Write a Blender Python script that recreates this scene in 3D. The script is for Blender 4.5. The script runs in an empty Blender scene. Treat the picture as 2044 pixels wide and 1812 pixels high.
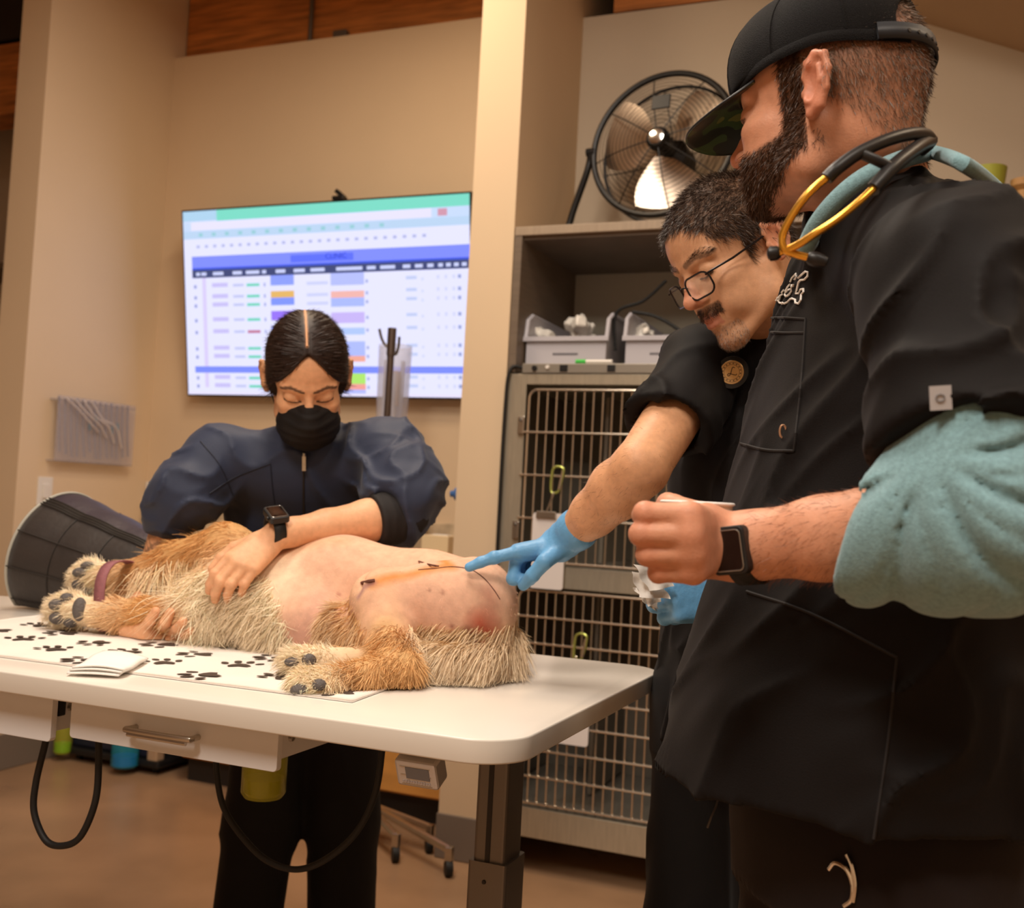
import bpy, bmesh, math, random
import numpy as np
from mathutils import Vector, Matrix

SC = bpy.context.scene
COL = SC.collection
random.seed(7)
RNG = np.random.default_rng(11)

# ------------------------------------------------------------------ camera
IMG_W, IMG_H, FPX = 2044, 1812, 2150.0
YAW, PITCH, ROLL = math.radians(22.3), math.radians(2.6), math.radians(3.03)
CAM = np.array([0.0, 0.0, 1.2])
CF = np.array([-math.sin(YAW) * math.cos(PITCH), math.cos(YAW) * math.cos(PITCH), math.sin(PITCH)])
_r0 = np.array([math.cos(YAW), math.sin(YAW), 0.0])
_u0 = np.cross(_r0, CF)
CR = math.cos(ROLL) * _r0 + math.sin(ROLL) * _u0
CU = math.cos(ROLL) * _u0 - math.sin(ROLL) * _r0
cam_data = bpy.data.cameras.new('camera')
cam = bpy.data.objects.new('camera', cam_data)
COL.objects.link(cam)
cam_data.sensor_width = 36.0
cam_data.lens = 36.0 * FPX / IMG_W
cam_data.clip_start = 0.05
cam_data.dof.use_dof = True
cam_data.dof.focus_distance = 1.4
cam_data.dof.aperture_fstop = 6.3
cam.matrix_world = Matrix(((CR[0], CU[0], -CF[0], CAM[0]), (CR[1], CU[1], -CF[1], CAM[1]),
                           (CR[2], CU[2], -CF[2], CAM[2]), (0, 0, 0, 1)))
SC.camera = cam

# ------------------------------------------------------------------ light
world = bpy.data.worlds.new('world')
SC.world = world
world.use_nodes = True
world.node_tree.nodes['Background'].inputs[0].default_value = (1.0, 0.86, 0.7, 1)
world.node_tree.nodes['Background'].inputs[1].default_value = 0.15

def area_lamp(name, loc, size, power, color, target=None, size_y=None):
    l = bpy.data.lights.new(name, 'AREA')
    l.energy = power
    l.color = color
    l.size = size
    if size_y:
        l.shape = 'RECTANGLE'
        l.size_y = size_y
    o = bpy.data.objects.new(name, l)
    o.location = loc
    if target is not None:
        d = Vector(target) - Vector(loc)
        o.rotation_euler = d.to_track_quat('-Z', 'Y').to_euler()
    COL.objects.link(o)
    return o

WARM = (1.0, 0.78, 0.54)
NEUT = (1.0, 0.88, 0.75)
area_lamp('lamp_over_table', (-1.2, 1.6, 3.45), 0.5, 40, NEUT, size_y=1.2)
area_lamp('lamp_alcove', (-1.85, 2.75, 3.45), 0.3, 17, WARM, size_y=0.5)
area_lamp('lamp_front', (-0.7, -0.8, 3.45), 0.5, 80, NEUT, size_y=1.2)
area_lamp('lamp_entry', (0.9, 0.1, 3.45), 0.5, 26, NEUT, size_y=1.2)
area_lamp('lamp_right', (1.3, 2.2, 3.45), 0.4, 16, WARM, size_y=0.9)
SC.view_settings.view_transform = 'Standard'
SC.view_settings.look = 'None'
SC.view_settings.gamma = 1.0
SC.view_settings.use_curve_mapping = False
SC.view_settings.exposure = 0.2

# ------------------------------------------------------------------ picture -> place
def ray(x, y):
    return CF + CR * (x - IMG_W / 2) / FPX - CU * (y - IMG_H / 2) / FPX
def at(x, y, d):
    return CAM + ray(x, y) * d
def onz(x, y, z):
    r = ray(x, y)
    return CAM + r * ((z - CAM[2]) / r[2])
def ony(x, y, Y):
    r = ray(x, y)
    return CAM + r * (Y / r[1])
def onx(x, y, X):
    r = ray(x, y)
    return CAM + r * (X / r[0])

# ------------------------------------------------------------------ tagging
def tag(o, label=None, cat=None, group=None, kind=None):
    if label: o['label'] = label
    if cat: o['category'] = cat
    if group: o['group'] = group
    if kind: o['kind'] = kind
    return o

def thing(name, label, cat, loc=(0, 0, 0), group=None):
    o = bpy.data.objects.new(name, None)
    o.empty_display_size = 0.05
    o.location = loc
    COL.objects.link(o)
    return tag(o, label, cat, group)

def put(name, me, mat=None, parent=None):
    o = bpy.data.objects.new(name, me)
    COL.objects.link(o)
    if mat is not None and not me.materials:
        me.materials.append(mat)
    if parent is not None:
        o.parent = parent
        o.location = -parent.location if parent.parent is None and parent.type == 'EMPTY' else (0, 0, 0)
    return o

# ------------------------------------------------------------------ materials
def new_mat(name):
    m = bpy.data.materials.new(name)
    m.use_nodes = True
    nt = m.node_tree
    b = nt.nodes['Principled BSDF']
    return m, nt, b

def mat(name, color, rough=0.5, metal=0.0, var=0.0, vscale=8.0, bump=0.0, bscale=60.0, spec=0.5, stretch=None,
        attr=False, sheen=0.0, sss=0.0, coat=0.0, alpha=1.0, trans=0.0, ior=1.45, emis=None, estr=0.0, rvar=0.0, detail=4.0):
    m, nt, b = new_mat(name)
    N, L = nt.nodes, nt.links
    b.inputs['Roughness'].default_value = rough
    b.inputs['Metallic'].default_value = metal
    b.inputs['Specular IOR Level'].default_value = spec
    b.inputs['IOR'].default_value = ior
    if sheen:
        b.inputs['Sheen Weight'].default_value = sheen
        b.inputs['Sheen Roughness'].default_value = 0.5
    if sss:
        b.inputs['Subsurface Weight'].default_value = sss
        b.inputs['Subsurface Radius'].default_value = (1.0, 0.35, 0.2)
        b.inputs['Subsurface Scale'].default_value = 0.012
    if coat: b.inputs['Coat Weight'].default_value = coat
    if alpha < 1: b.inputs['Alpha'].default_value = alpha
    if trans: b.inputs['Transmission Weight'].default_value = trans
    if emis:
        b.inputs['Emission Color'].default_value = (*emis, 1)
        b.inputs['Emission Strength'].default_value = estr
    tc = N.new('ShaderNodeTexCoord')
    mp = N.new('ShaderNodeMapping')
    L.new(tc.outputs['Object'], mp.inputs['Vector'])
    if stretch: mp.inputs['Scale'].default_value = stretch
    src = None
    if attr:
        a = N.new('ShaderNodeVertexColor'); a.layer_name = 'Col'
        src = a.outputs['Color']
    if var > 0:
        nz = N.new('ShaderNodeTexNoise'); nz.inputs['Scale'].default_value = vscale; nz.inputs['Detail'].default_value = detail
        L.new(mp.outputs['Vector'], nz.inputs['Vector'])
        mr = N.new('ShaderNodeMapRange'); mr.inputs[1].default_value = 0.3; mr.inputs[2].default_value = 0.7
        mr.inputs[3].default_value = 1 - var; mr.inputs[4].default_value = 1 + var
        L.new(nz.outputs['Fac'], mr.inputs[0])
        mx = N.new('ShaderNodeMix'); mx.data_type = 'RGBA'; mx.blend_type = 'MULTIPLY'
        mx.inputs[0].default_value = 1.0
        if src: L.new(src, mx.inputs[6])
        else: mx.inputs[6].default_value = (*color, 1)
        L.new(mr.outputs[0], mx.inputs[7])
        L.new(mx.outputs[2], b.inputs['Base Color'])
        if rvar:
            m2 = N.new('ShaderNodeMapRange'); m2.inputs[3].default_value = rough - rvar; m2.inputs[4].default_value = rough + rvar
            L.new(nz.outputs['Fac'], m2.inputs[0]); L.new(m2.outputs[0], b.inputs['Roughness'])
    elif src: L.new(src, b.inputs['Base Color'])
    else: b.inputs['Base Color'].default_value = (*color, 1)
    if bump > 0:
        n2 = N.new('ShaderNodeTexNoise'); n2.inputs['Scale'].default_value = bscale; n2.inputs['Detail'].default_value = 3
        L.new(mp.outputs['Vector'], n2.inputs['Vector'])
        bp = N.new('ShaderNodeBump'); bp.inputs['Strength'].default_value = bump; bp.inputs['Distance'].default_value = 0.004
        L.new(n2.outputs['Fac'], bp.inputs['Height']); L.new(bp.outputs[0], b.inputs['Normal'])
    return m

def srgb(r, g, b):
    f = lambda c: (c / 255 / 12.92) if c / 255 <= 0.04045 else ((c / 255 + 0.055) / 1.055) ** 2.4
    return (f(r), f(g), f(b))

# ------------------------------------------------------------------ mesh building
class MB:
    """collects shapes into one mesh"""
    def __init__(s): s.v = []; s.f = []
    def add(s, vs, fs):
        n = len(s.v); s.v += [tuple(map(float, q)) for q in vs]; s.f += [tuple(n + i for i in f) for f in fs]; return s
    def box(s, x0, x1, y0, y1, z0, z1):
        vs = [(x, y, z) for z in (z0, z1) for y in (y0, y1) for x in (x0, x1)]
        return s.add(vs, [(0, 2, 3, 1), (4, 5, 7, 6), (0, 1, 5, 4), (2, 6, 7, 3), (0, 4, 6, 2), (1, 3, 7, 5)])
    def obox(s, c, ax, ay, az, hx, hy, hz):
        c, ax, ay, az = [np.asarray(q, float) for q in (c, ax, ay, az)]
        vs = [c + ax * hx * i + ay * hy * j + az * hz * k for k in (-1, 1) for j in (-1, 1) for i in (-1, 1)]
        return s.add(vs, [(0, 2, 3, 1), (4, 5, 7, 6), (0, 1, 5, 4), (2, 6, 7, 3), (0, 4, 6, 2), (1, 3, 7, 5)])
    def tube(s, pts, r, n=10, close=False, caps=True, up=None, ry=None):
        pts = [np.asarray(p, float) for p in pts]
        m = len(pts); rs = r if hasattr(r, '__len__') else [r] * m
        rings = []; prev = None
        for i, p in enumerate(pts):
            if close: t = pts[(i + 1) % m] - pts[i - 1]
            else: t = pts[min(i + 1, m - 1)] - pts[max(i - 1, 0)]
            t = t / (np.linalg.norm(t) + 1e-12)
            if prev is None:
                u = np.array(up if up is not None else ((0, 0, 1) if abs(t[2]) < 0.9 else (1, 0, 0)), float)
            else: u = prev
            u = u - t * (u @ t); u /= np.linalg.norm(u) + 1e-12; prev = u
            w = np.cross(t, u)
            r2 = rs[i] if ry is None else ry
            rings.append([p + u * rs[i] * math.cos(2 * math.pi * k / n) + w * r2 * math.sin(2 * math.pi * k / n) for k in range(n)])
        vs = [q for ring in rings for q in ring]; fs = []
        for i in range(m if close else m - 1):
            j = (i + 1) % m
            for k in range(n):
                k2 = (k + 1) % n
                fs.append((i * n + k, i * n + k2, j * n + k2, j * n + k))
        if not close and caps:
            fs.append(tuple(range(n))[::-1]); fs.append(tuple((m - 1) * n + k for k in range(n)))
        return s.add(vs, fs)
    def lathe(s, prof, c=(0, 0, 0), axis=(0, 0, 1), n=24, cap0=True, cap1=True):
        c = np.asarray(c, float); t = np.asarray(axis, float); t = t / np.linalg.norm(t)
        u = np.array((1, 0, 0) if abs(t[0]) < 0.9 else (0, 1, 0), float); u -= t * (u @ t); u /= np.linalg.norm(u); w = np.cross(t, u)
        vs = [c + t * z + (u * math.cos(2 * math.pi * k / n) + w * math.sin(2 * math.pi * k / n)) * r for r, z in prof for k in range(n)]
        fs = [(i * n + k, i * n + (k + 1) % n, (i + 1) * n + (k + 1) % n, (i + 1) * n + k) for i in range(len(prof) - 1) for k in range(n)]
        if cap0: fs.append(tuple(range(n))[::-1])
        if cap1: fs.append(tuple((len(prof) - 1) * n + k for k in range(n)))
        return s.add(vs, fs)
    def prism(s, poly, o, ax, ay, az, h):
        """2-D polygon in the plane (ax, ay) at o, extruded h along az"""
        o, ax, ay, az = [np.asarray(q, float) for q in (o, ax, ay, az)]
        n = len(poly)
        vs = [o + ax * a + ay * b for a, b in poly] + [o + ax * a + ay * b + az * h for a, b in poly]
        fs = [tuple(range(n))[::-1], tuple(range(n, 2 * n))] + [(i, (i + 1) % n, n + (i + 1) % n, n + i) for i in range(n)]
        return s.add(vs, fs)
    def mesh(s, name, smooth=False, bevel=0.0, seg=2):
        me = bpy.data.meshes.new(name)
        me.from_pydata(s.v, [], s.f)
        bm = bmesh.new(); bm.from_mesh(me)
        bmesh.ops.recalc_face_normals(bm, faces=bm.faces)
        if bevel > 0:
            es = [e for e in bm.edges if len(e.link_faces) == 2 and e.calc_face_angle(0) > 0.5]
            bmesh.ops.bevel(bm, geom=es, offset=bevel, segments=seg, affect='EDGES', profile=0.5, clamp_overlap=True)
        bm.to_mesh(me); bm.free()
        if smooth:
            me.shade_smooth()
            try: me.set_sharp_from_angle(angle=math.radians(40))
            except Exception: pass
        return me
    def build(s, name, m, parent=None, smooth=False, bevel=0.0, seg=2):
        return put(name, s.mesh(name, smooth, bevel, seg), m, parent)

def rrect(x0, x1, y0, y1, r, n=6):
    out = []
    for cx, cy, a0 in ((x1 - r, y1 - r, 0), (x0 + r, y1 - r, 90), (x0 + r, y0 + r, 180), (x1 - r, y0 + r, 270)):
        for k in range(n + 1):
            a = math.radians(a0 + 90 * k / n)
            out.append((cx + r * math.cos(a), cy + r * math.sin(a)))
    return out

def bez(p, n=24):
    """Catmull-Rom through points"""
    p = [np.asarray(q, float) for q in p]
    p = [2 * p[0] - p[1]] + p + [2 * p[-1] - p[-2]]
    out = []
    for i in range(1, len(p) - 2):
        for k in range(n):
            t = k / n
            a, b, c, d = p[i - 1], p[i], p[i + 1], p[i + 2]
            out.append(0.5 * (2 * b + (c - a) * t + (2 * a - 5 * b + 4 * c - d) * t * t + (3 * b - a - 3 * c + d) * t ** 3))
    out.append(p[-2]); return out

def nrm(v):
    v = np.asarray(v, float); return v / (np.linalg.norm(v) + 1e-12)

def text_mesh(name, txt, size, m, parent, origin, ax, ay, align='CENTER', depth=0.0003):
    cu = bpy.data.curves.new(name, 'FONT'); cu.body = txt; cu.size = size; cu.align_x = align; cu.align_y = 'CENTER'; cu.extrude = depth
    ob = bpy.data.objects.new(name, cu); COL.objects.link(ob)
    dg = bpy.context.evaluated_depsgraph_get()
    me = bpy.data.meshes.new_from_object(ob.evaluated_get(dg))
    bpy.data.objects.remove(ob)
    ax, ay = nrm(ax), nrm(ay); az = np.cross(ax, ay)
    M = Matrix(((ax[0], ay[0], az[0], origin[0]), (ax[1], ay[1], az[1], origin[1]), (ax[2], ay[2], az[2], origin[2]), (0, 0, 0, 1)))
    me.transform(M); me.materials.clear()
    return put(name, me, m, parent)
# ------------------------------------------------------------------ implicit modelling: shapes blended into one continuous surface
def rot_frame(fwd, up):
    """matrix whose columns are the world axes of local x (forward), y (left), z (up)"""
    x = nrm(fwd); z = np.asarray(up, float); z = nrm(z - x * (z @ x)); y = np.cross(z, x)
    return np.stack([x, y, z], 1)

class SDF:
    def __init__(s): s.p = []; s.disp = None
    def _add(s, kind, c, R, k, op, col, data):
        s.p.append(dict(kind=kind, c=np.asarray(c, np.float32), R=float(R), k=k, op=op, col=col, d=data)); return s
    def rc(s, a, b, ra, rb=None, k=0.01, col=None, op='u'):
        a = np.asarray(a, np.float32); b = np.asarray(b, np.float32); rb = ra if rb is None else rb
        return s._add('rc', (a + b) / 2, np.linalg.norm(b - a) / 2 + max(ra, rb), k, op, col, (a, b, ra, rb))
    def chain(s, pts, rs, k=0.01, col=None, op='u'):
        for i in range(len(pts) - 1): s.rc(pts[i], pts[i + 1], rs[i], rs[i + 1], k, col, op)
        return s
    def ell(s, c, r, M=None, k=0.01, col=None, op='u'):
        M = np.eye(3) if M is None else M
        return s._add('ell', c, max(r), k, op, col, (np.asarray(M, np.float32), np.asarray(r, np.float32)))
    def box(s, c, h, M=None, rad=0.005, k=0.01, col=None, op='u'):
        M = np.eye(3) if M is None else M
        return s._add('box', c, float(np.linalg.norm(h)) + rad, k, op, col, (np.asarray(M, np.float32), np.asarray(h, np.float32), rad))
    def stack(s, o, M, z, cx, cy, rx, ry, k=0.02, col=None, op='u', pw=2.0):
        """elliptic sections along local z; M columns = local x, y, z axes"""
        z, cx, cy, rx, ry = [np.asarray(q, float) for q in (z, cx, cy, rx, ry)]
        mid = (z[0] + z[-1]) / 2
        c = np.asarray(o, float) + M @ np.array([cx.mean(), cy.mean(), mid])
        R = (z[-1] - z[0]) / 2 + max((rx + abs(cx - cx.mean())).max(), (ry + abs(cy - cy.mean())).max())
        return s._add('stack', c, R, k, op, col, (np.asarray(o, np.float32), np.asarray(M, np.float32), z, cx, cy, rx, ry, pw))
    def fn(s, c, R, f, k=0.01, col=None, op='u'):
        return s._add('fn', c, R, k, op, col, f)
    @staticmethod
    def dist(q, P):
        kd = q['kind']; d = q['d']
        if kd == 'rc':
            a, b, ra, rb = d; ba = b - a; pa = P - a
            t = np.clip((pa @ ba) / (float(ba @ ba) + 1e-12), 0, 1)
            v = pa - t[:, None] * ba
            return np.sqrt(np.einsum('ij,ij->i', v, v)) - (ra + (rb - ra) * t)
        if kd == 'ell':
            M, r = d; x = (P - q['c']) @ M
            k0 = np.sqrt((((x / r)) ** 2).sum(1)); k1 = np.sqrt(((x / (r * r)) ** 2).sum(1))
            return k0 * (k0 - 1) / (k1 + 1e-9)
        if kd == 'box':
            M, h, rad = d; x = np.abs((P - q['c']) @ M) - h
            return np.sqrt((np.maximum(x, 0) ** 2).sum(1)) + np.minimum(x.max(1), 0) - rad
        if kd == 'stack':
            o, M, z, cx, cy, rx, ry, pw = d; x = (P - o) @ M
            zz = x[:, 2]
            X = (x[:, 0] - np.interp(zz, z, cx)); Y = (x[:, 1] - np.interp(zz, z, cy))
            a = np.interp(zz, z, rx); b = np.interp(zz, z, ry)
            e = (np.abs(X / a) ** pw + np.abs(Y / b) ** pw) ** (1 / pw)
            dd = (e - 1) * np.minimum(a, b)
            return np.maximum(dd, np.maximum(z[0] - zz, zz - z[-1]))
        return d(P)
    def ev(s, P, prims=None):
        D = None
        for q in (s.p if prims is None else prims):
            b = s.dist(q, P); k = q['k']
            if D is None:
                D = b if q['op'] == 'u' else np.full(len(P), 1.0, np.float32); continue
            if q['op'] == 'u':
                h = np.clip(0.5 + 0.5 * (D - b) / k, 0, 1); D = D + (b - D) * h - k * h * (1 - h)
            elif q['op'] == 's':
                h = np.clip(0.5 - 0.5 * (D + b) / k, 0, 1); D = D + (-b - D) * h + k * h * (1 - h)
            else:
                h = np.clip(0.5 - 0.5 * (D - b) / k, 0, 1); D = D + (b - D) * h + k * h * (1 - h)
        return D
    def surf(s, h, lo=None, hi=None, disp=None, smooth=0):
        us = [q for q in s.p if q['op'] == 'u']
        if lo is None: lo = np.min([q['c'] - q['R'] for q in us], 0) - 2 * h
        if hi is None: hi = np.max([q['c'] + q['R'] for q in us], 0) + 2 * h
        lo = np.asarray(lo, np.float32); hi = np.asarray(hi, np.float32)
        n = np.ceil((hi - lo) / h).astype(int) + 1
        G = np.full(n, 0.05, np.float32)
        B = 14
        ax = [lo[i] + h * np.arange(n[i], dtype=np.float32) for i in range(3)]
        for i in range(0, n[0], B):
            for j in range(0, n[1], B):
                for k in range(0, n[2], B):
                    xs, ys, zs = ax[0][i:i + B], ax[1][j:j + B], ax[2][k:k + B]
                    c = np.array([(xs[0] + xs[-1]) / 2, (ys[0] + ys[-1]) / 2, (zs[0] + zs[-1]) / 2], np.float32)
                    rad = 0.5 * math.sqrt((xs[-1] - xs[0]) ** 2 + (ys[-1] - ys[0]) ** 2 + (zs[-1] - zs[0]) ** 2)
                    pr = [q for q in s.p if np.linalg.norm(q['c'] - c) - q['R'] - rad < q['k'] + 3 * h + (0.03 if disp else 0)]
                    if not any(q['op'] == 'u' for q in pr): continue
                    while pr and pr[0]['op'] != 'u': pr = pr[1:]
                    dc = float(s.ev(c[None], pr)[0])
                    if abs(dc) > rad * 1.8 + .03:
                        G[i:i + B, j:j + B, k:k + B] = .05 if dc > 0 else -.05
                        continue
                    P = np.stack(np.meshgrid(xs, ys, zs, indexing='ij'), -1).reshape(-1, 3)
                    D = s.ev(P, pr)
                    if disp is not None: D = D + disp(P).astype(np.float32)
                    G[i:i + B, j:j + B, k:k + B] = D.reshape(len(xs), len(ys), len(zs))
        V, F = nets(G, lo, h)
        for _ in range(smooth): V = relax(V, F)
        return V, F
    def colors(s, V, base, soft=0.006):
        """colour of the nearest coloured shapes, blended"""
        W = np.zeros(len(V)); C = np.zeros((len(V), 3)); Ds = []
        ps = [q for q in s.p if q['op'] == 'u']
        for q in ps: Ds.append(s.dist(q, V.astype(np.float32)))
        Ds = np.stack(Ds); m = Ds.min(0)
        for q, d in zip(ps, Ds):
            w = np.exp(-(d - m) / soft); W += w; C += w[:, None] * np.asarray(q['col'] if q['col'] is not None else base)
        return C / W[:, None]

def nets(G, lo, h):
    S = G < 0
    n = np.array(G.shape)
    cs = np.zeros(n - 1, np.int8)
    for i in (0, 1):
        for j in (0, 1):
            for k in (0, 1): cs += S[i:n[0] - 1 + i, j:n[1] - 1 + j, k:n[2] - 1 + k]
    act = (cs > 0) & (cs < 8)
    idx = np.full(n - 1, -1, np.int64)
    I = np.argwhere(act); idx[act] = np.arange(len(I))
    acc = np.zeros((len(I), 3)); cnt = np.zeros(len(I))
    cor = {(i, j, k): G[I[:, 0] + i, I[:, 1] + j, I[:, 2] + k] for i in (0, 1) for j in (0, 1) for k in (0, 1)}
    for a in cor:
        for d in range(3):
            if a[d] == 1: continue
            b = list(a); b[d] = 1; b = tuple(b)
            ga, gb = cor[a], cor[b]
            x = (ga < 0) != (gb < 0)
            t = np.where(x, ga / np.where(x, ga - gb, 1), 0)
            p = np.zeros((len(I), 3)); p[:] = a; p[:, d] += t
            acc[x] += p[x]; cnt[x] += 1
    V = lo + h * (I + acc / np.maximum(cnt, 1)[:, None])
    F = []
    for d in range(3):
        e1, e2 = [(1, 2), (2, 0), (0, 1)][d]
        sl0 = [slice(None)] * 3; sl1 = [slice(None)] * 3
        sl0[d] = slice(0, n[d] - 1); sl1[d] = slice(1, n[d])
        A, Bq = S[tuple(sl0)], S[tuple(sl1)]
        E = np.argwhere(A != Bq)
        E = E[(E[:, e1] > 0) & (E[:, e2] > 0) & (E[:, e1] < n[e1] - 1) & (E[:, e2] < n[e2] - 1)]
        ins = A[tuple(E.T)]
        q = []
        for o1, o2 in ((0, 0), (1, 0), (1, 1), (0, 1)):
            c = E.copy(); c[:, e1] -= o1; c[:, e2] -= o2
            q.append(idx[tuple(c.T)])
        q = np.stack(q, 1)
        q[~ins] = q[~ins][:, ::-1]
        F.append(q)
    F = np.concatenate(F)
    F = F[(F >= 0).all(1)]
    return V, F

def relax(V, F):
    acc = np.zeros_like(V); cnt = np.zeros(len(V))
    for a in range(4):
        b = (a + 1) % 4
        np.add.at(acc, F[:, a], V[F[:, b]]); np.add.at(cnt, F[:, a], 1)
        np.add.at(acc, F[:, b], V[F[:, a]]); np.add.at(cnt, F[:, b], 1)
    return V * 0.5 + 0.5 * acc / np.maximum(cnt, 1)[:, None]

def np_mesh(name, V, F, col=None, smooth=True, tri=None):
    me = bpy.data.meshes.new(name)
    V = np.asarray(V, np.float32); F = np.asarray(F, np.int32)
    nt = 0 if tri is None else len(tri)
    me.vertices.add(len(V)); me.vertices.foreach_set('co', V.ravel())
    loops = F.ravel() if nt == 0 else np.concatenate([F.ravel(), np.asarray(tri, np.int32).ravel()])
    w = F.shape[1]
    starts = np.arange(len(F), dtype=np.int32) * w
    if nt: starts = np.concatenate([starts, len(F) * w + np.arange(nt, dtype=np.int32) * 3])
    me.loops.add(len(loops)); me.loops.foreach_set('vertex_index', loops.astype(np.int32))
    me.polygons.add(len(F) + nt); me.polygons.foreach_set('loop_start', starts.astype(np.int32))
    if col is not None:
        a = me.color_attributes.new('Col', 'FLOAT_COLOR', 'POINT')
        c = np.ones((len(V), 4), np.float32); c[:, :3] = np.asarray(col, np.float32)
        a.data.foreach_set('color', c.ravel())
    me.update(calc_edges=True); me.validate()
    if smooth: me.shade_smooth()
    return me

def join_vf(parts):
    """several (V, F, C) surfaces as one"""
    V, F, C, n = [], [], [], 0
    for v, f, c in parts:
        V.append(v); F.append(f + n); C.append(c); n += len(v)
    return np.concatenate(V), np.concatenate(F), np.concatenate(C)

def vnormals(V, F):
    a, b, c, d = [V[F[:, i]] for i in range(4)]
    fn = np.cross(c - a, d - b); N = np.zeros_like(V)
    for i in range(4): np.add.at(N, F[:, i], fn)
    return N / (np.linalg.norm(N, axis=1, keepdims=True) + 1e-12)

def scatter(V, F, N, n, keep=None, rng=RNG):
    """n random surface points (area-weighted): position, normal, index of a near vertex"""
    a, b, c, d = [V[F[:, i]] for i in range(4)]
    A = np.linalg.norm(np.cross(c - a, d - b), axis=1)
    if keep is not None: A = A * keep[F].mean(1)
    f = rng.choice(len(F), n, p=A / A.sum())
    u, v = rng.random(n)[:, None], rng.random(n)[:, None]
    q = F[f]
    P = (V[q[:, 0]] * (1 - u) + V[q[:, 1]] * u) * (1 - v) + (V[q[:, 3]] * (1 - u) + V[q[:, 2]] * u) * v
    return P, N[q[:, 0]], q[:, 0]

def strand_mesh(name, P, D, L, W, C, bend=None, seg=3, rng=RNG, tipc=None):
    """tapered ribbons: roots P, directions D, lengths L, widths W, colours C, bend vectors added as t^2"""
    n = len(P)
    L = np.broadcast_to(np.asarray(L, float), n)[:, None]; W = np.broadcast_to(np.asarray(W, float), n)[:, None]
    D = D / (np.linalg.norm(D, axis=1, keepdims=True) + 1e-9)
    if bend is None: bend = np.zeros((n, 3))
    r = rng.normal(size=(n, 3)); S = np.cross(D, r); S /= np.linalg.norm(S, axis=1, keepdims=True) + 1e-9
    pts, cols = [], []
    tc = C if tipc is None else tipc
    for i in range(seg + 1):
        t = i / seg
        p = P + D * L * t + bend * L * t * t
        w = W * (1 - 0.75 * t) * 0.5
        pts += [p - S * w, p + S * w]
        cc = C * (1 - t) + tc * t
        cols += [cc, cc]
    m = 2 * (seg + 1)
    V = np.stack(pts, 1).reshape(-1, 3); CC = np.stack(cols, 1).reshape(-1, 3)
    base = (np.arange(n) * m)[:, None]
    F = np.concatenate([base + np.array([2 * i, 2 * i + 1, 2 * i + 3, 2 * i + 2]) for i in range(seg)])
    return np_mesh(name, V, F, CC)

def hit(s, px, py, d0, d1=4.0, lift=0.0):
    """first point of the surface s along the picture ray, searched from depth d0 on"""
    r = ray(px, py); n = np.linalg.norm(r); t = d0
    for _ in range(90):
        p = (CAM + r * t).astype(np.float32)
        d = float(s.ev(p[None])[0]) + (float(s.disp(p[None])[0]) if s.disp else 0)
        if d < 0.0004: break
        t += max(d, 0.0004) * 0.85 / n
        if t > d1: return None
    return CAM + r * t - r / n * lift

def graze(s, px, py, d0, d1, lift=0.0):
    """point of the picture ray that comes closest to the surface s"""
    t = np.linspace(d0, d1, 120); P = (CAM + ray(px, py) * t[:, None]).astype(np.float32)
    D = s.ev(P) + (s.disp(P) if s.disp else 0)
    i = int(np.argmin(np.abs(D - lift)))
    return P[i].astype(float)

def paint(V, C, pts, rad, col, amt=1.0, power=1.0):
    """blend colour col into C near the points pts"""
    P = np.asarray(pts, float)
    D = np.full(len(V), 9.0)
    for i in range(len(P)):
        if i + 1 < len(P):
            a, b = P[i], P[i + 1]; ba = b - a; t = np.clip(((V - a) @ ba) / (ba @ ba + 1e-12), 0, 1)
            D = np.minimum(D, np.linalg.norm(V - a - t[:, None] * ba, axis=1))
        elif len(P) == 1: D = np.minimum(D, np.linalg.norm(V - P[0], axis=1))
    w = np.clip(1 - D / rad, 0, 1) ** power * amt
    return C * (1 - w[:, None]) + np.asarray(col)[None] * w[:, None]
# ================================================================== the room
M = {}
M['wall'] = mat('wall_paint', srgb(222, 198, 166), 0.75, var=0.03, vscale=1.5, bump=0.05, bscale=180)
M['wall_grey'] = mat('wall_paint_grey', srgb(196, 180, 158), 0.8, var=0.03, vscale=1.5, bump=0.05, bscale=180)
M['wood_beam'] = mat('beam_timber', srgb(184, 116, 56), 0.65, var=0.4, vscale=3, stretch=(1.2, 4, 14), bump=0.3, bscale=20)
M['floor'] = mat('polished_concrete', srgb(164, 130, 100), 0.3, var=0.22, vscale=2.2, bump=0.03, bscale=30, rvar=0.1, detail=8)
M['cove'] = mat('rubber_base', srgb(120, 108, 98), 0.5)
M['maple'] = mat('maple_veneer', srgb(214, 152, 78), 0.4, var=0.12, vscale=4, stretch=(1, 1, 6))
M['dark'] = mat('dark_recess', srgb(38, 32, 28), 0.6)
M['black'] = mat('black_plastic', srgb(24, 24, 25), 0.42)
M['rubber'] = mat('black_rubber', srgb(20, 20, 20), 0.6)
M['steel'] = mat('stainless', srgb(196, 190, 180), 0.28, metal=1.0, var=0.06, vscale=30, stretch=(1, 1, 12))
M['steel_bar'] = mat('polished_bar', srgb(226, 214, 196), 0.22, metal=0.9)
M['chrome'] = mat('chrome', srgb(225, 222, 216), 0.12, metal=1.0)
M['lam'] = mat('grey_wood_laminate', srgb(112, 98, 84), 0.5, var=0.1, vscale=5, stretch=(2, 2, 20))
M['lam_edge'] = mat('laminate_edge', srgb(158, 140, 120), 0.5, var=0.08, vscale=8, stretch=(14, 2, 2))
M['white'] = mat('white_plastic', srgb(232, 228, 222), 0.4)
M['paper'] = mat('white_paper', srgb(240, 238, 234), 0.8)
M['table_top'] = mat('white_laminate', srgb(232, 224, 214), 0.22, var=0.015, vscale=4, bump=0.02, bscale=300)
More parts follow.
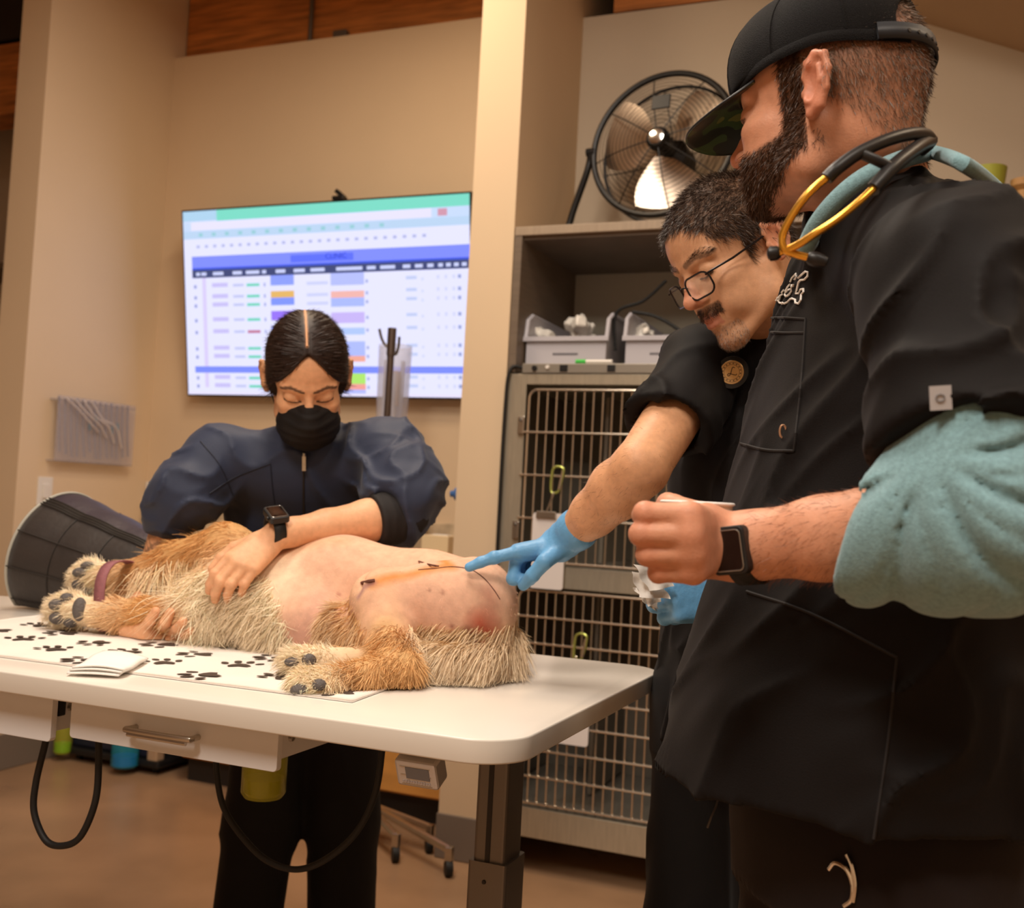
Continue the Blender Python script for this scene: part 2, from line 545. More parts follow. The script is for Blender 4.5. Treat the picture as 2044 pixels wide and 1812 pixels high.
M['table_edge'] = mat('edge_band', srgb(214, 208, 198), 0.35)
M['drawer'] = mat('drawer_paint', srgb(216, 216, 218), 0.35)
M['grey_metal'] = mat('grey_powdercoat', srgb(112, 106, 100), 0.35, metal=0.6)
M['tray'] = mat('lilac_grey_plastic', srgb(186, 184, 192), 0.4)
M['bag'] = mat('clear_bag', srgb(226, 222, 214), 0.3, var=0.1, vscale=30, bump=0.6, bscale=40)

def structure(name, mb, m, **k):
    o = mb.build(name, m, **k); o['kind'] = 'structure'; return o

Y_END, Y_TV, Y_CG = 3.333, 4.10, 3.92
X_L0, X_L1, X_R0, X_R1 = -3.72, -3.56, -1.565, -1.402
Z_WT = 3.268
structure('floor', MB().box(-7, 4, -3.2, 6.5, -0.1, 0), M['floor'])
structure('wall_back', MB().box(X_L1, X_R0, Y_TV, Y_TV + 0.06, 0, Z_WT), M['wall'])
structure('wall_kennel', MB().box(X_R1, 3.4, Y_CG, Y_CG + 0.12, 0, 3.12), M['wall_grey'])
structure('wall_stub_left', MB().box(X_L0, X_L1, Y_END, 5.2, 0, 3.62), M['wall'])
structure('wall_stub_right', MB().box(X_R0, X_R1, Y_END, 5.2, 0, 3.62), M['wall'])
structure('wall_far_left', MB().box(-7, X_L0, Y_TV + 0.5, Y_TV + 0.6, 0, 3.62), M['wall_grey'])
structure('wall_left', MB().box(-7.1, -7, -3.2, 6.5, 0, 3.7), M['wall'])
structure('wall_right', MB().box(3.4, 3.5, -3.2, 6.5, 0, 3.7), M['wall'])
structure('wall_front', MB().box(-7, 3.5, -3.3, -3.2, 0, 3.7), M['wall'])
structure('wall_rear', MB().box(-7, 3.5, 5.2, 5.3, 0, 3.7), M['wood_beam'])
M['ceil'] = mat('ceiling_paint', srgb(190, 160, 128), 0.85, var=0.05, vscale=2)
structure('ceiling', MB().box(-7, 3.5, -3.2, 6.5, 3.62, 3.7), M['ceil'])
# sloped soffit over the kennels
_a, _b = ony(1690, 0, Y_CG), ony(2044, 105, Y_CG)
_s = (_b[2] - _a[2]) / (_b[0] - _a[0])
_x0 = _a[0] - (3.62 - _a[2]) / abs(_s); _x1 = 1.6
structure('ceiling_slope', MB().prism([(_x0, 3.62), (_x1, _a[2] + _s * (_x1 - _a[0])), (_x1, 3.62)], (0, 2.9, 0), (1, 0, 0), (0, 0, 1), (0, 1, 0), Y_CG - 2.9), M['ceil'])
# rubber cove bases
for i, (a, b, c, d) in enumerate(((X_R0 - .006, X_R1 + .006, Y_END - .006, Y_TV), (X_L0 - .006, X_L1 + .006, Y_END - .006, Y_TV))):
    structure('baseboard_' + ('stub_right', 'stub_left')[i], MB().box(a, b, c, d, 0, 0.148), M['cove'], bevel=0.004)

# timber over the wall tops
t = thing('timber_beam', 'thick brown timber beam above the television wall', 'beam', (-2.5, Y_TV + 0.1, 3.2))
MB().box(X_L1 + .004, X_R0 - .004, Y_TV + 0.07, Y_TV + 0.2, 3.1, 3.61).build('beam_face', M['wood_beam'], t, bevel=0.01)
t2 = thing('timber_beam', 'brown timber beam at the left edge beyond the stub wall', 'beam', (-4.6, 4.0, 3.2))
MB().box(-6.8, X_L0 - .004, 3.9, 4.1, 3.0, 3.36).build('beam_face', M['wood_beam'], t2, bevel=0.01)
MB().box(-6.8, X_L0 - .004, 3.9, 4.1, 3.38, 3.6).build('beam_upper', M['dark'], t2)
t3 = thing('timber_beam', 'sliver of dark timber beam above the kennel wall', 'beam', (0.3, Y_CG + .05, 3.2))
MB().box(X_R1 + .12, 0.6, Y_CG + .01, Y_CG + .1, 3.13, 3.6).build('beam_face', M['wood_beam'], t3)
p = ony(621, 40, Y_TV + .05)
MB().tube([(p[0], Y_TV + .05, 3.2), (p[0], Y_TV + .05, 3.6)], 0.011, 12).build('conduit', M['grey_metal'], None, smooth=True)
tag(bpy.data.objects['conduit'], 'thin grey vertical conduit pipe in front of the timber beam', 'pipe')
p = ony(682, 60, Y_TV + .05)
tag(MB().box(p[0] - .035, p[0] + .035, Y_TV + .03, Y_TV + .065, 3.27, 3.315).build('junction_box', M['grey_metal'], None, bevel=.004),
    'small grey electrical box resting on top of the television wall', 'electrical box')

# ------------------------------------------------------------------ television
tv = thing('wall_television', 'large flat television showing a colourful spreadsheet on the back wall', 'television', (-2.55, 3.95, 1.6))
TBL, TBR = ony(374, 790, 4.03), None
TX0 = TBL[0]; TX1 = TX0 + 1.452
ZB, YB = TBL[2], 4.03
pt = ony(362, 420, 4.03 * TX0 / ony(362, 420, 4.03)[0])
ZT, YT = pt[2], pt[1]
tvx = np.array([1.0, 0, 0]); tvy = nrm([0, YT - YB, ZT - ZB]); tvn = np.cross(tvx, tvy)    # tvn faces the room
TO = np.array([TX0, YB, ZB]); TH = math.hypot(ZT - ZB, YT - YB); TW = TX1 - TX0
if tvn[1] > 0: tvn = -tvn
MB().obox(TO + tvx * TW / 2 + tvy * TH / 2 - tvn * 0.018, tvx, tvy, tvn, TW / 2, TH / 2, 0.018).build('case', M['black'], tv, bevel=.003)
MB().box(-2.75, -2.35, 4.045, Y_TV, 1.85, 2.1).build('mount', M['black'], tv)
def emis_mat(name, c, s):
    m, nt, b = new_mat(name)
    nt.nodes.remove(b)
    e = nt.nodes.new('ShaderNodeEmission'); e.inputs[0].default_value = (*c, 1); e.inputs[1].default_value = s
    nt.links.new(e.outputs[0], nt.nodes['Material Output'].inputs[0]); return m
def emis_attr(name, s):
    m = emis_mat(name, (1, 1, 1), s); nt = m.node_tree
    a = nt.nodes.new('ShaderNodeVertexColor'); a.layer_name = 'Col'
    e = [n for n in nt.nodes if n.type == 'EMISSION'][0]; nt.links.new(a.outputs[0], e.inputs[0]); return m
M['screen'] = emis_attr('screen_light', 0.98)
QV, QF, QC = [], [], []
def cell(u0, u1, v0, v1, c, lift=1):
    """rectangle of the picture on the screen, u from the left, v from the top, both 0..1"""
    n = len(QV)
    for u, v in ((u0, v1), (u1, v1), (u1, v0), (u0, v0)):
        QV.append(TO + tvx * (0.008 + u * (TW - .016)) + tvy * (0.008 + (1 - v) * (TH - .016)) + tvn * (0.0004 + 0.00025 * lift)); QC.append(srgb(*c))
    QF.append((n, n + 1, n + 2, n + 3))
# u positions taken over the whole 1.45 m screen
def U(x): return (x - 374) / (950 - 374) * 0.975
cell(0, 1, 0, 1, (224, 224, 255), 0)
cell(0, .13, 0, .055, (172, 206, 232)); cell(.13, 1, 0, .058, (124, 214, 194))
cell(0, 1, .058, .115, (196, 214, 244)); cell(.03, .88, .06, .105, (226, 222, 255), 2); cell(.9, .93, .065, .1, (205, 150, 170), 3)
cell(0, 1, .108, .15, (184, 208, 236), 2)
for k in range(14): cell(.06 + .05 * k, .075 + .05 * k, .12, .138, (150, 200, 210), 3)
for k in range(26): cell(.05 + .032 * k, .062 + .032 * k, .185, .2, (176, 180, 220), 2)
cell(.03, 1, .245, .245 + .062, (128, 140, 255), 2); cell(.4, .62, .26, .298, (96, 112, 250), 3)
cell(.03, 1, .307, .318, (70, 90, 215), 3); cell(.03, 1, .318, .362, (70, 76, 118), 3)
for u0, u1 in ((.045, .06), (.065, .085), (.11, .15), (.185, .22), (.235, .285), (.295, .31), (.345, .38), (.41, .45), (.47, .52), (.56, .65), (.665, .695), (.71, .76), (.785, .81), (.825, .85), (.865, .885), (.9, .915), (.925, .94), (.95, .965), (.975, .99)):
    cell(u0, u1, .332, .35, (200, 206, 245), 4)
cell(.068, .082, .362, 1 - .04, (212, 200, 244), 2)
rows = [.40, .46, .505, .585, .65, .74, .785, .9, .945]
for i, v in enumerate(rows):
    cell(.035, .045, v, v + .018, (150, 156, 205), 2); cell(.105, .165, v - .008, v + .014, (196, 188, 238), 2)
    cell(.185, .225, v, v + .014, (190, 194, 232), 2)
    cell(.236, .284, v, v + .016, (190, 120, 150) if i == 4 else (120, 208, 186), 2)
    cell(.3, .306, v, v + .018, (150, 156, 205), 2); cell(.66, .668, v, v + .016, (160, 168, 215), 2)
    cell(.795, .83, v - .01, v + .006, (190, 200, 235), 2); cell(.845, .852, v, v + .014, (205, 210, 240), 2)
    for q in (.895, .92, .945): cell(q, q + .008, v - .01, v + .008, (205, 208, 238), 2)
    cell(.962, .972, v - .01, v + .008, (150, 160, 205), 2)
    cell(.455, .53, v + .002, v + .018, (200, 204, 240), 2)
for v0, v1, c in ((.362, .415, (140, 156, 252)), (.445, .48, (224, 178, 104)), (.48, .52, (128, 148, 252)), (.55, .6, (150, 116, 242)), (.63, .67, (128, 148, 252)), (.7, .76, (110, 130, 245)), (.76, .8, (128, 148, 252))):
    cell(.325, .41, v0, v1, c, 3)
for v0, v1, c in ((.362, .425, (178, 186, 250)), (.455, .49, (236, 178, 172)), (.49, .535, (168, 182, 252)), (.565, .62, (196, 178, 240)), (.645, .68, (174, 196, 250)), (.715, .79, (172, 184, 250)), (.79, .82, (236, 166, 150)), (.88, .935, (172, 226, 110)), (.935, .965, (236, 158, 150)), (.965, .99, (176, 184, 250))):
    cell(.54, .655, v0, v1, c, 3)
cell(.03, 1, .845, .885 - .005, (124, 140, 255), 3)
cell(0, 1, .985, 1, (226, 220, 248), 4)
scr = np_mesh('screen', np.array(QV), np.array(QF), np.array(QC), smooth=False); put('screen', scr, M['screen'], tv)
M['scr_txt'] = emis_mat('screen_letters', srgb(58, 76, 225), 0.7)
text_mesh('screen_title', 'CLINIC', 0.034, M['scr_txt'], tv, TO + tvx * (TW * .56) + tvy * (TH * (1 - .279)) + tvn * .0022, tvx, tvy)
p = ony(684, 388, 3.93)
wc = thing('web_camera', 'tiny dark webcam perched on top of the television', 'camera', tuple(p))
MB().box(p[0] - .035, p[0] + .02, 3.9, 3.94, p[2] - .03, p[2] - .012).build('clip', M['black'], wc, bevel=.003)
MB().obox(p + np.array([-.012, 0, .002]), nrm([1, 0, -.8]), (0, 1, 0), nrm([.8, 0, 1]), .026, .012, .009).build('body', M['black'], wc, bevel=.003)

# ------------------------------------------------------------------ counter in the alcove
cb = thing('base_cabinet', 'maple base cabinet under the counter on the television wall', 'cabinet', (-2.5, 3.9, 0))
MB().box(X_L1 + .7, X_R0 - .002, 3.62, Y_TV - .002, .1, .86).build('carcass', M['maple'], cb)
for k in range(3):
    x0 = X_L1 + .71 + k * .44
    d = MB().box(x0, x0 + .425, 3.60, 3.619, .11, .85).build('door', M['maple'], cb, bevel=.002)
    MB().tube([(x0 + .39, 3.58, .68), (x0 + .39, 3.575, .76)], .005).build('handle', M['steel'], d)
MB().box(X_L1 + .7, X_R0 - .002, 3.66, Y_TV - .002, 0, .098).build('toe_kick', M['dark'], cb)
M['stone'] = mat('speckled_counter', srgb(206, 186, 156), 0.3, var=0.3, vscale=14)
ct = thing('countertop', 'speckled stone countertop with short backsplash behind the masked woman', 'countertop', (-2.6, 3.9, .862))
MB().box(X_L1 + .002, X_R0 - .002, 3.58, Y_TV, .862, .9).build('slab', M['stone'], ct, bevel=.004)
MB().box(X_L1 + .002, X_R0 - .002, 4.075, Y_TV, .9, 1.10).build('backsplash', M['stone'], ct, bevel=.003)
# taps at both ends of the counter
def tap(x, y, z, label):
    t = thing('tap', label, 'tap', (x, y, z))
    MB().lathe([(.028, 0), (.028, .012), (.016, .02), (.016, .06), (.02, .075)], (x, y, z), n=16).build('base', M['chrome'], t, smooth=True)
    MB().tube(bez([(x, y, z + .06), (x, y, z + .2), (x, y - .05, z + .26), (x, y - .13, z + .24), (x, y - .15, z + .18)], 6), .011, 10).build('spout', M['chrome'], t, smooth=True)
    MB().tube([(x, y, z + .06), (x + .07, y - .02, z + .09)], .008, 8).build('lever', M['chrome'], t, smooth=True)
p = ony(850, 1080, 3.95); tap(p[0], 3.95, .9, 'chrome tap on the counter right of the masked woman')
p = ony(150, 1010, 3.85); tap(p[0], 3.85, .9, 'pale chrome tap on the counter behind the black cone')
# tissue box and folded item on the counter
p = ony(880, 1080, 3.8)
bx = thing('tissue_box', 'cream cardboard box on the counter beside the right stub wall', 'box', (p[0], 3.8, .9))
MB().box(p[0] - .055, p[0] + .06, 3.74, 3.86, .902, 1.06).build('carton', mat('cream_card', srgb(238, 214, 172), .7), bx, bevel=.003)
MB().box(p[0] - .03, p[0] + .035, 3.78, 3.82, 1.06, 1.063).build('slot', M['paper'], bx)
p = ony(913, 986, 3.6)
bl = thing('ball_knob', 'small blue round knob peeking from behind the right stub wall', 'knob', tuple(p))
MB().lathe([(.004, -.03), (.012, -.026), (.012, -.012), (.024, -.006), (.026, .006), (.02, .016), (.004, .02)], p, (1, 0, 0), 16).build('knob', mat('blue_plastic', srgb(70, 110, 170), .4), bl, smooth=True)
MB().tube([p, p + np.array([.08, 0, 0])], .006).build('stem', M['grey_metal'], bl)

# acrylic tube holder with a hooked pole (drip stand)
iv = thing('drip_stand', 'grey drip stand pole with hooks in front of the television', 'drip stand', (0, 0, 0))
pp = ony(783, 655, 3.42); px_, pz_ = pp[0], pp[2]
MB().tube([(px_, 3.42, .1), (px_, 3.42, pz_ - .1)], .013, 12).tube([(px_, 3.42, pz_ - .1), (px_, 3.42, pz_)], .016, 12).build('pole', mat('bronze_pole', srgb(96, 84, 78), .35, metal=.7), iv, smooth=True)
for sx in (-1, 1):
    MB().tube(bez([(px_, 3.42, pz_ - .06 - .03 * (sx > 0)), (px_ + sx * .02, 3.42, pz_ - .065 - .03 * (sx > 0)), (px_ + sx * .035, 3.41, pz_ - .04 - .03 * (sx > 0)), (px_ + sx * .042, 3.40, pz_ - .005 - .03 * (sx > 0))], 5), .005, 8).build('hook', M['grey_metal'], iv, smooth=True)
bx_, by_ = px_, 3.42
ends = [onz(896, 1718, .05), onz(857, 1672, .05), onz(790, 1690, .05)]
hubp = np.array([px_, 3.42, .11])
for k, e in enumerate(ends + [np.array([px_ - .2, 3.5, .05]), np.array([px_ - .05, 3.56, .05])]):
    leg = MB().tube([hubp, (e[0], e[1], .085)], .013, 8).build('leg', M['steel'], iv, smooth=True)
    MB().lathe([(.004, -.011), (.026, -.011), (.028, 0), (.026, .011), (.004, .011)], (e[0], e[1], .028), (.8, .6, 0), 16).build('caster', M['rubber'], leg, smooth=True)
    MB().box(e[0] - .012, e[0] + .012, e[1] - .012, e[1] + .012, .05, .095).build('fork', M['steel'], leg, bevel=.003)
MB().lathe([(.03, 0), (.03, .05), (.016, .07)], (px_, 3.42, .08), n=16).build('hub', M['steel'], iv, smooth=True)
M['acrylic'] = mat('clear_acrylic', srgb(225, 228, 240), 0.08, trans=0.0, alpha=0.28, spec=0.8)
hold = thing('acrylic_tube', 'clear acrylic cylinder holding rolled papers in front of the television', 'holder', (px_ + .03, 3.66, .9))
q = ony(790, 690, 3.66)
MB().lathe([(.052, .9), (.056, 1.2), (.066, q[2]), (.063, q[2]), (.05, .905)], (q[0], 3.66, 0), n=24, cap0=False, cap1=False).build('tube', M['acrylic'], hold, smooth=True)
MB().box(q[0] - .034, q[0] + .028, 3.64, 3.67, 1.55, q[2] - .1).build('card', mat('tan_card', srgb(206, 176, 160), .7, alpha=.7), hold)
for k in range(5):
    a = k * 1.25
    MB().tube([(q[0] + .03 * math.cos(a), 3.66 + .03 * math.sin(a), .91), (q[0] + .034 * math.cos(a + .2), 3.66 + .034 * math.sin(a + .2), q[2] - .06 - .05 * (k % 3))], .009, 8).build('rolled_paper', mat('pale_roll', srgb(205, 208, 232), .5, alpha=.6), hold, smooth=True)

# acrylic rack of airway tubes on the left stub wall
rk = thing('tube_rack', 'clear acrylic rack of hanging airway tubes on the left stub wall', 'rack', (X_L1, 3.5, 1.4))
a, b = onx(118, 788, X_L1 + .05), onx(272, 800, X_L1 + .05); c = onx(116, 920, X_L1 + .05)
ya, yb, z1, z0 = a[1], b[1], a[2], c[2]
M['acry2'] = mat('hazy_acrylic', srgb(196, 190, 196), 0.12, alpha=0.3)
MB().box(X_L1 + .045, X_L1 + .05, ya, yb, z0, z1).build('front_panel', M['acry2'], rk)
MB().box(X_L1 + .001, X_L1 + .05, ya, yb, z1 - .02, z1 - .012).build('shelf', M['acry2'], rk)
MB().box(X_L1 + .001, X_L1 + .05, ya, yb, z0, z0 + .006).build('shelf', M['acry2'], rk)
for k in range(13):
    y = ya + (yb - ya) * (k + .6) / 13.5
    tu = MB().tube(bez([(X_L1 + .03, y, z1 - .01 + .02 * random.random()), (X_L1 + .035, y + .005, (z0 + z1) / 2), (X_L1 + .03 + .01 * random.random(), y + .02, z0 + .02 + .03 * random.random())], 6), .0055, 8).build('airway_tube', mat('pale_tube', srgb(150, 146, 152), .35), rk, smooth=True)
    if k % 4 in (1, 2) and 2 < k < 11:
        zc = (z0 + z1) / 2 + random.uniform(-.06, .08)
        MB().tube([(X_L1 + .04, y, zc + .016), (X_L1 + .04, y + .004, zc - .016)], .0068, 8).build('teal_tip', mat('teal_plastic', srgb(70, 140, 160), .4), tu, smooth=True)
for k in range(4):
    y = ya + .03 + k * .05
    MB().tube(bez([(X_L1 + .06, y, z1 - .01), (X_L1 + .07, y + .06, z1 - .05 - .01 * k), (X_L1 + .075, y + .14, z1 - .11), (X_L1 + .06, y + .2, z1 - .14 - .02 * k)], 6), .0035, 7).build('loose_tube', mat('pale_tube2', srgb(214, 205, 200), .35), rk, smooth=True)
# light switch
p = onx(88, 980, X_L1)
sw = thing('light_switch', 'white light switch plate low on the left stub wall', 'switch', tuple(p))
MB().box(X_L1, X_L1 + .006, p[1] - .04, p[1] + .04, p[2] - .06, p[2] + .06).build('plate', M['white'], sw, bevel=.002)
MB().box(X_L1 + .006, X_L1 + .014, p[1] - .015, p[1] + .015, p[2] - .03, p[2] + .03).build('rocker', M['white'], sw, bevel=.002)
# small cream bracket and outlet above the cone
p = ony(306, 985, Y_TV)
ou = thing('wall_socket', 'small cream wall socket with dark slots behind the woman\'s sleeve', 'socket', tuple(p))
MB().box(p[0] - .045, p[0] + .045, Y_TV - .006, Y_TV, p[2] - .055, p[2] + .055).build('plate', M['white'], ou, bevel=.002)
for dz in (-.022, .022): MB().box(p[0] - .014, p[0] + .014, Y_TV - .009, Y_TV - .005, p[2] + dz - .012, p[2] + dz + .012).build('slot', M['dark'], ou, bevel=.002)

# shelf of supplies beyond the left stub wall (seen as a sliver)
sh = thing('supply_shelf', 'sliver of dark supply shelving beyond the left stub wall', 'shelf', (-4.2, 4.2, 0))
for z in (.5, .95, 1.4, 1.85, 2.3):
    MB().box(-5.4, X_L0 - .05, 4.2, 4.55, z, z + .03).build('board', M['lam'], sh)
MB().box(X_L0 - .08, X_L0 - .05, 4.2, 4.55, 0, 2.4).build('side_panel', M['dark'], sh)
cols = [(60, 52, 90), (176, 126, 72), (58, 60, 96), (170, 30, 60), (190, 150, 90), (90, 60, 40)]
for i in range(8):
    x = X_L0 - .16 - (i % 4) * .13; z = (1.88, 1.43)[i // 4]; h = (.12, .2, .15, .24)[i % 4]
    bb = thing('supply_box', '%s supply box on the %s shelf beyond the left stub wall' % (('violet', 'tan', 'navy', 'red', 'ochre', 'brown', 'second violet', 'second tan')[i], ('upper', 'lower')[i // 4]), 'box', (x, 4.3, z))
    MB().box(x - .05, x + .05, 4.25, 4.4, z + .032, z + .03 + h).build('carton', mat('carton_%d' % i, srgb(*cols[i % 6]), .6), bb, bevel=.003)
    MB().box(x - .03, x + .03, 4.247, 4.25, z + .03 + h * .3, z + .03 + h * .6).build('sticker', M['paper'], bb)
MB().box(X_L0 - .5, X_L0 - .05, 4.28, 4.5, 2.402, 2.58).build('storage_bin', M['dark'], None, bevel=.01)
tag(bpy.data.objects['storage_bin'], 'dark storage bin on top of the supply shelf at the left edge', 'bin')
# ================================================================== kennels, shelf, fan
Z_SH0, Z_SH1 = 2.104, 2.134
sf = thing('kennel_shelf', 'grey wood laminate shelf unit above the steel kennels', 'shelf unit', (-0.2, 3.6, 1.7))
MB().box(X_R1 + .003, 1.4, Y_END, Y_CG - .002, Z_SH0, Z_SH1).build('top_board', M['lam_edge'], sf, bevel=.002)
MB().box(X_R1 + .003, X_R1 + .03, Y_END + .002, Y_CG - .002, 1.64, Z_SH0).build('side_panel', M['lam'], sf)
MB().box(X_R1 + .03, 1.4, Y_END + .02, Y_CG - .004, Z_SH0 - .012, Z_SH0).build('underside', M['lam'], sf)
MB().box(X_R1 + .03, 1.4, Y_CG - .02, Y_CG - .004, 1.64, Z_SH0 - .012).build('back_panel', mat('grey_green_panel', srgb(178, 174, 160), .7), sf)
for x in (-.38, .65): MB().box(x, x + .025, Y_END + .02, Y_CG - .02, 1.64, Z_SH0 - .012).build('divider', M['lam'], sf)

M['cage_in'] = mat('kennel_interior', srgb(128, 122, 112), 0.35, metal=0.25, var=0.1, vscale=3)
M['cage_frame'] = mat('brushed_frame', srgb(188, 180, 162), 0.32, metal=0.6, var=0.08, vscale=12, stretch=(8, 1, 1))
bar_v = MB().tube([(0, 0, 0), (0, 0, 1)], .0032, 8).mesh('bar', smooth=True)
bar_h = MB().tube([(0, 0, 0), (1, 0, 0)], .0042, 8).mesh('rail', smooth=True)
for m_ in (bar_v, bar_h): m_.materials.append(M['steel_bar'])
def inst(name, me, parent, loc, scale):
    o = bpy.data.objects.new(name, me); COL.objects.link(o); o.parent = parent
    o.location = np.asarray(loc, float); o.scale = scale
    return o

def kennel(x0, x1, label):
    k = thing('kennel', label, 'kennel', ((x0 + x1) / 2, 3.6, 0), 'steel kennels along the wall')
    y0, y1 = Y_END, Y_CG - .01
    for z0, z1 in ((.12, .145), (.93, .99), (1.60, 1.634)): MB().box(x0, x1, y0 + .006, y1, z0, z1).build('deck', M['cage_frame'], k, bevel=.002)
    MB().box(x0, x0 + .004, y0 + .006, y1, .145, 1.6).build('side_wall', M['cage_in'], k)
    MB().box(x1 - .004, x1, y0 + .006, y1, .145, 1.6).build('side_wall', M['cage_in'], k)
    MB().box(x0, x1, y1 - .006, y1, .145, 1.6).build('rear_wall', M['cage_in'], k)
    MB().box(x0, x0 + .07, y0, y0 + .012, .12, 1.634).build('door_post', M['cage_frame'], k, bevel=.002)
    MB().box(x1 - .05, x1, y0, y0 + .012, .12, 1.634).build('door_post', M['cage_frame'], k, bevel=.002)
    MB().box(x0 + .07, x1 - .05, y0, y0 + .012, 1.598, 1.634).build('header', M['cage_frame'], k, bevel=.002)
    MB().box(x0 + .07, x1 - .05, y0, y0 + .012, .93, 1.0).build('mid_rail', M['cage_frame'], k, bevel=.002)
    MB().box(x0, x1, y0 - .004, y0 + .012, .12, .215).build('kick_panel', M['cage_frame'], k, bevel=.002)
    for px in (x0 + .08, x1 - .08):
        for py in (y0 + .09, y1 - .08):
            c = MB().lathe([(.005, -.013), (.042, -.013), (.045, 0), (.042, .013), (.005, .013)], (px, py, .046), (1, .2, 0), 20).build('caster', M['rubber'], k, smooth=True)
            MB().box(px - .02, px + .02, py - .02, py + .02, .085, .12).build('fork', M['steel'], c)
    for z0, z1, nm in ((1.012, 1.58, 'door'), (.232, .918, 'door')):
        dx0, dx1 = x0 + .085, x1 - .065
        fr = [(a, y0 - .004, c) for a, c in rrect(dx0, dx1, z0, z1, .028, 5)]
        d = MB().tube(fr, .0048, 8, close=True).build('door', M['steel_bar'], k, smooth=True)
        n = int((dx1 - dx0) / .0305)
        for i in range(1, n):
            x = dx0 + (dx1 - dx0) * i / n
            inst('bar', bar_v, d, (x, y0 - .001, z0), (1, 1, z1 - z0))
        nh = 4 if z0 > 1 else 8
        for i in range(1, nh):
            z = z0 + (z1 - z0) * i / nh
            inst('rail', bar_h, d, (dx0 - (.02 if z0 > 1 else 0), y0 - .008, z), (dx1 - dx0 + .02, 1, 1))
        for zz in (z0 + .1, z1 - .12):
            MB().box(dx0 - .035, dx0 - .012, y0 - .012, y0, zz - .03, zz + .03).build('hinge', M['steel'], d, bevel=.003)
            MB().lathe([(.001, -.016), (.006, -.014), (.006, 0)], (dx0 - .024, y0, zz + .018), (0, 1, 0), 10).build('bolt', M['grey_metal'], d, smooth=True)
        MB().box(dx1 + .01, dx1 + .04, y0 - .015, y0, (z0 + z1) / 2 - .05, (z0 + z1) / 2 + .05).build('latch', M['steel'], d, bevel=.004)
        if z0 < 1:
            MB().box(x0 + .01, x1 - .01, y0 + .02, y1 - .01, z0 - .02, z0 - .008).build('tray_floor', M['cage_in'], k)
        MB().box((x0 + x1) / 2 - .09, (x0 + x1) / 2 - .078, y0 + .2, y1 - .01, z0, z1).build('divider', M['cage_in'], k)
    return k
kennel(-1.398, -.64, 'steel kennel with wire doors right beside the stub wall')
kennel(-.63, .13, 'steel kennel behind the two standing men')
kennel(.14, .9, 'steel kennel showing at the bottom right corner')

# socket rail along the kennel tops
rl = thing('socket_rail', 'grey metal rail with black sockets along the kennel tops', 'rail', (-1.0, 3.34, 1.636))
MB().box(-1.345, -.4, Y_END - .004, Y_END + .06, 1.636, 1.668).build('rail_body', mat('rail_grey', srgb(150, 144, 134), .4, metal=.5), rl, bevel=.002)
for px in (1126, 1221, 1320, 1420):
    p = ony(px, 735, Y_END); MB().box(p[0] - .014, p[0] + .014, Y_END - .007, Y_END - .003, 1.641, 1.664).build('socket', M['black'], rl, bevel=.002)
p = ony(1068, 735, Y_END); MB().lathe([(.008, -.008), (.01, 0)], (p[0], Y_END - .004, p[2]), (0, 1, 0), 14).build('switch', M['black'], rl)
p = ony(1094, 733, Y_END); MB().lathe([(.006, -.006), (.007, 0)], (p[0], Y_END - .004, p[2]), (0, 1, 0), 12).build('pilot_lamp', M['white'], rl)
tag(MB().tube(bez([(-1.345, Y_END + .01, 1.655), (-1.385, Y_END - .01, 1.645), (-1.396, Y_END - .012, 1.5), (-1.397, Y_END - .012, 1.0), (-1.396, Y_END - .012, .3)], 8), .006, 8).build('power_cord', M['rubber'], None, smooth=True),
    'black power cord running down between stub wall and kennel', 'cord')
# marker pen on the rail
p = ony(1150, 719, Y_END + .02)
mk = thing('marker_pen', 'white marker pen with green cap lying on the grey rail', 'marker', (p[0], Y_END + .02, 1.676))
MB().tube([(p[0], Y_END + .02, 1.677), (p[0] + .035, Y_END + .02, 1.677)], .008, 12).build('cap', mat('green_cap', srgb(60, 190, 70), .4), mk, smooth=True)
MB().tube([(p[0] + .035, Y_END + .02, 1.677), (p[0] + .125, Y_END + .02, 1.677)], .007, 12).build('barrel', M['white'], mk, smooth=True)

# ------------------------------------------------------------------ supply bins on the kennel
def bin_tray(x0, x1, label, lab):
    z0, z1, y0, y1 = 1.672, 1.85, Y_END + .07, Y_CG - .06
    t = thing('supply_bin', label, 'bin', ((x0 + x1) / 2, y0, z0), 'grey bins above the kennels')
    w = .005
    b = MB()
    b.box(x0 + .01, x1 - .01, y0, y1, z0, z0 + w)
    # walls: the front is low with a scooped opening
    zf = z0 + .085
    b.box(x0 + .01, x1 - .01, y0, y0 + w, z0, zf)
    for xs in (x0, x1):
        s = 1 if xs == x0 else -1
        poly = [(y0, z0), (y1, z0), (y1, z1), (y0 + .05, z1), (y0 + .015, z1 - .02), (y0, zf)]
        b.prism(poly, (xs + s * .006, 0, 0), (0, 1, 0), (0, 0, 1), (s, 0, 0), w)
    b.box(x0 + .01, x1 - .01, y1 - w, y1, z0, z1)
    b.build('tub', M['tray'], t, bevel=.0015)
    r = MB()
    r.box(x0 - .004, x1 + .004, y0 - .012, y0 + .002, zf - .004, zf + .012)
    r.tube([(x0 + .004, y0 - .004, zf), (x0 + .004, y0 + .012, z1 - .022), (x0 + .004, y0 + .05, z1), (x0 + .004, y1, z1)], .008, 8)
    r.tube([(x1 - .004, y0 - .004, zf), (x1 - .004, y0 + .012, z1 - .022), (x1 - .004, y0 + .05, z1), (x1 - .004, y1, z1)], .008, 8)
    r.build('rim', M['tray'], t, bevel=.001)
    MB().box((x0 + x1) / 2 - .045, (x0 + x1) / 2 + .045, y0 - .0012, y0, z0 + .035, z0 + .042).build('printed_line', mat(lab, srgb(110, 108, 116), .6), t)
    return t
pA, pB = ony(1046, 715, Y_END + .07), ony(1212, 715, Y_END + .07)
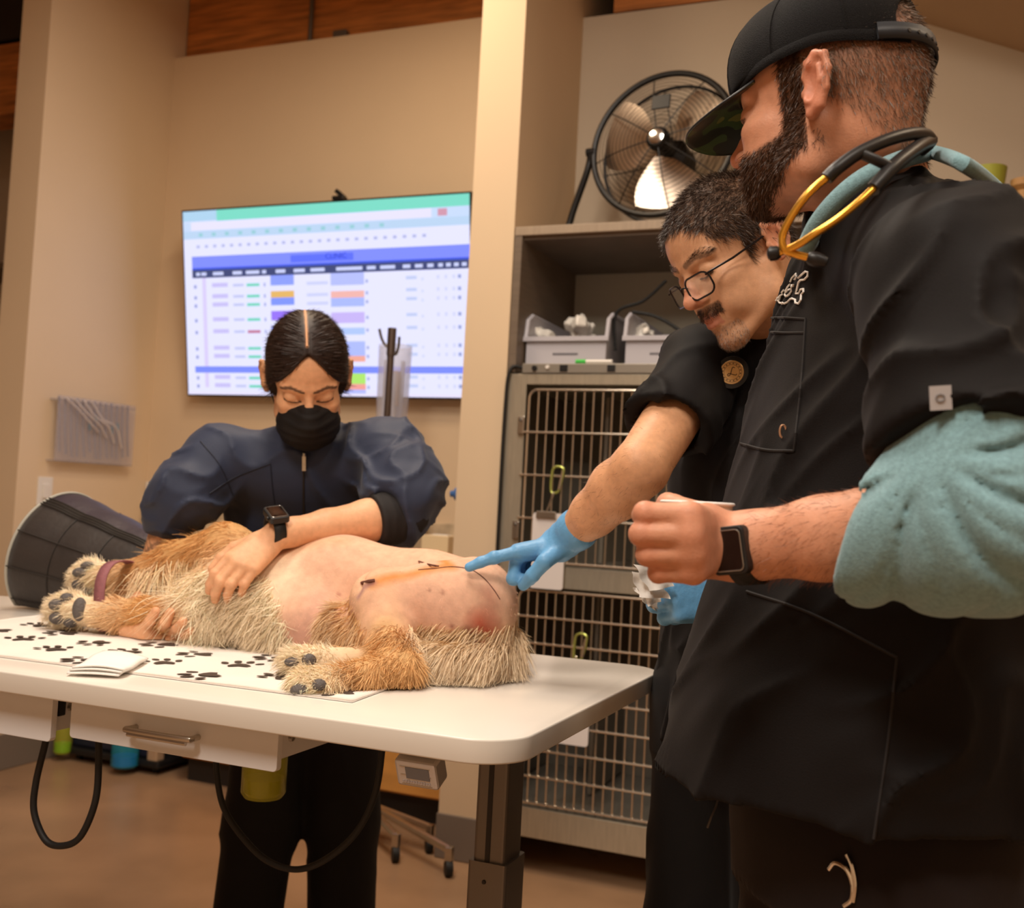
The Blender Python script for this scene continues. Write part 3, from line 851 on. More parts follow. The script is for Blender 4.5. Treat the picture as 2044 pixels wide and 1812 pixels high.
bin_tray(pA[0], pB[0], 'open grey supply bin full of plastic bags, nearest the stub wall', 'ink_a')
pC, pD = ony(1244, 715, Y_END + .07), ony(1405, 715, Y_END + .07)
bin_tray(pC[0], pD[0], 'open grey supply bin left of the glasses wearer\'s head', 'ink_b')
def crumple(name, c, r, m, parent, seed, label=None, cat=None):
    rg = np.random.default_rng(seed)
    s = SDF(); c = np.asarray(c)
    for _ in range(14):
        o = rg.normal(size=3) * np.array(r) * .5
        s.box(c + o, np.array(r) * rg.uniform(.12, .5, 3), rot_frame(rg.normal(size=3), rg.normal(size=3)), .002, .008)
    V, F = s.surf(.0075)
    me = np_mesh(name, V, F, smooth=True)
    return put(name, me, m, parent)
for i, (px, py, rr, sd, lb) in enumerate(((1085, 655, (.035, .08, .035), 1, 'crumpled clear plastic bag at the left in the first grey bin'), (1165, 640, (.05, .09, .05), 2, 'pale crumpled bag with cream folds piled high in the first grey bin'), (1285, 650, (.03, .06, .035), 3, 'white crumpled bag in the second grey bin'))):
    p = ony(px, py, Y_END + .2); zc = 1.69 + rr[2] * 1.35 + .05
    o = crumple('plastic_bag', (p[0], Y_END + .2, zc), rr, M['bag'], None, sd); tag(o, lb, 'bag')
# cords behind the bins
for (q, lb) in ((((1330, 560), (1285, 600), (1230, 625), (1228, 700)), 'black cord sagging to the first grey bin'), (((1262, 622), (1310, 632), (1360, 662), (1385, 690)), 'black cord draped over the second grey bin')):
    pts = [ony(a, b, Y_END + .12) for a, b in q]
    tag(MB().tube(bez(pts, 8), .0058, 8).build('cord', M['rubber'], None, smooth=True), lb, 'cord')

# ------------------------------------------------------------------ fan
fc = ony(1322, 287, 3.62); FR = .262
fan = thing('floor_fan', 'round black wire-guard fan with shiny blades on the kennel shelf', 'fan', (fc[0], 3.62, Z_SH1))
fn = nrm([-.12, -1, .12]); fx = nrm(np.cross(fn, (0, 0, 1))) * -1; fy = nrm(np.cross(fn, fx))
if fy[2] < 0: fy = -fy
def circ(r, off, n=64): return [fc + fn * off + (fx * math.cos(2 * math.pi * k / n) + fy * math.sin(2 * math.pi * k / n)) * r for k in range(n)]
M['fan_black'] = mat('fan_black', srgb(28, 26, 25), .4, metal=.3)
MB().tube(circ(FR, 0), .011, 8, close=True).build('guard_ring', M['fan_black'], fan, smooth=True)
MB().tube(circ(FR * .985, -.09), .006, 8, close=True).build('guard_ring', M['fan_black'], fan, smooth=True)
ring_i = 0
for side, o0 in ((1, .05), (-1, -.13)):
    for k in range(1, 17):
        r = FR * k / 17.5 + .01
        off = o0 * (1 - (r / FR) ** 3) if side > 0 else -.09 + (o0 + .09) * (1 - (r / FR) ** 3)
        if side < 0 and k % 2: continue
        MB().tube(circ(r, off, 40), .0011, 4, close=True).build('guard_wire', M['fan_black'], fan)
    for k in range(8):
        a = 2 * math.pi * k / 8 + .2
        pts = []
        for j in range(9):
            r = FR * (.14 + .86 * j / 8); off = o0 * (1 - (r / FR) ** 3) if side > 0 else -.09 + (o0 + .09) * (1 - (r / FR) ** 3)
            pts.append(fc + fn * off + (fx * math.cos(a) + fy * math.sin(a)) * r)
        MB().tube(pts, .0022, 6).build('guard_spoke', M['fan_black'], fan)
MB().lathe([(.001, .062), (.03, .06), (.04, .05), (.042, .03)], fc, fn, 24, True, True).build('badge', M['fan_black'], fan, smooth=True)
MB().lathe([(.02, .06), (.027, .0625), (.02, .064)], fc, fn, 20).build('badge_ring', M['chrome'], fan, smooth=True)
MB().lathe([(.03, -.2), (.06, -.19), (.062, -.08), (.03, -.06), (.012, .02)], fc, fn, 20).build('motor', M['fan_black'], fan, smooth=True)
M['alu'] = mat('aluminium_blade', srgb(214, 196, 178), .34, metal=1.0)
for k in range(3):
    a0 = math.radians(160 + 120 * k)
    vs, fs = [], []
    nr, na = 7, 9
    for i in range(nr):
        r = FR * (.16 + .74 * i / (nr - 1)); half = math.radians(20 + 20 * math.sin(math.pi * min(1, .25 + .6 * i / (nr - 1))))
        for j in range(na):
            t_ = j / (na - 1) * 2 - 1; a = a0 + half * t_
            for s_ in (0,):
                vs.append(fc + fn * (-.03 - .035 * t_ + .01 * (1 - t_ * t_)) + (fx * math.cos(a) + fy * math.sin(a)) * r)
    for i in range(nr - 1):
        for j in range(na - 1): fs.append((i * na + j, i * na + j + 1, (i + 1) * na + j + 1, (i + 1) * na + j))
    n0 = len(vs); vs += [v - fn * .0015 for v in vs]
    fs += [tuple(n0 + q for q in f[::-1]) for f in fs]
    MB().add(vs, fs).build('blade', M['alu'], fan, smooth=True)
# stand: bent tube at both sides, joined under the guard
pl = fc - fx * (FR + .012); pr = fc + fx * (FR + .012)
zf = Z_SH1 + .014
pts = [pl + np.array([0, 0, -.02]), ony(1172, 335, 3.6), ony(1156, 395, 3.55)]
pts = [pl, pl + np.array([-.012, 0, -.07]), np.array([pl[0] - .04, 3.58, zf + .07]), np.array([pl[0] - .02, 3.55, zf]), np.array([fc[0], 3.52, zf]), np.array([pr[0] + .02, 3.55, zf]), np.array([pr[0] + .04, 3.58, zf + .07]), pr + np.array([.012, 0, -.07]), pr]
MB().tube(bez(pts, 7), .0125, 10).build('stand', M['fan_black'], fan, smooth=True)
for q in (pl, pr): MB().lathe([(.016, -.016), (.016, .016)], q, fx, 12).build('pivot_knob', M['black'], fan, smooth=True)
MB().obox(fc + fy * .135 + fn * .045, fx, fy, fn, .034, .026, .004).build('label_plate', M['fan_black'], fan, bevel=.002)

# clipboards on the kennel doors with clips
M['carab'] = mat('green_clip', srgb(190, 200, 110), .3, metal=.7)
def clipboard(cx, ctop, cbot, w, label, px, py, lab2):
    Yc = Y_END - .02
    c0, c1 = ony(cx, ctop, Yc), ony(cx, cbot, Yc)
    t = thing('clipboard', label, 'clipboard', (c0[0], Yc, c1[2]))
    MB().prism(rrect(c0[0] - w / 2, c0[0] + w / 2, c1[2], c0[2], .01, 4), (0, Yc, 0), (1, 0, 0), (0, 0, 1), (0, 1, 0), .004).build('board', mat('white_board', srgb(226, 220, 218), .5), t)
    MB().obox((c0[0] - .01, Yc - .004, c0[2] - .006), (1, 0, 0), (0, 1, 0), (0, 0, 1), .035, .005, .012).build('clamp', M['steel'], t, bevel=.003)
    g = ony(px, py, Y_END - .018)
    k = thing('carabiner', lab2, 'carabiner', tuple(g))
    pts = [(g[0] + a, g[1], g[2] + b) for a, b in ((0, .045), (.018, .042), (.024, .028), (.012, -.03), (0, -.042), (-.016, -.034), (-.014, .03))]
    loop = bez(pts + [pts[0]], 6)[:-1]
    MB().tube(loop, .0042, 8, close=True).build('hook', M['carab'], k, smooth=True)
    MB().tube([(g[0] + .022, g[1], g[2] + .03), (g[0] + .012, g[1] - .001, g[2] - .03)], .005, 8).build('gate', M['steel_bar'], k, smooth=True)
    MB().tube(bez([(g[0] - .006, g[1], g[2] - .04), (g[0] - .008, g[1] - .004, (g[2] + c0[2]) / 2), (c0[0] - .01, Yc - .006, c0[2])], 5), .0036, 6).build('strap', M['steel'], k, smooth=True)
clipboard(1097, 1024, 1176, .115, 'white clipboard hanging on the upper kennel door behind the pointing glove', 1110, 958, 'yellow-green carabiner clipped high on the upper kennel door')
clipboard(1142, 1330, 1487, .13, 'white clipboard on the lower kennel door seen under the table edge', 1156, 1292, 'yellow-green carabiner on the lower kennel door just above the table')
# things on the far right of the shelf
p = ony(1975, 372, 3.6)
cu = thing('green_cup', 'green cup on the kennel shelf behind the capped man\'s shoulder', 'cup', (p[0], 3.6, Z_SH1))
MB().lathe([(.03, .001), (.034, .05), (.05, ony(1975, 336, 3.6)[2] - Z_SH1), (.046, ony(1975, 336, 3.6)[2] - Z_SH1), (.03, .05)], (p[0], 3.6, Z_SH1), n=20).build('cup_wall', mat('lime_plastic', srgb(176, 180, 70), .5), cu, smooth=True)
p = ony(2046, 375, 3.6)
vs_ = thing('wooden_vase', 'tan turned wooden vase on the kennel shelf at the right frame edge', 'vase', (p[0], 3.6, Z_SH1))
h_ = ony(2044, 360, 3.6)[2] - Z_SH1
MB().lathe([(.04, .001), (.03, h_ * .5), (.026, h_ * .75), (.042, h_ * .85), (.042, h_), (.03, h_)], (p[0], 3.6, Z_SH1), n=20).build('vase_body', mat('tan_wood', srgb(196, 150, 96), .6), vs_, smooth=True)

# ================================================================== exam table
ZT_, TT = .90, .032
TXR, TXL, TYF, TYB = -.496, -2.25, 1.258, 2.042
tb = thing('exam_table', 'white height-adjustable exam table with rounded corners and drawers', 'table', (-1.3, 1.65, 0))
def tabletop():
    poly = rrect(TXL, TXR, TYF, TYB, .075, 10)
    me = MB().prism(poly, (0, 0, ZT_ - TT), (1, 0, 0), (0, 1, 0), (0, 0, 1), TT).mesh('tabletop', bevel=.003, seg=3)
    me.materials.append(M['table_top']); me.materials.append(M['table_edge'])
    for p_ in me.polygons: p_.material_index = 0 if p_.normal.z > .9 else 1
    me.shade_smooth(); me.set_sharp_from_angle(angle=math.radians(35))
    return put('tabletop', me, None, tb)
tabletop()
lp = ony(981, 1600, 1.60); LX = lp[0]
for lx, nm in ((LX, 'leg'), (-2.1, 'leg')):
    up = MB(); x0, x1, y0, y1 = lx - .027, lx + .027, 1.60, 1.672
    up.prism(rrect(x0, x1, y0, y1, .006, 3), (0, 0, .46), (1, 0, 0), (0, 1, 0), (0, 0, 1), ZT_ - TT - .46)
    lg = up.build('leg', M['grey_metal'], tb)
    MB().box(lx - .006, lx + .002, 1.5985, 1.601, .47, ZT_ - TT).build('groove', M['dark'], lg)
    lz = ony(960, 1722, 1.59)[2]
    MB().prism(rrect(x0 - .006, x1 + .006, y0 - .006, y1 + .006, .006, 3), (0, 0, .03), (1, 0, 0), (0, 1, 0), (0, 0, 1), lz - .03).build('lower_leg', M['grey_metal'], lg)
    MB().lathe([(.003, -.002), (.0035, 0)], (lx - .003, 1.5935, lz - .03), (0, 1, 0), 10).build('screw_hole', M['dark'], lg)
    MB().box(lx - .04, lx + .04, 1.30, 2.0, 0, .03).build('foot', M['grey_metal'], tb, bevel=.005)
MB().box(-2.1, LX, 1.615, 1.655, ZT_ - TT - .05, ZT_ - TT).build('crossbar', M['grey_metal'], tb)

def drawer(px0, px1, ptop, pbot, Yd, handle):
    """front plate from picture columns at depth Yd, box running back under the top"""
    a, b = ony(px0, ptop, Yd), ony(px1, ptop, Yd)
    x0, x1 = a[0], b[0]; z1 = ZT_ - TT - .004; z0 = ony((px0 + px1) / 2, pbot, Yd)[2]
    f = MB().prism(rrect(x0, x1, z0, z1, .006, 3), (0, Yd, 0), (1, 0, 0), (0, 0, 1), (0, 1, 0), .012).build('drawer', M['drawer'], tb, bevel=.001)
    MB().box(x0 + .012, x1 - .012, Yd + .0125, Yd + .36, z0 + .012, z1 + .002).build('drawer_box', M['drawer'], f)
    MB().box(x1 - .0115, x1 - .0112 + .001, Yd + .014, Yd + .02, z0 + .02, z1).build('shadow_gap', M['dark'], f)
    MB().lathe([(.002, .006), (.006, .005), (.007, 0)], (x1 - .012, Yd + .05, (z0 + z1) / 2 + .01), (1, 0, 0), 12).build('screw', M['steel'], f, smooth=True)
    if handle:
        h0, h1 = ony(272, 1450, Yd), ony(396, 1472, Yd); zc = (h0[2] + h1[2]) / 2
        pts = [(h0[0], Yd + .001, zc), (h0[0], Yd - .014, zc), (h0[0] + .006, Yd - .022, zc), (h1[0] - .006, Yd - .022, zc), (h1[0], Yd - .014, zc), (h1[0], Yd + .001, zc)]
        MB().tube(bez(pts, 4), .0045, 10, up=(0, 0, 1)).tube([(h0[0] + .004, Yd - .0225, zc - .006), (h1[0] - .004, Yd - .0225, zc - .006)], .0035, 8).build('handle', M['steel'], f, smooth=True)
    return f
YD = 1.30
drawer(143, 560, 1400, 1508, YD, True)
drawer(-360, 108, 1360, 1442, YD, False)
p = ony(120, 1412, YD + .03)
MB().box(p[0] - .008, p[0] + .008, YD + .02, YD + .035, p[2] - .012, p[2] + .012).build('drawer_stop', M['black'], tb, bevel=.002)
# height controller
ca = onz(780, 1493, ZT_ - TT)
cx0, cx1 = ony(790, 1500, 1.275)[0], ony(872, 1510, 1.275)[0]
zc1 = ZT_ - TT - .001
R_ = rot_frame((1, 0, 0), nrm([0, -.45, 1.0]))
ctr = np.array([(cx0 + cx1) / 2, 1.292, zc1 - .022])
ctl = MB().obox(ctr, R_[:, 0], R_[:, 1], R_[:, 2], (cx1 - cx0) / 2, .016, .02).build('height_control', mat('satin_silver', srgb(198, 194, 192), .35, metal=.5), tb, bevel=.004)
fn_ = -R_[:, 1]
MB().obox(ctr + R_[:, 2] * .003 + fn_ * .0163 + R_[:, 0] * .003, R_[:, 0], R_[:, 1], R_[:, 2], .017, .0006, .0085).build('display', mat('lcd_grey', srgb(104, 102, 104), .3), ctl)
ink_g = mat('grey_ink', srgb(168, 160, 158), .5)
for k in range(11): MB().obox(ctr - R_[:, 2] * .0105 + fn_ * .0164 + R_[:, 0] * (-.019 + .0038 * k), R_[:, 0], R_[:, 1], R_[:, 2], .0013, .0002, .0012 + .0005 * (k % 3)).build('printed_mark', ink_g, ctl)
for dz in (.0125, .0, -.0145): MB().tube([ctr + R_[:, 2] * dz + fn_ * .016 - R_[:, 0] * .022, ctr + R_[:, 2] * dz + fn_ * .016 + R_[:, 0] * .022], .0007, 6).build('rib', M['steel'], ctl)
# cables hanging under the table
def cable(pts, lb, r=.0055):
    tag(MB().tube(bez(pts, 12), r, 10).build('cable', M['rubber'], None, smooth=True), lb, 'cable')
Yk = 1.36
cable([ony(a, b, Yk) for a, b in ((96, 1430), (92, 1475), (72, 1560), (68, 1620), (90, 1675), (122, 1688), (160, 1670), (190, 1600), (197, 1520), (196, 1440))], 'black cable loop hanging under the left end of the table')
Yk = 1.50
cable([ony(a, b, Yk) for a, b in ((432, 1490), (433, 1545), (446, 1610), (480, 1665), (530, 1715), (590, 1735), (650, 1715), (712, 1660), (750, 1580), (765, 1480))], 'long black cable sagging in front of the woman\'s trousers', .0052)
# spray bottle under the table, bottom of it showing
def bottle(p, w, h, col, liquid, label, a=.55):
    t = thing('spray_bottle', label, 'bottle', tuple(p))
    g = mat('bottle_' + label[:6], srgb(*col), .12, alpha=a, spec=.7)
    MB().lathe([(w * .42, 0), (w * .5, .008), (w * .5, h * .62), (w * .2, h * .8), (w * .17, h * .9)], p, n=20).build('bottle_body', g, t, smooth=True)
    MB().lathe([(w * .38, .004), (w * .45, .01), (w * .45, h * .18)], p, n=20).build('liquid', mat('liquid_' + label[:6], srgb(*liquid), .2), t, smooth=True)
    n = np.asarray(p) + np.array([0, 0, h * .9])
    MB().lathe([(w * .2, 0), (w * .2, .02)], n, n=14).obox(n + np.array([-.008, 0, .034]), (1, 0, 0), (0, 1, 0), (0, 0, 1), .035, .011, .013).build('spray_head', M['white'], t, bevel=.003)
    MB().tube([n + np.array([-.02, 0, .02]), n + np.array([-.03, 0, -.02])], .004, 8).build('trigger', M['white'], t)
q = ony(525, 1590, 1.56)
bottle((q[0], 1.56, q[2]), .075, .18, (216, 214, 60), (120, 118, 26), 'yellow spray bottle hanging under the table in front of the black trousers', .38)
cr = thing('black_crate', 'low black cart with navy tub on the floor behind the table', 'cart', (-3.2, 3.8, 0))
yf, xa, xb = 3.65, -3.47, -3.0
MB().box(xa, xb - .06, yf, yf + .36, .06, .40).build('tub', mat('navy_crate', srgb(34, 36, 52), .5), cr, bevel=.01)
MB().box(xb - .05, xb, yf - .02, yf + .03, .04, .5).build('post', mat('tan_post', srgb(180, 150, 120), .5), cr, bevel=.006)
MB().box(xa - .02, xb + .02, yf - .03, yf + .38, .03, .06).build('base_frame', M['black'], cr, bevel=.008)
for sx in (xa + .03, xb - .03):
    for sy in (yf + .02, yf + .33): MB().lathe([(.005, -.01), (.015, -.01), (.015, .01), (.005, .01)], (sx, sy, .016), (1, 0, 0), 14).build('wheel', M['rubber'], cr, smooth=True)
q = ony(248, 1530, 3.59); bottle((q[0], 3.59, q[2]), .11, .26, (40, 150, 170), (30, 80, 220), 'blue spray bottle hanging low behind the drawer', .5)
q = ony(124, 1503, 3.607); bottle((q[0], 3.607, q[2]), .075, .24, (190, 186, 60), (90, 220, 40), 'green-based spray bottle hanging behind the left cable loop', .45)
# ================================================================== mat, gauze
M['mat_cloth'] = mat('mat_cotton', srgb(236, 228, 220), .8, var=.03, vscale=12, bump=.1, bscale=120)
M['ink'] = mat('paw_ink', srgb(66, 54, 48), .6, var=.25, vscale=160)
ZM = ZT_ + .0035
mt = thing('paw_print_mat', 'white cotton mat printed with brown paw prints under the dog', 'mat', (-1.3, 1.6, ZT_))
mc = onz(703, 1403, ZT_); mr = onz(830, 1356, ZT_)
ml = onz(0, 1312, ZT_)
e1 = nrm(np.array([ml[0] - mc[0], ml[1] - mc[1], 0])); e2 = nrm(np.array([mr[0] - mc[0], mr[1] - mc[1], 0]))
MLn, MWd = 1.0, .60
nu, nv = 60, 36
V, F = [], []
for k, zt in enumerate((0, 1)):
    for i in range(nu + 1):
        for j in range(nv + 1):
            p = mc + e1 * MLn * i / nu + e2 * MWd * j / nv
            z = ZT_ + (.0008 if k == 0 else .003 + .0006 * math.sin(i * .7 + j * .3) + .0004 * math.sin(j * 1.1 - i * .2))
            V.append((p[0], p[1], z))
S1 = (nu + 1) * (nv + 1)
for i in range(nu):
    for j in range(nv):
        q = (i * (nv + 1) + j, i * (nv + 1) + j + 1, (i + 1) * (nv + 1) + j + 1, (i + 1) * (nv + 1) + j)
        F.append(tuple(S1 + a for a in q)); F.append(q[::-1])
for i in range(nu): F.append((i * (nv + 1), (i + 1) * (nv + 1), S1 + (i + 1) * (nv + 1), S1 + i * (nv + 1))); a = i * (nv + 1) + nv; F.append((a + nv + 1, a, S1 + a, S1 + a + nv + 1))
for j in range(nv): F.append((j + 1, j, S1 + j, S1 + j + 1)); a = nu * (nv + 1) + j; F.append((a, a + 1, S1 + a + 1, S1 + a))
put('mat_cloth', np_mesh('mat_cloth', V, np.array(F)), M['mat_cloth'], mt)
def blob(cx, cy, rx, ry, rot, n=14, w=.0):
    return [(cx + rx * math.cos(a) * math.cos(rot) - ry * math.sin(a) * math.sin(rot), cy + rx * math.cos(a) * math.sin(rot) + ry * math.sin(a) * math.cos(rot)) for a in [2 * math.pi * k / n for k in range(n)]]
paw = MB()
pad = [(-.024, -.012), (-.018, -.024), (-.006, -.02), (0, -.017), (.006, -.02), (.018, -.024), (.024, -.012), (.018, .002), (.008, .014), (0, .017), (-.008, .014), (-.018, .002)]
for poly in (pad, blob(-.035, .02, .0075, .012, .5), blob(-.0125, .039, .008, .014, .12), blob(.0125, .039, .008, .014, -.12), blob(.035, .02, .0075, .012, -.5)):
    paw.add([(a, b, 0) for a, b in poly], [tuple(range(len(poly)))])
paw_me = paw.mesh('paw_print'); paw_me.materials.append(M['ink'])
rg = np.random.default_rng(3)
grid = [(u, v) for u in np.arange(.05, MLn - .03, .118) for v in np.arange(.05, MWd - .03, .112)]
for n_, (u, v) in enumerate(grid):
    v2 = v + (.056 if int(round((u - .05) / .118)) % 2 else 0)
    if v2 > MWd - .04: continue
    p = mc + e1 * (u + rg.uniform(-.008, .008)) + e2 * v2
    o = bpy.data.objects.new('paw_print', paw_me); COL.objects.link(o); o.parent = mt
    o.location = np.array([p[0], p[1], ZT_ + .0046]) - np.array(mt.location); o.rotation_euler.z = [2.2, 1.2, 2.7, .6][n_ % 4] + rg.uniform(-.3, .3); s_ = .82 * rg.uniform(.9, 1.1); o.scale = (s_, s_, 1)
# folded gauze on the mat edge
gz = thing('gauze_pad', 'folded white gauze pad lying on the front edge of the mat', 'gauze', tuple(onz(208, 1325, ZM)))
ga, gb, gcn, gd = onz(133, 1343, ZM + .002), onz(237, 1348, ZM + .002), onz(287, 1321, ZM + .002), onz(196, 1306, ZM + .002)
for k in range(3):
    sh_ = np.array([.002 * k, .003 * k, 0]); z0 = ZM + .003 + .0035 * k
    n = 10; V = []; F = []
    for i in range(n + 1):
        for j in range(n + 1):
            a, b = i / n, j / n
            p = (ga * (1 - a) + gb * a) * (1 - b) + (gd * (1 - a) + gcn * a) * b + sh_
            V.append((p[0], p[1], z0 + .0025 * math.sin(a * 3.1) * (k + 1) * .6 + .0015 * math.sin(b * 9 + k)))
    for i in range(n):
        for j in range(n): F.append((i * (n + 1) + j, (i + 1) * (n + 1) + j, (i + 1) * (n + 1) + j + 1, i * (n + 1) + j + 1))
    m0 = len(V); V += [(x, y, z - .0028) for x, y, z in V]; F += [tuple(m0 + q for q in f[::-1]) for f in list(F)]
    edge = [i * (n + 1) for i in range(n + 1)]
    for i in range(n):
        for a, b in ((i * (n + 1), (i + 1) * (n + 1)), ((i + 1) * (n + 1) + n, i * (n + 1) + n), (i + 1, i), (n * (n + 1) + i, n * (n + 1) + i + 1)): F.append((b, a, m0 + a, m0 + b))
    put('ply', np_mesh('ply', V, np.array(F)), M['paper'], gz)

# ================================================================== dog
GOLD = np.array(srgb(206, 164, 112)); CREAM = np.array(srgb(240, 220, 190)); SKIN = np.array(srgb(224, 178, 150)); PINK = np.array(srgb(206, 158, 142)); ORANGE = np.array(srgb(200, 150, 92))
dg = SDF()
K = .03
q = lambda x, y, Y: ony(x, y, Y)
chest, mid, loin, pelv = q(505, 1190, 1.80), q(680, 1178, 1.83), q(850, 1190, 1.84), q(945, 1205, 1.83)
dg.rc(chest, mid, .098, .102, K, SKIN)
dg.rc(mid, loin, .102, .082, K, SKIN)
dg.rc(loin, pelv, .082, .082, K, SKIN)
dg.ell(q(470, 1195, 1.78), (.1, .085, .09), None, K, CREAM)           # brisket
dg.ell(q(560, 1215, 1.76), (.1, .075, .08), None, K, CREAM)
dg.ell(q(620, 1240, 1.74), (.09, .07, .07), None, K, SKIN)
neck0, neck1 = q(430, 1150, 1.88), q(330, 1165, 1.93)
dg.rc(chest, neck0, .095, .075, K, GOLD); dg.rc(neck0, neck1, .075, .062, K, GOLD)
hd = q(250, 1165, 1.95); mz = q(180, 1165, 1.93)
dg.ell(hd, (.072, .06, .06), None, .02, GOLD); dg.rc(hd, mz, .045, .032, .02, CREAM)
# upper (near) hind leg
hip, knee, hock, ptoe = q(940, 1205, 1.74), q(765, 1200, 1.655), q(798, 1338, 1.53), q(640, 1372, 1.425)
dg.rc(hip, knee, .083, .056, .022, SKIN)
dg.ell(q(885, 1215, 1.68), (.085, .06, .078), None, .02, SKIN)
dg.ell(q(955, 1225, 1.72), (.06, .06, .07), None, .02, SKIN)
dg.rc(knee, q(772, 1270, 1.60), .054, .044, .015, SKIN * .6 + GOLD * .4)
dg.rc(q(772, 1270, 1.60), hock, .043, .03, .015, GOLD)
dg.rc(hock, ptoe, .03, .026, .015, GOLD)
pw1 = q(628, 1368, 1.412)
dg.ell(pw1, (.04, .034, .024), rot_frame((-1, -.35, 0), (0, 0, 1)), .012, CREAM)
# lower (far) hind leg
k2, h2, p2 = q(690, 1262, 1.66), q(770, 1322, 1.60), q(606, 1322, 1.50)
dg.rc(q(870, 1240, 1.78), k2, .06, .046, .02, GOLD); dg.rc(k2, h2, .045, .028, .015, GOLD)
dg.rc(h2, p2, .026, .024, .012, CREAM * .6 + GOLD * .4)
dg.ell(p2, (.04, .032, .023), rot_frame((-1, -.25, 0), (0, 0, 1)), .012, CREAM)
# front legs
sh1, el1, wr1, fp1 = q(505, 1140, 1.80), q(455, 1098, 1.79), q(245, 1152, 1.77), q(178, 1152, 1.76)
dg.rc(sh1, el1, .07, .052, .02, GOLD); dg.rc(el1, q(360, 1120, 1.78), .05, .039, .02, ORANGE); dg.rc(q(360, 1120, 1.78), wr1, .039, .03, .02, ORANGE)
dg.ell(q(330, 1145, 1.77), (.08, .03, .034), rot_frame(nrm(wr1 - el1), (0, 0, 1)), .02, GOLD * .6 + CREAM * .4)
dg.rc(wr1, fp1, .03, .032, .01, CREAM)
dg.ell(fp1, (.044, .034, .036), rot_frame(nrm(fp1 - wr1), (0, 0, 1)), .01, CREAM)
sh2, el2, wr2, fp2 = q(480, 1225, 1.74), q(395, 1228, 1.70), q(235, 1226, 1.67), q(135, 1217, 1.66)
dg.rc(sh2, el2, .06, .044, .02, CREAM); dg.rc(el2, wr2, .04, .029, .015, ORANGE)
dg.rc(wr2, fp2, .029, .03, .01, CREAM * .7 + GOLD * .3)
dg.ell(fp2, (.046, .034, .034), rot_frame(nrm(fp2 - wr2), (0, 0, 1)), .01, CREAM)
# tail
tl = bez([q(975, 1250, 1.82), q(990, 1283, 1.76), q(972, 1312, 1.69), q(915, 1318, 1.64), q(855, 1312, 1.62), q(805, 1305, 1.615)], 3)
rr = np.interp(np.linspace(0, 1, len(tl)), [0, .2, .5, 1], [.04, .034, .027, .015])
dg.chain(tl, rr, .012, GOLD * .6 + CREAM * .4)
# crease between belly and thigh
dg.chain([q(712, 1180, 1.60), q(735, 1150, 1.64), q(800, 1132, 1.70), q(880, 1126, 1.73)], [.004, .005, .006, .004], .012, op='s')
Vd, Fd = dg.surf(.0048, smooth=1)
Vd[:, 2] = np.maximum(Vd[:, 2], ZM + .001)
Cd = dg.colors(Vd, SKIN, .012)
# clipped belly stays bare; fringe colours and marks
H = lambda x, y, d=1.3: hit(dg, x, y, d)
for pts, rad, col, amt in (
        ([(430, 1195), (470, 1230), (520, 1262)], .07, CREAM, .9), ([(560, 1120), (500, 1150), (520, 1210)], .06, CREAM, .75),
        ([(545, 1285), (600, 1270), (650, 1225)], .055, PINK, .8), ([(640, 1200), (700, 1230)], .04, PINK, .5),
        ([(740, 1215), (730, 1235)], .04, PINK, .4), ([(820, 1230), (900, 1240)], .06, PINK, .45),
        ([(745, 1163), (790, 1150), (850, 1137), (900, 1131)], .017, np.array(srgb(205, 128, 45)), .85),
        ([(745, 1163), (725, 1172), (716, 1190)], .009, np.array(srgb(120, 80, 110)), .6),
        ([(760, 1280), (800, 1300)], .03, GOLD, .6), ([(770, 1255), (760, 1270)], .03, GOLD, .6),
        ([(958, 1243), (975, 1262), (960, 1280)], .034, np.array(srgb(170, 62, 40)), .85), ([(930, 1262), (945, 1278), (925, 1284)], .016, np.array(srgb(90, 40, 30)), .8),
        ([(975, 1185), (985, 1230)], .025, np.array(srgb(176, 110, 92)), .5),
        ([(885, 1118), (893, 1124)], .016, np.array(srgb(196, 128, 40)), .9),
        ([(676, 1187)], .007, np.array(srgb(170, 110, 95)), .9), ([(884, 1182)], .006, np.array(srgb(150, 100, 85)), .8), ([(856, 1178)], .004, np.array(srgb(120, 80, 70)), .7), ([(756, 1256)], .008, np.array(srgb(120, 80, 70)), .7), ([(902, 1250)], .006, np.array(srgb(140, 80, 70)), .8),
        ([(680, 1050 + 28), (560, 1100)], .03, GOLD * .5 + SKIN * .5, .6)):
    hp = [H(*a) for a in pts]
    Cd = paint(Vd, Cd, hp, rad, col, amt, .8)
M['dog'] = mat('dog_coat', (1, 1, 1), .7, attr=True, var=.1, vscale=60, bump=.15, bscale=250, sss=.08, spec=.25)
M['fur'] = mat('dog_fur', (1, 1, 1), .6, attr=True, spec=.25)
dog = thing('dog', 'golden dog with clipped pink belly lying on its side on the mat', 'dog', (-1.2, 1.7, ZT_))
put('body', np_mesh('body', Vd, Fd, Cd), M['dog'], dog)
Nd = vnormals(Vd, Fd)
def near(V, pts, rad):
    D = np.full(len(V), 9.0); P = np.asarray(pts)
    for i in range(max(1, len(P) - 1)):
        a = P[i]; b = P[min(i + 1, len(P) - 1)]; ba = b - a
        t_ = np.clip(((V - a) @ ba) / (ba @ ba + 1e-12), 0, 1); D = np.minimum(D, np.linalg.norm(V - a - t_[:, None] * ba, axis=1))
    return np.clip(1.6 * (1 - D / rad), 0, 1)
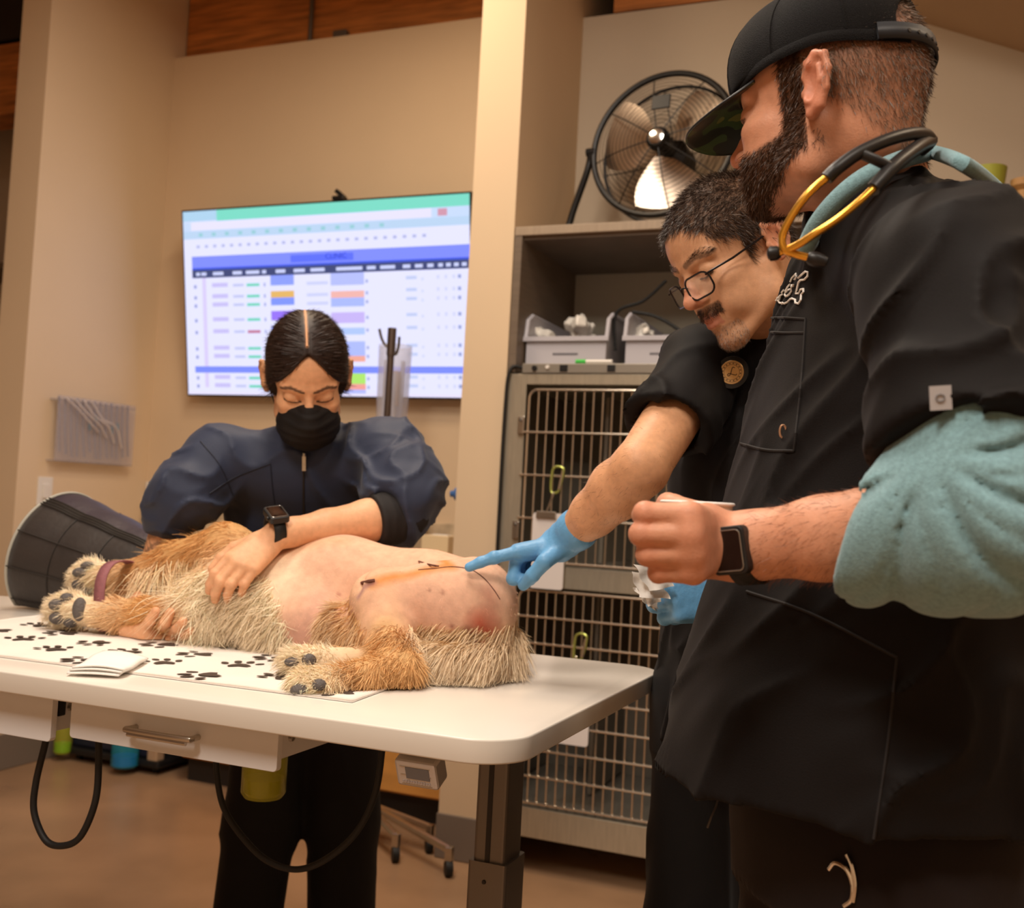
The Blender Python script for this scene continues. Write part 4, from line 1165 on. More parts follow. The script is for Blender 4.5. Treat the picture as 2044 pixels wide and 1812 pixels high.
def fur(name, region, n, flow, L, W, lift=.35, jit=.25, cols=None, bend=(0, 0, -.2), tip=None, seg=3, excl=None):
    keep = region.copy()
    if excl is not None: keep *= (1 - excl)
    P, Nn, idx = scatter(Vd, Fd, Nd, n, keep)
    f = np.asarray(flow, float)
    fl = np.broadcast_to(f, P.shape) if f.ndim == 1 else f[idx]
    T = fl - Nn * (fl * Nn).sum(1, keepdims=True); T /= np.linalg.norm(T, axis=1, keepdims=True) + 1e-6
    D = T + Nn * lift + RNG.normal(size=P.shape) * jit
    C = Cd[idx] if cols is None else np.broadcast_to(np.asarray(cols), P.shape)
    C = np.minimum(C * RNG.uniform(.85, 1.5, (n, 1)), .95)
    # strands clump: neighbours share a bend
    cl = np.sin(P @ np.array([[90., 40, 70], [60, -80, 50], [-70, 50, 95]])) * .22
    bd = np.broadcast_to(np.asarray(bend, float), P.shape) + cl
    tc = C * 1.12 if tip is None else np.broadcast_to(np.asarray(tip), C.shape) * RNG.uniform(.85, 1.15, (n, 1))
    Ls = L * RNG.uniform(.55, 1.15, n)
    me = strand_mesh(name, P - Nn * .001, D, Ls, W, C, bd, seg, tipc=tc)
    z = np.empty(len(me.vertices) * 3, np.float32); me.vertices.foreach_get('co', z); z = z.reshape(-1, 3); z[:, 2] = np.maximum(z[:, 2], ZT_ + .004); me.vertices.foreach_set('co', z.ravel()); me.update()
    o = put(name, me, M['fur'], dog); o['kind'] = 'stuff'; return o
toL = np.array([-1.0, -.1, -.05])
R_leg1 = near(Vd, [q(520, 1120, 1.80), el1, q(350, 1118, 1.78), wr1], .085)
R_leg2 = near(Vd, [el2, wr2], .06)
R_neck = near(Vd, [chest, neck0, neck1], .12) * (Vd[:, 0] < q(470, 1150, 1.8)[0] + .03)
R_chest = near(Vd, [q(440, 1210, 1.74), q(500, 1230, 1.70), q(530, 1270, 1.70)], .085)
R_tail = near(Vd, tl[3:], .06)
R_rump = near(Vd, tl[:4], .05)
R_h2 = near(Vd, [q(720, 1265, 1.68), k2, h2], .075) * (Vd[:, 1] > 1.555)
R_hock = near(Vd, [q(785, 1300, 1.56), hock, ptoe], .05)
R_paws = np.maximum.reduce([near(Vd, [a], .06) for a in (fp1, fp2, pw1, p2)])
R_bare = np.clip(1 - np.maximum.reduce([R_leg1, R_leg2, R_neck, R_chest, R_tail, R_rump, R_h2, R_hock, R_paws]), 0, 1)
fur('foreleg_fur', R_leg1, 11000, (-1, 0, -.35), .022, .0015, .22, .2, bend=(-.1, -.1, -.45))
fur('foreleg_feathering', near(Vd, [q(420, 1150, 1.76), q(300, 1165, 1.75)], .05), 3500, (.2, -.3, -1), .06, .0015, .25, .3, cols=GOLD * .55 + CREAM * .5, bend=(.1, -.05, -.35))
fur('lower_foreleg_fur', R_leg2, 5000, (-1, 0, -.1), .02, .0015, .3, .25)
fur('neck_fur', R_neck, 5000, (-.2, -.3, -1), .055, .0016, .3, .35)
fur('chest_fur', R_chest, 11000, (-.25, -.35, -.8), .048, .0015, .4, .4, cols=CREAM, tip=CREAM * 1.05)
fur('tail_feathering', R_tail, 15000, (-.15, -.85, -.55), .062, .0015, .3, .22, cols=GOLD * .6 + CREAM * .4, bend=(-.15, -.1, -.55), tip=CREAM, seg=4)
fur('rump_fur', R_rump, 3500, (-.1, -.3, -1), .03, .0014, .3, .25, cols=GOLD * .6 + CREAM * .4)
fur('thigh_fur', R_h2, 7000, (-.35, -.3, -.9), .036, .0015, .3, .25, cols=ORANGE * .6 + GOLD * .4, tip=CREAM * .6 + GOLD * .4)
fur('hock_fur', R_hock, 8000, (-.2, -.5, -.6), .024, .0013, .3, .3)
fur('paw_fur', R_paws, 9000, (-1, -.4, 0), .019, .0013, .5, .4, cols=CREAM, tip=CREAM)
fur('belly_fuzz', R_bare, 9000, (.3, -.2, -1), .006, .0007, .25, .3)
# long wisps on chest and elbow
fur('wisps', near(Vd, [q(300, 1180, 1.74), q(400, 1180, 1.74), q(420, 1260, 1.70)], .06), 900, (.1, -.4, -1), .1, .0013, .35, .4, cols=CREAM, bend=(.15, -.1, -.3), seg=5)
# toe pads
M['pad'] = mat('toe_pad', srgb(92, 86, 84), .6, bump=.5, bscale=300)
def pads(spec):
    for x, y, rx, ry, d in spec:
        h0 = H(x, y, d); r_ = nrm(ray(x, y)); u_ = nrm(CR - r_ * (CR @ r_)); w_ = np.cross(r_, u_)
        s_ = np.linalg.norm(h0 - CAM) / FPX
        b = bmesh.new(); bmesh.ops.create_icosphere(b, subdivisions=3, radius=1.0)
        for v in b.verts: v.co = Vector(h0 + r_ * .001 + u_ * v.co.x * rx * s_ + w_ * v.co.y * ry * s_ + r_ * v.co.z * .009)
        me = bpy.data.meshes.new('toe_pad'); b.to_mesh(me); b.free(); me.shade_smooth()
        put('toe_pad', me, M['pad'], dog)
pads([(175, 1130, 13, 9, 1.4), (161, 1143, 15, 10, 1.4), (160, 1167, 15, 11, 1.4), (180, 1178, 12, 8, 1.4), (203, 1162, 12, 14, 1.4),
      (133, 1194, 12, 10, 1.4), (113, 1207, 14, 11, 1.4), (116, 1233, 16, 12, 1.4), (141, 1242, 13, 10, 1.4), (159, 1216, 13, 22, 1.4),
      (600, 1378, 20, 13, 1.2), (637, 1367, 14, 12, 1.2), (603, 1397, 20, 6, 1.2), (660, 1388, 12, 10, 1.2),
      (583, 1321, 15, 9, 1.3), (617, 1317, 14, 12, 1.3)])
# stitched incision
M['scab'] = mat('scab', srgb(104, 62, 50), .7, var=.3, vscale=200)
ln = [H(x, y) - nrm(ray(x, y)) * .0015 for x, y in ((722, 1163), (735, 1160), (748, 1158))]
MB().tube(bez(ln, 6), .0028, 6).build('incision', M['scab'], dog)
ln = [H(x, y) for x, y in ((835, 1137), (870, 1134), (905, 1131), (940, 1137), (965, 1153), (985, 1176), (998, 1196))]
MB().tube(bez(ln, 8), .0009, 6).build('incision', M['scab'], dog)
ln = [H(x, y) for x, y in ((836, 1120), (855, 1126), (876, 1130))]
MB().tube(bez(ln, 8), .0015, 6).build('incision', M['scab'], dog)
# leg band
bd = thing('leg_band', 'mauve fabric strap looped around the dog\'s front legs', 'strap', tuple(q(235, 1280, 1.66)))
M['mauve'] = mat('mauve_webbing', srgb(146, 92, 98), .7, var=.12, vscale=90, bump=.3, bscale=400)
cB = q(240, 1197, 1.715); aB = nrm(wr1 - fp1 + wr2 - fp2 + np.array([.0, -.004, .012])); uB = nrm(np.cross(aB, (0, 1, 0))); uB = uB if uB[2] > 0 else -uB; vB = np.cross(aB, uB)
ring = []
n = 48
for k in range(n):
    a = 2 * math.pi * k / n
    ring.append((math.cos(a), math.sin(a)))
V, F = [], []
for k, (c, s_) in enumerate(ring):
    for w_, t_ in ((-.012, 0), (.012, 0), (.012, .0028), (-.012, .0028)):
        sup = (abs(c) ** 2.6 + abs(s_) ** 2.6) ** (-1 / 2.6)
        V.append(cB + aB * w_ + uB * c * sup * (.076 + t_) + vB * s_ * sup * (.062 + t_))
for k in range(n):
    for j in range(4): F.append((4 * k + j, 4 * k + (j + 1) % 4, 4 * ((k + 1) % n) + (j + 1) % 4, 4 * ((k + 1) % n) + j))
V = np.array(V); V[:, 2] = np.maximum(V[:, 2], ZM + .002)
put('webbing', np_mesh('webbing', V, np.array(F)), M['mauve'], bd)
# protective cone
cn = thing('dog_cone', 'black quilted fabric cone around the dog\'s head with pale piping', 'cone', tuple(q(150, 1225, 1.95)))
rc_, nc_ = q(118, 1108, 1.97), q(325, 1175, 1.97)
ax_ = nrm(nc_ - rc_); LC = np.linalg.norm(nc_ - rc_)
M['cone'] = mat('quilted_nylon', srgb(44, 36, 32), .6, var=.15, vscale=20, bump=.3, bscale=60, sheen=.1)
M['cone2'] = mat('violet_nylon', srgb(52, 43, 54), .5, var=.1, vscale=20, bump=.3, bscale=60)
R0, R1 = .15, .105
uC = nrm(np.array([0, 0, 1.0]) - ax_ * ax_[2]); vC = np.cross(ax_, uC)
def cpt(t_, a, dr=0): r_ = R0 + (R1 - R0) * t_ + dr + .004 * math.sin(6 * math.pi * t_) * 0; return rc_ + ax_ * LC * t_ + (uC * math.cos(a) + vC * math.sin(a)) * r_
def cone_sector(a0, a1, name, m):
    V, F = [], []; nt, na = 14, 40
    for dr in (0, -.006):
        for i in range(nt + 1):
            for j in range(na + 1):
                a = a0 + (a1 - a0) * j / na
                puff = .004 * abs(math.sin(math.pi * 3 * i / nt)) * (dr == 0)
                p = cpt(i / nt, a, dr + puff); p[2] = max(p[2], ZM + .001); V.append(p)
    S = (nt + 1) * (na + 1)
    for i in range(nt):
        for j in range(na):
            f = (i * (na + 1) + j, i * (na + 1) + j + 1, (i + 1) * (na + 1) + j + 1, (i + 1) * (na + 1) + j); F.append(f); F.append(tuple(S + k for k in f[::-1]))
    for j in range(na):
        F.append((j + 1, j, S + j, S + j + 1)); b = nt * (na + 1) + j; F.append((b, b + 1, S + b + 1, S + b))
    put(name, np_mesh(name, np.array(V), np.array(F)), m, cn)
# the angle that faces the camera decides where the strip sits
af = math.atan2(vC @ (CAM - rc_), uC @ (CAM - rc_))
sg = 1 if af > 0 else -1
cone_sector(sg * .62, sg * (2 * math.pi - .2), 'panel', M['cone'])
cone_sector(-sg * .2, sg * .46, 'panel', M['cone2'])
cone_sector(sg * .45, sg * .63, 'fastening_strip', M['cone'])
for a in (.46, .52, .58, .62): MB().tube([cpt(t_, sg * a, .0035 + .004 * abs(math.sin(3 * math.pi * t_))) for t_ in np.linspace(0, 1, 15)], .0016, 6).build('seam', M['dark'], cn)
for t_ in (.34, .67): MB().tube([(lambda p: np.array([p[0], p[1], max(p[2], ZM + .002)]))(cpt(t_, sg * a, .002)) for a in np.linspace(.63, 5.9, 40)], .0016, 6).build('seam', M['dark'], cn)
for a in (1.15, 1.7, 2.25): MB().tube([cpt(t_, sg * a, .003 + .003 * abs(math.sin(3 * math.pi * t_))) for t_ in np.linspace(0, 1, 15)], .0014, 6).build('seam', M['dark'], cn)
MB().tube([(lambda p: np.array([p[0], p[1], max(p[2], ZM + .004)]))(cpt(0, a, .001)) for a in np.linspace(0, 2 * math.pi, 61)[:-1]], .0036, 8, close=True).build('piping', mat('pale_piping', srgb(170, 168, 158), .6), cn, smooth=True)
# ================================================================== people: shared builders
def L2W(M_, o, s=1.0):
    return lambda p: np.asarray(o) + M_ @ (np.asarray(p, float) * s)

def face_frame(theta, phi, roll=0.0):
    """head axes; theta = turn towards the camera away from looking picture-left (degrees), phi = bowed down"""
    th, ph = math.radians(theta), math.radians(phi)
    r0 = np.array([math.cos(YAW), math.sin(YAW), 0]); f0 = np.array([-math.sin(YAW), math.cos(YAW), 0])
    h = -math.cos(th) * r0 - math.sin(th) * f0
    fw = h * math.cos(ph) - np.array([0, 0, 1.0]) * math.sin(ph)
    up = h * math.sin(ph) + np.array([0, 0, 1.0]) * math.cos(ph)
    lf = np.cross(up, fw); a = math.radians(roll)
    up = up * math.cos(a) + lf * math.sin(a)
    return rot_frame(fw, up)

def head_sdf(neck, female=False, jaw=1.0, nose=1.0, ear=True):
    s = SDF(); K = .014
    s.ell((-.006, 0, .052), (.098, .077, .086), None, K)
    s.ell((-.03, 0, .02), (.072, .066, .066), None, .02)
    s.ell((.042, 0, .05), (.053, .063, .058), None, .02)
    s.ell((.042, 0, -.018), (.055, .059, .07), None, .02)
    s.ell((.02, 0, -.045), (.06, .056 * jaw, .05), None, .02)
    jr = .018 if not female else .015
    for y in (-1, 1):
        s.rc((-.004, y * .054 * jaw, -.028), (.012, y * .05 * jaw, -.068), .017, .017, .02)
        s.rc((.012, y * .05 * jaw, -.068), (.074, y * .014, -.099), jr, jr, .02)
        s.ell((.062, y * .044, -.012), (.026, .02, .018), None, .014)
        s.ell((.06, y * .036, -.045), (.03, .022, .03), None, .016)
    s.ell((.082, 0, -.1), (.019, .02, .017), None, .014)
    s.ell((.076, 0, -.06), (.027, .032, .034), None, .014)
    for y in (-1, 1):
        s.ell((.096, y * .032, .014), (.018, .019, .011), None, .01, op='s')
        s.rc((.091, y * .010, .033), (.078, y * .05, .034), .0085, .007, .012)
        s.ell((.0785, y * .032, .0125), (.0148, .0175, .0135), None, .005)       # lid over the eye
        s.rc((.0925, y * .021, .0065), (.0885, y * .045, .0075), .0017, .0015, .002)
        s.ell((.102, y * .0125 * nose, -.0235), (.0115, .0085, .008), None, .006)
        s.ell((.109, y * .0065, -.0315), (.004, .0035, .003), None, .003, op='s')
    s.rc((.0905, 0, .026), (.104, 0, -.003), .0075, .0085 * nose, .008)
    s.rc((.104, 0, -.003), (.1155 * (1 + .03 * (nose - 1)), 0, -.0195), .0085 * nose, .0105 * nose, .006)
    s.ell((.1, 0, -.0275), (.014, .0075, .006), None, .006)
    s.chain([(.088, -.024, -.058), (.1, -.011, -.0535), (.1025, 0, -.0548), (.1, .011, -.0535), (.088, .024, -.058)], [.003, .0052, .0052, .0052, .003], .004)
    s.chain([(.087, -.022, -.0605), (.098, -.01, -.0665), (.0995, 0, -.0675), (.098, .01, -.0665), (.087, .022, -.0605)], [.003, .0055, .006, .0055, .003], .004)
    s.chain([(.09, -.025, -.0598), (.106, 0, -.061), (.09, .025, -.0598)], [.0012, .0014, .0012], .003, op='s')
    if ear:
        for y in (-1, 1):
            E_ = lambda a, b, o=0: (-.014 + a, y * (.0795 + .42 * (.012 - a) + o), .003 + b)
            s.rc(E_(-.002, -.012, -.003), E_(-.007, .018, -.003), .0125, .0135, .004)
            s.ell(E_(.0, .001, .007), (.011, .0085, .018), None, .004, op='s')
            s.ell(E_(-.008, .018, .008), (.009, .0065, .011), None, .004, op='s')
            s.chain([E_(.005, -.001, -.002), E_(.0095, .013), E_(.006, .027), E_(-.006, .0325, .001), E_(-.0185, .026, .001), E_(-.0225, .009, .001), E_(-.0185, -.009), E_(-.009, -.024), E_(.002, -.029, -.001), E_(.0085, -.017, -.003)],
                    [.0028, .0034, .0038, .004, .0042, .004, .0038, .0058, .006, .0035], .003)
            s.chain([E_(-.011, .017, .003), E_(-.0135, 0, .003), E_(-.006, -.015, .002)], [.003, .0033, .003], .003)
            s.ell(E_(.0105, -.005, .0), (.004, .0035, .006), None, .003)
    for i in range(len(neck) - 1): s.rc(neck[i][0], neck[i + 1][0], neck[i][1], neck[i + 1][1], .022)
    return s

def mesh_local(s, h, M_, o, lo=None, hi=None, smooth=0, disp=None):
    V, F = s.surf(h, lo, hi, disp=disp, smooth=smooth)
    return V, np.asarray(o) + V @ M_.T, F

FING = {'index': (.028, .094, (.044, .026, .0215)), 'middle': (.0085, .097, (.049, .030, .022)), 'ring': (-.0115, .091, (.045, .028, .022)), 'pinky': (-.030, .083, (.036, .021, .019))}
def hand_sdf(s, wrist, M_, right, curls, thumb, scale=1.0, spread=None, fat=1.0, col=None, k1=.012, k2=.0035):
    """M_: columns fingers / left / dorsal. curls: finger -> (mcp, pip, dip) degrees. thumb: three local directions. Returns joints."""
    x, y, z = M_[:, 0], M_[:, 1], M_[:, 2]
    t = y if right else -y
    J = {}
    W = lambda a, b, c: np.asarray(wrist) + (x * a + t * b + z * c) * scale
    for nm, (off, base, ls) in FING.items():
        mcp = W(base, off, .002 if nm in ('middle', 'ring') else 0)
        r = {'index': .0098, 'middle': .0102, 'ring': .0098, 'pinky': .0086}[nm] * fat * scale
        s.rc(W(.012, off * .55, -.002), mcp, .0145 * scale, r * 1.22, k1, col)
        a = 0; p = mcp; pts = [mcp]
        sp = math.radians((spread or {}).get(nm, off * 120))
        for l, c in zip(ls, curls[nm]):
            a += math.radians(c)
            d = (x * math.cos(sp) + t * math.sin(sp)) * math.cos(a) - z * math.sin(a)
            p = p + d * l * scale; pts.append(p)
        s.chain(pts, [r * 1.08, r * .98, r * .9, r * .8], k2, col)
        s.ell(pts[1], (r * 1.08,) * 3, None, k2, col)
        J[nm] = pts
    for a_, b_, r_ in (((.02, .02, -.006), (.085, .018, -.004), .0145), ((.02, 0, -.006), (.085, -.002, -.004), .0145), ((.02, -.018, -.006), (.075, -.022, -.005), .0135)):
        s.rc(W(*a_), W(*b_), r_ * scale, r_ * .95 * scale, k1, col)
    p = W(.018, .024, -.01); pts = [p]
    for d, l in zip(thumb, (.046, .034, .029)):
        dd = nrm(x * d[0] + t * d[1] + z * d[2]); p = p + dd * l * scale; pts.append(p)
    rs = [.0165 * scale, .0125 * fat * scale, .0112 * fat * scale, .009 * fat * scale]
    s.rc(pts[0], pts[1], rs[0], rs[1], .012, col); s.rc(pts[1], pts[2], rs[1], rs[2], .004, col); s.rc(pts[2], pts[3], rs[2], rs[3], .004, col)
    J['thumb'] = pts
    return J

def forearm(s, elbow, wrist, re, rw, k=.012, col=None, flat=None):
    e, w = np.asarray(elbow), np.asarray(wrist)
    s.chain([e, e + (w - e) * .28, e + (w - e) * .62, e + (w - e) * .9, w], [re * .92, re, re * .8, rw * 1.04, rw], k, col)

def ridges(P, spec):
    """cloth creases: list of (direction, wavelength, amplitude, phase, warp)"""
    d = np.zeros(len(P))
    for dr, wl, amp, ph, wp in spec:
        u = P @ np.asarray(dr, float) * (2 * math.pi / wl) + ph
        u = u + wp * np.sin(P @ np.array([23., 31, 17]) + ph * 3) + .6 * wp * np.sin(P @ np.array([-41., 19, 37]) + ph)
        m = .5 + .5 * np.sin(P @ np.array([13., -9, 11]) + 2.1 * ph)
        d -= amp * m * (1 - np.abs(np.sin(u / 2))) ** 2.2
    return d

def draw(Vl, C, pts, rad, col, amt=1.0, xmin=.05, soft=.35):
    """mark on the front of a face, given as (y, z) points"""
    P = [np.asarray(p_, float) for p_ in pts]; Q = Vl[:, 1:3]; D = np.full(len(Vl), 9.0)
    for a, b in zip(P[:-1], P[1:]):
        ba = b - a; t_ = np.clip(((Q - a) @ ba) / (ba @ ba + 1e-12), 0, 1); D = np.minimum(D, np.linalg.norm(Q - a - t_[:, None] * ba, axis=1))
    w = np.clip((1 - D / rad) / soft, 0, 1) * amt * (Vl[:, 0] > xmin)
    return C * (1 - w[:, None]) + np.asarray(col)[None] * w[:, None]
def skin_mat(name): return mat(name, (1, 1, 1), .48, attr=True, var=.08, vscale=90, bump=.12, bscale=420, sss=.12, spec=.35)
M['skin1'], M['skin2'], M['skin3'] = skin_mat('skin_one'), skin_mat('skin_two'), skin_mat('skin_three')
M['hair'] = mat('hair_strands', (1, 1, 1), .42, attr=True, spec=.45)

def hair_on(name, Vl, Vw, F, M_, region, n, flow, L, W, col, parent, lift=.4, jit=.2, seg=2, colvar=.25, bend=None, grey=0.0):
    """strands on a head: region weights per vertex, flow in local axes (vector or function of local position)"""
    Nw = vnormals(Vw, F)
    P, Nn, idx = scatter(Vw, F, Nw, n, region)
    fl = flow(Vl[idx]) if callable(flow) else np.broadcast_to(np.asarray(flow, float), P.shape)
    fl = fl @ M_.T
    T = fl - Nn * (fl * Nn).sum(1, keepdims=True); T /= np.linalg.norm(T, axis=1, keepdims=True) + 1e-6
    D = T + Nn * lift + RNG.normal(size=P.shape) * jit
    C = np.broadcast_to(np.asarray(col), P.shape) * RNG.uniform(1 - colvar, 1 + colvar * 1.6, (n, 1))
    if grey > 0:
        g = (RNG.random(n) < grey)[:, None]; C = np.where(g, np.array(srgb(168, 160, 152)), C)
    bd = np.zeros(P.shape) if bend is None else np.broadcast_to(np.asarray(bend, float) @ M_.T, P.shape)
    o = put(name, strand_mesh(name, P - Nn * .0008, D, L * RNG.uniform(.6, 1.15, n), W, C, bd, seg), M['hair'], parent)
    o['kind'] = 'stuff'; return o

def sstep(a, b, x): t_ = np.clip((x - a) / (b - a), 0, 1); return t_ * t_ * (3 - 2 * t_)

def body_core(s, N, pel, feet, shL, shR, lat, col, scale=1.0):
    """hidden trunk and legs under the clothes"""
    N, pel = np.asarray(N), np.asarray(pel)
    s.rc(N, (N * .6 + pel * .4), .06 * scale, .088 * scale, .05, col); s.rc(N * .6 + pel * .4, pel, .088 * scale, .09 * scale, .05, col)
    s.rc(shL, shR, .036, .036, .03, col)
    for sg_, ft in zip((1, -1), feet):
        hipj = pel + np.asarray(lat) * .09 * sg_ * scale; kn = (hipj + np.asarray(ft)) / 2 + np.array([0, 0, .02])
        s.rc(hipj, kn, .08 * scale, .055 * scale, .03, col); s.rc(kn, np.asarray(ft) + np.array([0, 0, .08]), .052 * scale, .038 * scale, .02, col)

def trousers(pel, lat, fwd, feet, rw, rt, rk, rh, m, parent, name, top, disp=None, h=.008):
    s = SDF(); pel = np.asarray(pel, float); lat = np.asarray(lat, float)
    Mx = np.stack([fwd, lat, (0, 0, 1)], 1)
    s.stack(pel, Mx, [-.14, -.06, .04, top], [0, 0, 0, 0], [0] * 4, [rw * .95, rw, rw * .95, rw * .88], [rw * 1.25, rw * 1.32, rw * 1.25, rw * 1.1], .04)
    for sg_, ft in zip((1, -1), feet):
        ft = np.asarray(ft, float); hj = pel + lat * rw * .62 * sg_ + np.array([0, 0, -.06]); kn = hj * .5 + ft * .5
        s.rc(hj, kn, rt, rk, .05); s.rc(kn, ft + np.array([0, 0, .1]), rk, rh, .03)
        s.rc(ft + np.array([0, 0, .1]), ft + np.array([0, 0, .06]), rh, rh, .01)
    V, F = s.surf(h, disp=disp)
    V[:, 2] = np.maximum(V[:, 2], .02)
    put(name, np_mesh(name, V, F), m, parent)
    s.disp = disp
    return s

def shoes(feet, fwd, m, parent):
    for ft in feet:
        ft = np.asarray(ft, float); f_ = np.asarray(fwd, float)
        s = SDF(); Mx = rot_frame(f_, (0, 0, 1))
        s.box(ft + f_ * .05 + np.array([0, 0, .016]), (.125, .035, .006), Mx, .01, .01)
        s.ell(ft + f_ * .11 + np.array([0, 0, .04]), (.07, .042, .036), Mx, .02); s.ell(ft + np.array([0, 0, .06]), (.06, .038, .055), Mx, .02)
        s.rc(ft + f_ * .1 + np.array([0, 0, .05]), ft + np.array([0, 0, .1]), .03, .035, .02)
        V, F = s.surf(.006); V[:, 2] = np.maximum(V[:, 2], .001)
        put('shoe', np_mesh('shoe', V, F), m, parent)

def watch(wrist, ax, normal, rx, ry, sc, strap_m, parent_label, name='wrist_watch', shift=0.0, screen_mark=True):
    """ax along the forearm towards the hand, normal out of the watch face; rx, ry strap radii along normal and across"""
    ax = nrm(ax); n_ = np.asarray(normal, float); n_ = nrm(n_ - ax * (n_ @ ax)); u_ = np.cross(n_, ax)
    c0 = np.asarray(wrist, float)
    t = thing(name, parent_label, 'watch', tuple(c0))
    V, F = [], []; n = 44
    for k in range(n):
        a = 2 * math.pi * k / n; c_, s_ = math.cos(a), math.sin(a)
        hw = .011 * sc * (1 - .25 * abs(s_) * 0)
        for w_, d_ in ((-hw, 0), (hw, 0), (hw, .0028), (-hw, .0028)): V.append(c0 + ax * w_ + n_ * c_ * (rx + d_) + u_ * s_ * (ry + d_))
    for k in range(n):
        for j in range(4): F.append((4 * k + j, 4 * k + (j + 1) % 4, 4 * ((k + 1) % n) + (j + 1) % 4, 4 * ((k + 1) % n) + j))
    put('strap', np_mesh('strap', np.array(V), np.array(F)), strap_m, t)
    cc = c0 + n_ * (rx + .004 * sc)
    poly = rrect(-.0185 * sc, .0185 * sc, -.0225 * sc, .0225 * sc, .006 * sc, 4)
    cs = MB().prism(poly, cc - n_ * .005 * sc, ax, u_, n_, .0125 * sc).build('case', M['black'], t, bevel=.0018)
    MB().prism(rrect(-.0145 * sc, .0145 * sc, -.0185 * sc, .0185 * sc, .0045 * sc, 4), cc + n_ * .0075 * sc, ax, u_, n_, .0006).build('glass', M['glass_blk'], t)
    MB().tube([cc + (ax * a_ + u_ * b_) * sc + n_ * .0082 * sc for a_, b_ in rrect(-.0148, .0148, -.0188, .0188, .0045, 4)], .0007 * sc, 6, close=True).build('bezel', M['bezel'], t)
    MB().lathe([(.004 * sc, 0), (.004 * sc, .003 * sc)], cc + ax * .0185 * sc + u_ * .009 * sc + n_ * .001, ax, 12).build('crown', M['black'], t, smooth=True)
    return t
M['glass_blk'] = mat('watch_glass', srgb(16, 12, 13), .08, coat=.6)
M['bezel'] = mat('watch_bezel', srgb(150, 146, 140), .25, metal=.8)
M['scrub'] = mat('black_scrub_cloth', srgb(16, 12.5, 12.5), .72, var=.08, vscale=6, bump=.15, bscale=900, sheen=.02, spec=.22)
M['pants'] = mat('black_trouser_cloth', srgb(17, 15, 15), .75, var=.06, vscale=6, bump=.12, bscale=800, sheen=.03, spec=.25)
M['glove'] = mat('blue_nitrile', srgb(104, 164, 212), .42, var=.05, vscale=40, bump=.25, bscale=120, spec=.4, sss=.05)
M['shoe'] = mat('dark_shoe', srgb(34, 32, 32), .6)
# ================================================================== person in the cap
SK1 = np.array(srgb(206, 148, 118)); RED1 = np.array(srgb(208, 128, 104)); HAIR1 = np.array(srgb(80, 56, 40)); 
m1 = thing('person', 'man in black scrubs and black cap with a teal undershirt, holding a cup', 'person', (0.0, 1.2, 0))
MH1 = face_frame(-40, 5, 0); OH1 = at(1662, 234, 1.2)
l1 = L2W(MH1, OH1)
N1 = at(1755, 395, 1.24)
inv1 = lambda p: MH1.T @ (np.asarray(p) - OH1)
h1 = head_sdf([((-.036, 0, -.03), .054), (inv1(at(1738, 325, 1.225)), .054), (inv1(N1 + np.array([0, 0, -.04])), .064)], jaw=1.06, nose=1.05)
h1.ell((.05, 0, -.075), (.045, .05, .03), None, .02)     # fuller jaw under the beard
Vl, Vw, F = mesh_local(h1, .0025, MH1, OH1)
_w = sstep(.0, .05, Vl[:, 0]) * (Vl[:, 2] < -.045)
Vl[:, 2] += _w * ((-.045 + (Vl[:, 2] + .045) * .68) - Vl[:, 2]); Vw = OH1 + Vl @ MH1.T      # short chin
C = np.tile(SK1, (len(Vl), 1))
x_, y_, z_ = Vl.T; ay = np.abs(y_)
C = C * (1 - .0) 
earm = sstep(.078, .086, ay) * sstep(.05, .0, np.abs(x_ + .016)); C = C * (1 - .5 * earm[:, None]) + RED1 * .5 * earm[:, None]
nosem = sstep(.1, .112, x_) * (ay < .022) * (z_ < .0); C = C * (1 - .4 * nosem[:, None]) + RED1 * .4 * nosem[:, None]
lipm = sstep(.088, .094, x_) * (np.abs(z_ + .0555) < .009) * (ay < .024); C = C * (1 - .6 * lipm[:, None]) + np.array(srgb(176, 98, 88)) * .6 * lipm[:, None]
# beard: cheeks, jaw, chin, moustache, sideburn
bl = np.interp(x_, [-.02, .01, .04, .07, .1], [-.006, -.006, -.028, -.036, -.03])      # upper beard line
bl = np.where((x_ > .002) & (x_ < .03), .06, bl)
beard = sstep(0, .008, bl - z_) * sstep(-.02, -.004, x_) * sstep(-.145, -.125, z_) * (1 - ((ay < .02) & (x_ > .09) & (np.abs(z_ + .0555) < .006)))
beard *= 1 - sstep(.06, .075, ay) * (x_ < -.002)
must = ((x_ > .085) & (z_ < -.036) & (z_ > -.05) & (ay < .032)).astype(float); beard = np.maximum(beard, must)
beard *= (1 - earm) * sstep(-.004, .006, z_ - np.interp(x_, [-.02, .0, .04, .08, .1], [-.05, -.056, -.078, -.1, -.112]))
hairline_b = np.interp(x_, [-.12, -.08, -.05, -.02, 0], [-.07, -.06, -.03, .0, .03])
scalp = sstep(-.006, .01, z_ - hairline_b) * (x_ < .012) * (1 - earm) 
scalp = np.maximum(scalp, sstep(.06, .08, z_) * (x_ < .06))
fade = sstep(-.07, .06, z_)
C = C * (1 - (scalp * (.25 + .45 * fade))[:, None]) + HAIR1 * (scalp * (.25 + .45 * fade))[:, None]
C = C * (1 - .72 * beard[:, None]) + HAIR1 * .72 * beard[:, None]
for y in (-1, 1):
    C = draw(Vl, C, [(y * .012, .034), (y * .034, .039), (y * .052, .034)], .0055, HAIR1, .85)
    C = draw(Vl, C, [(y * .018, .005), (y * .032, .0025), (y * .046, .006)], .0018, HAIR1 * .4, .9)
HEAD1 = (Vl, Vw, F)
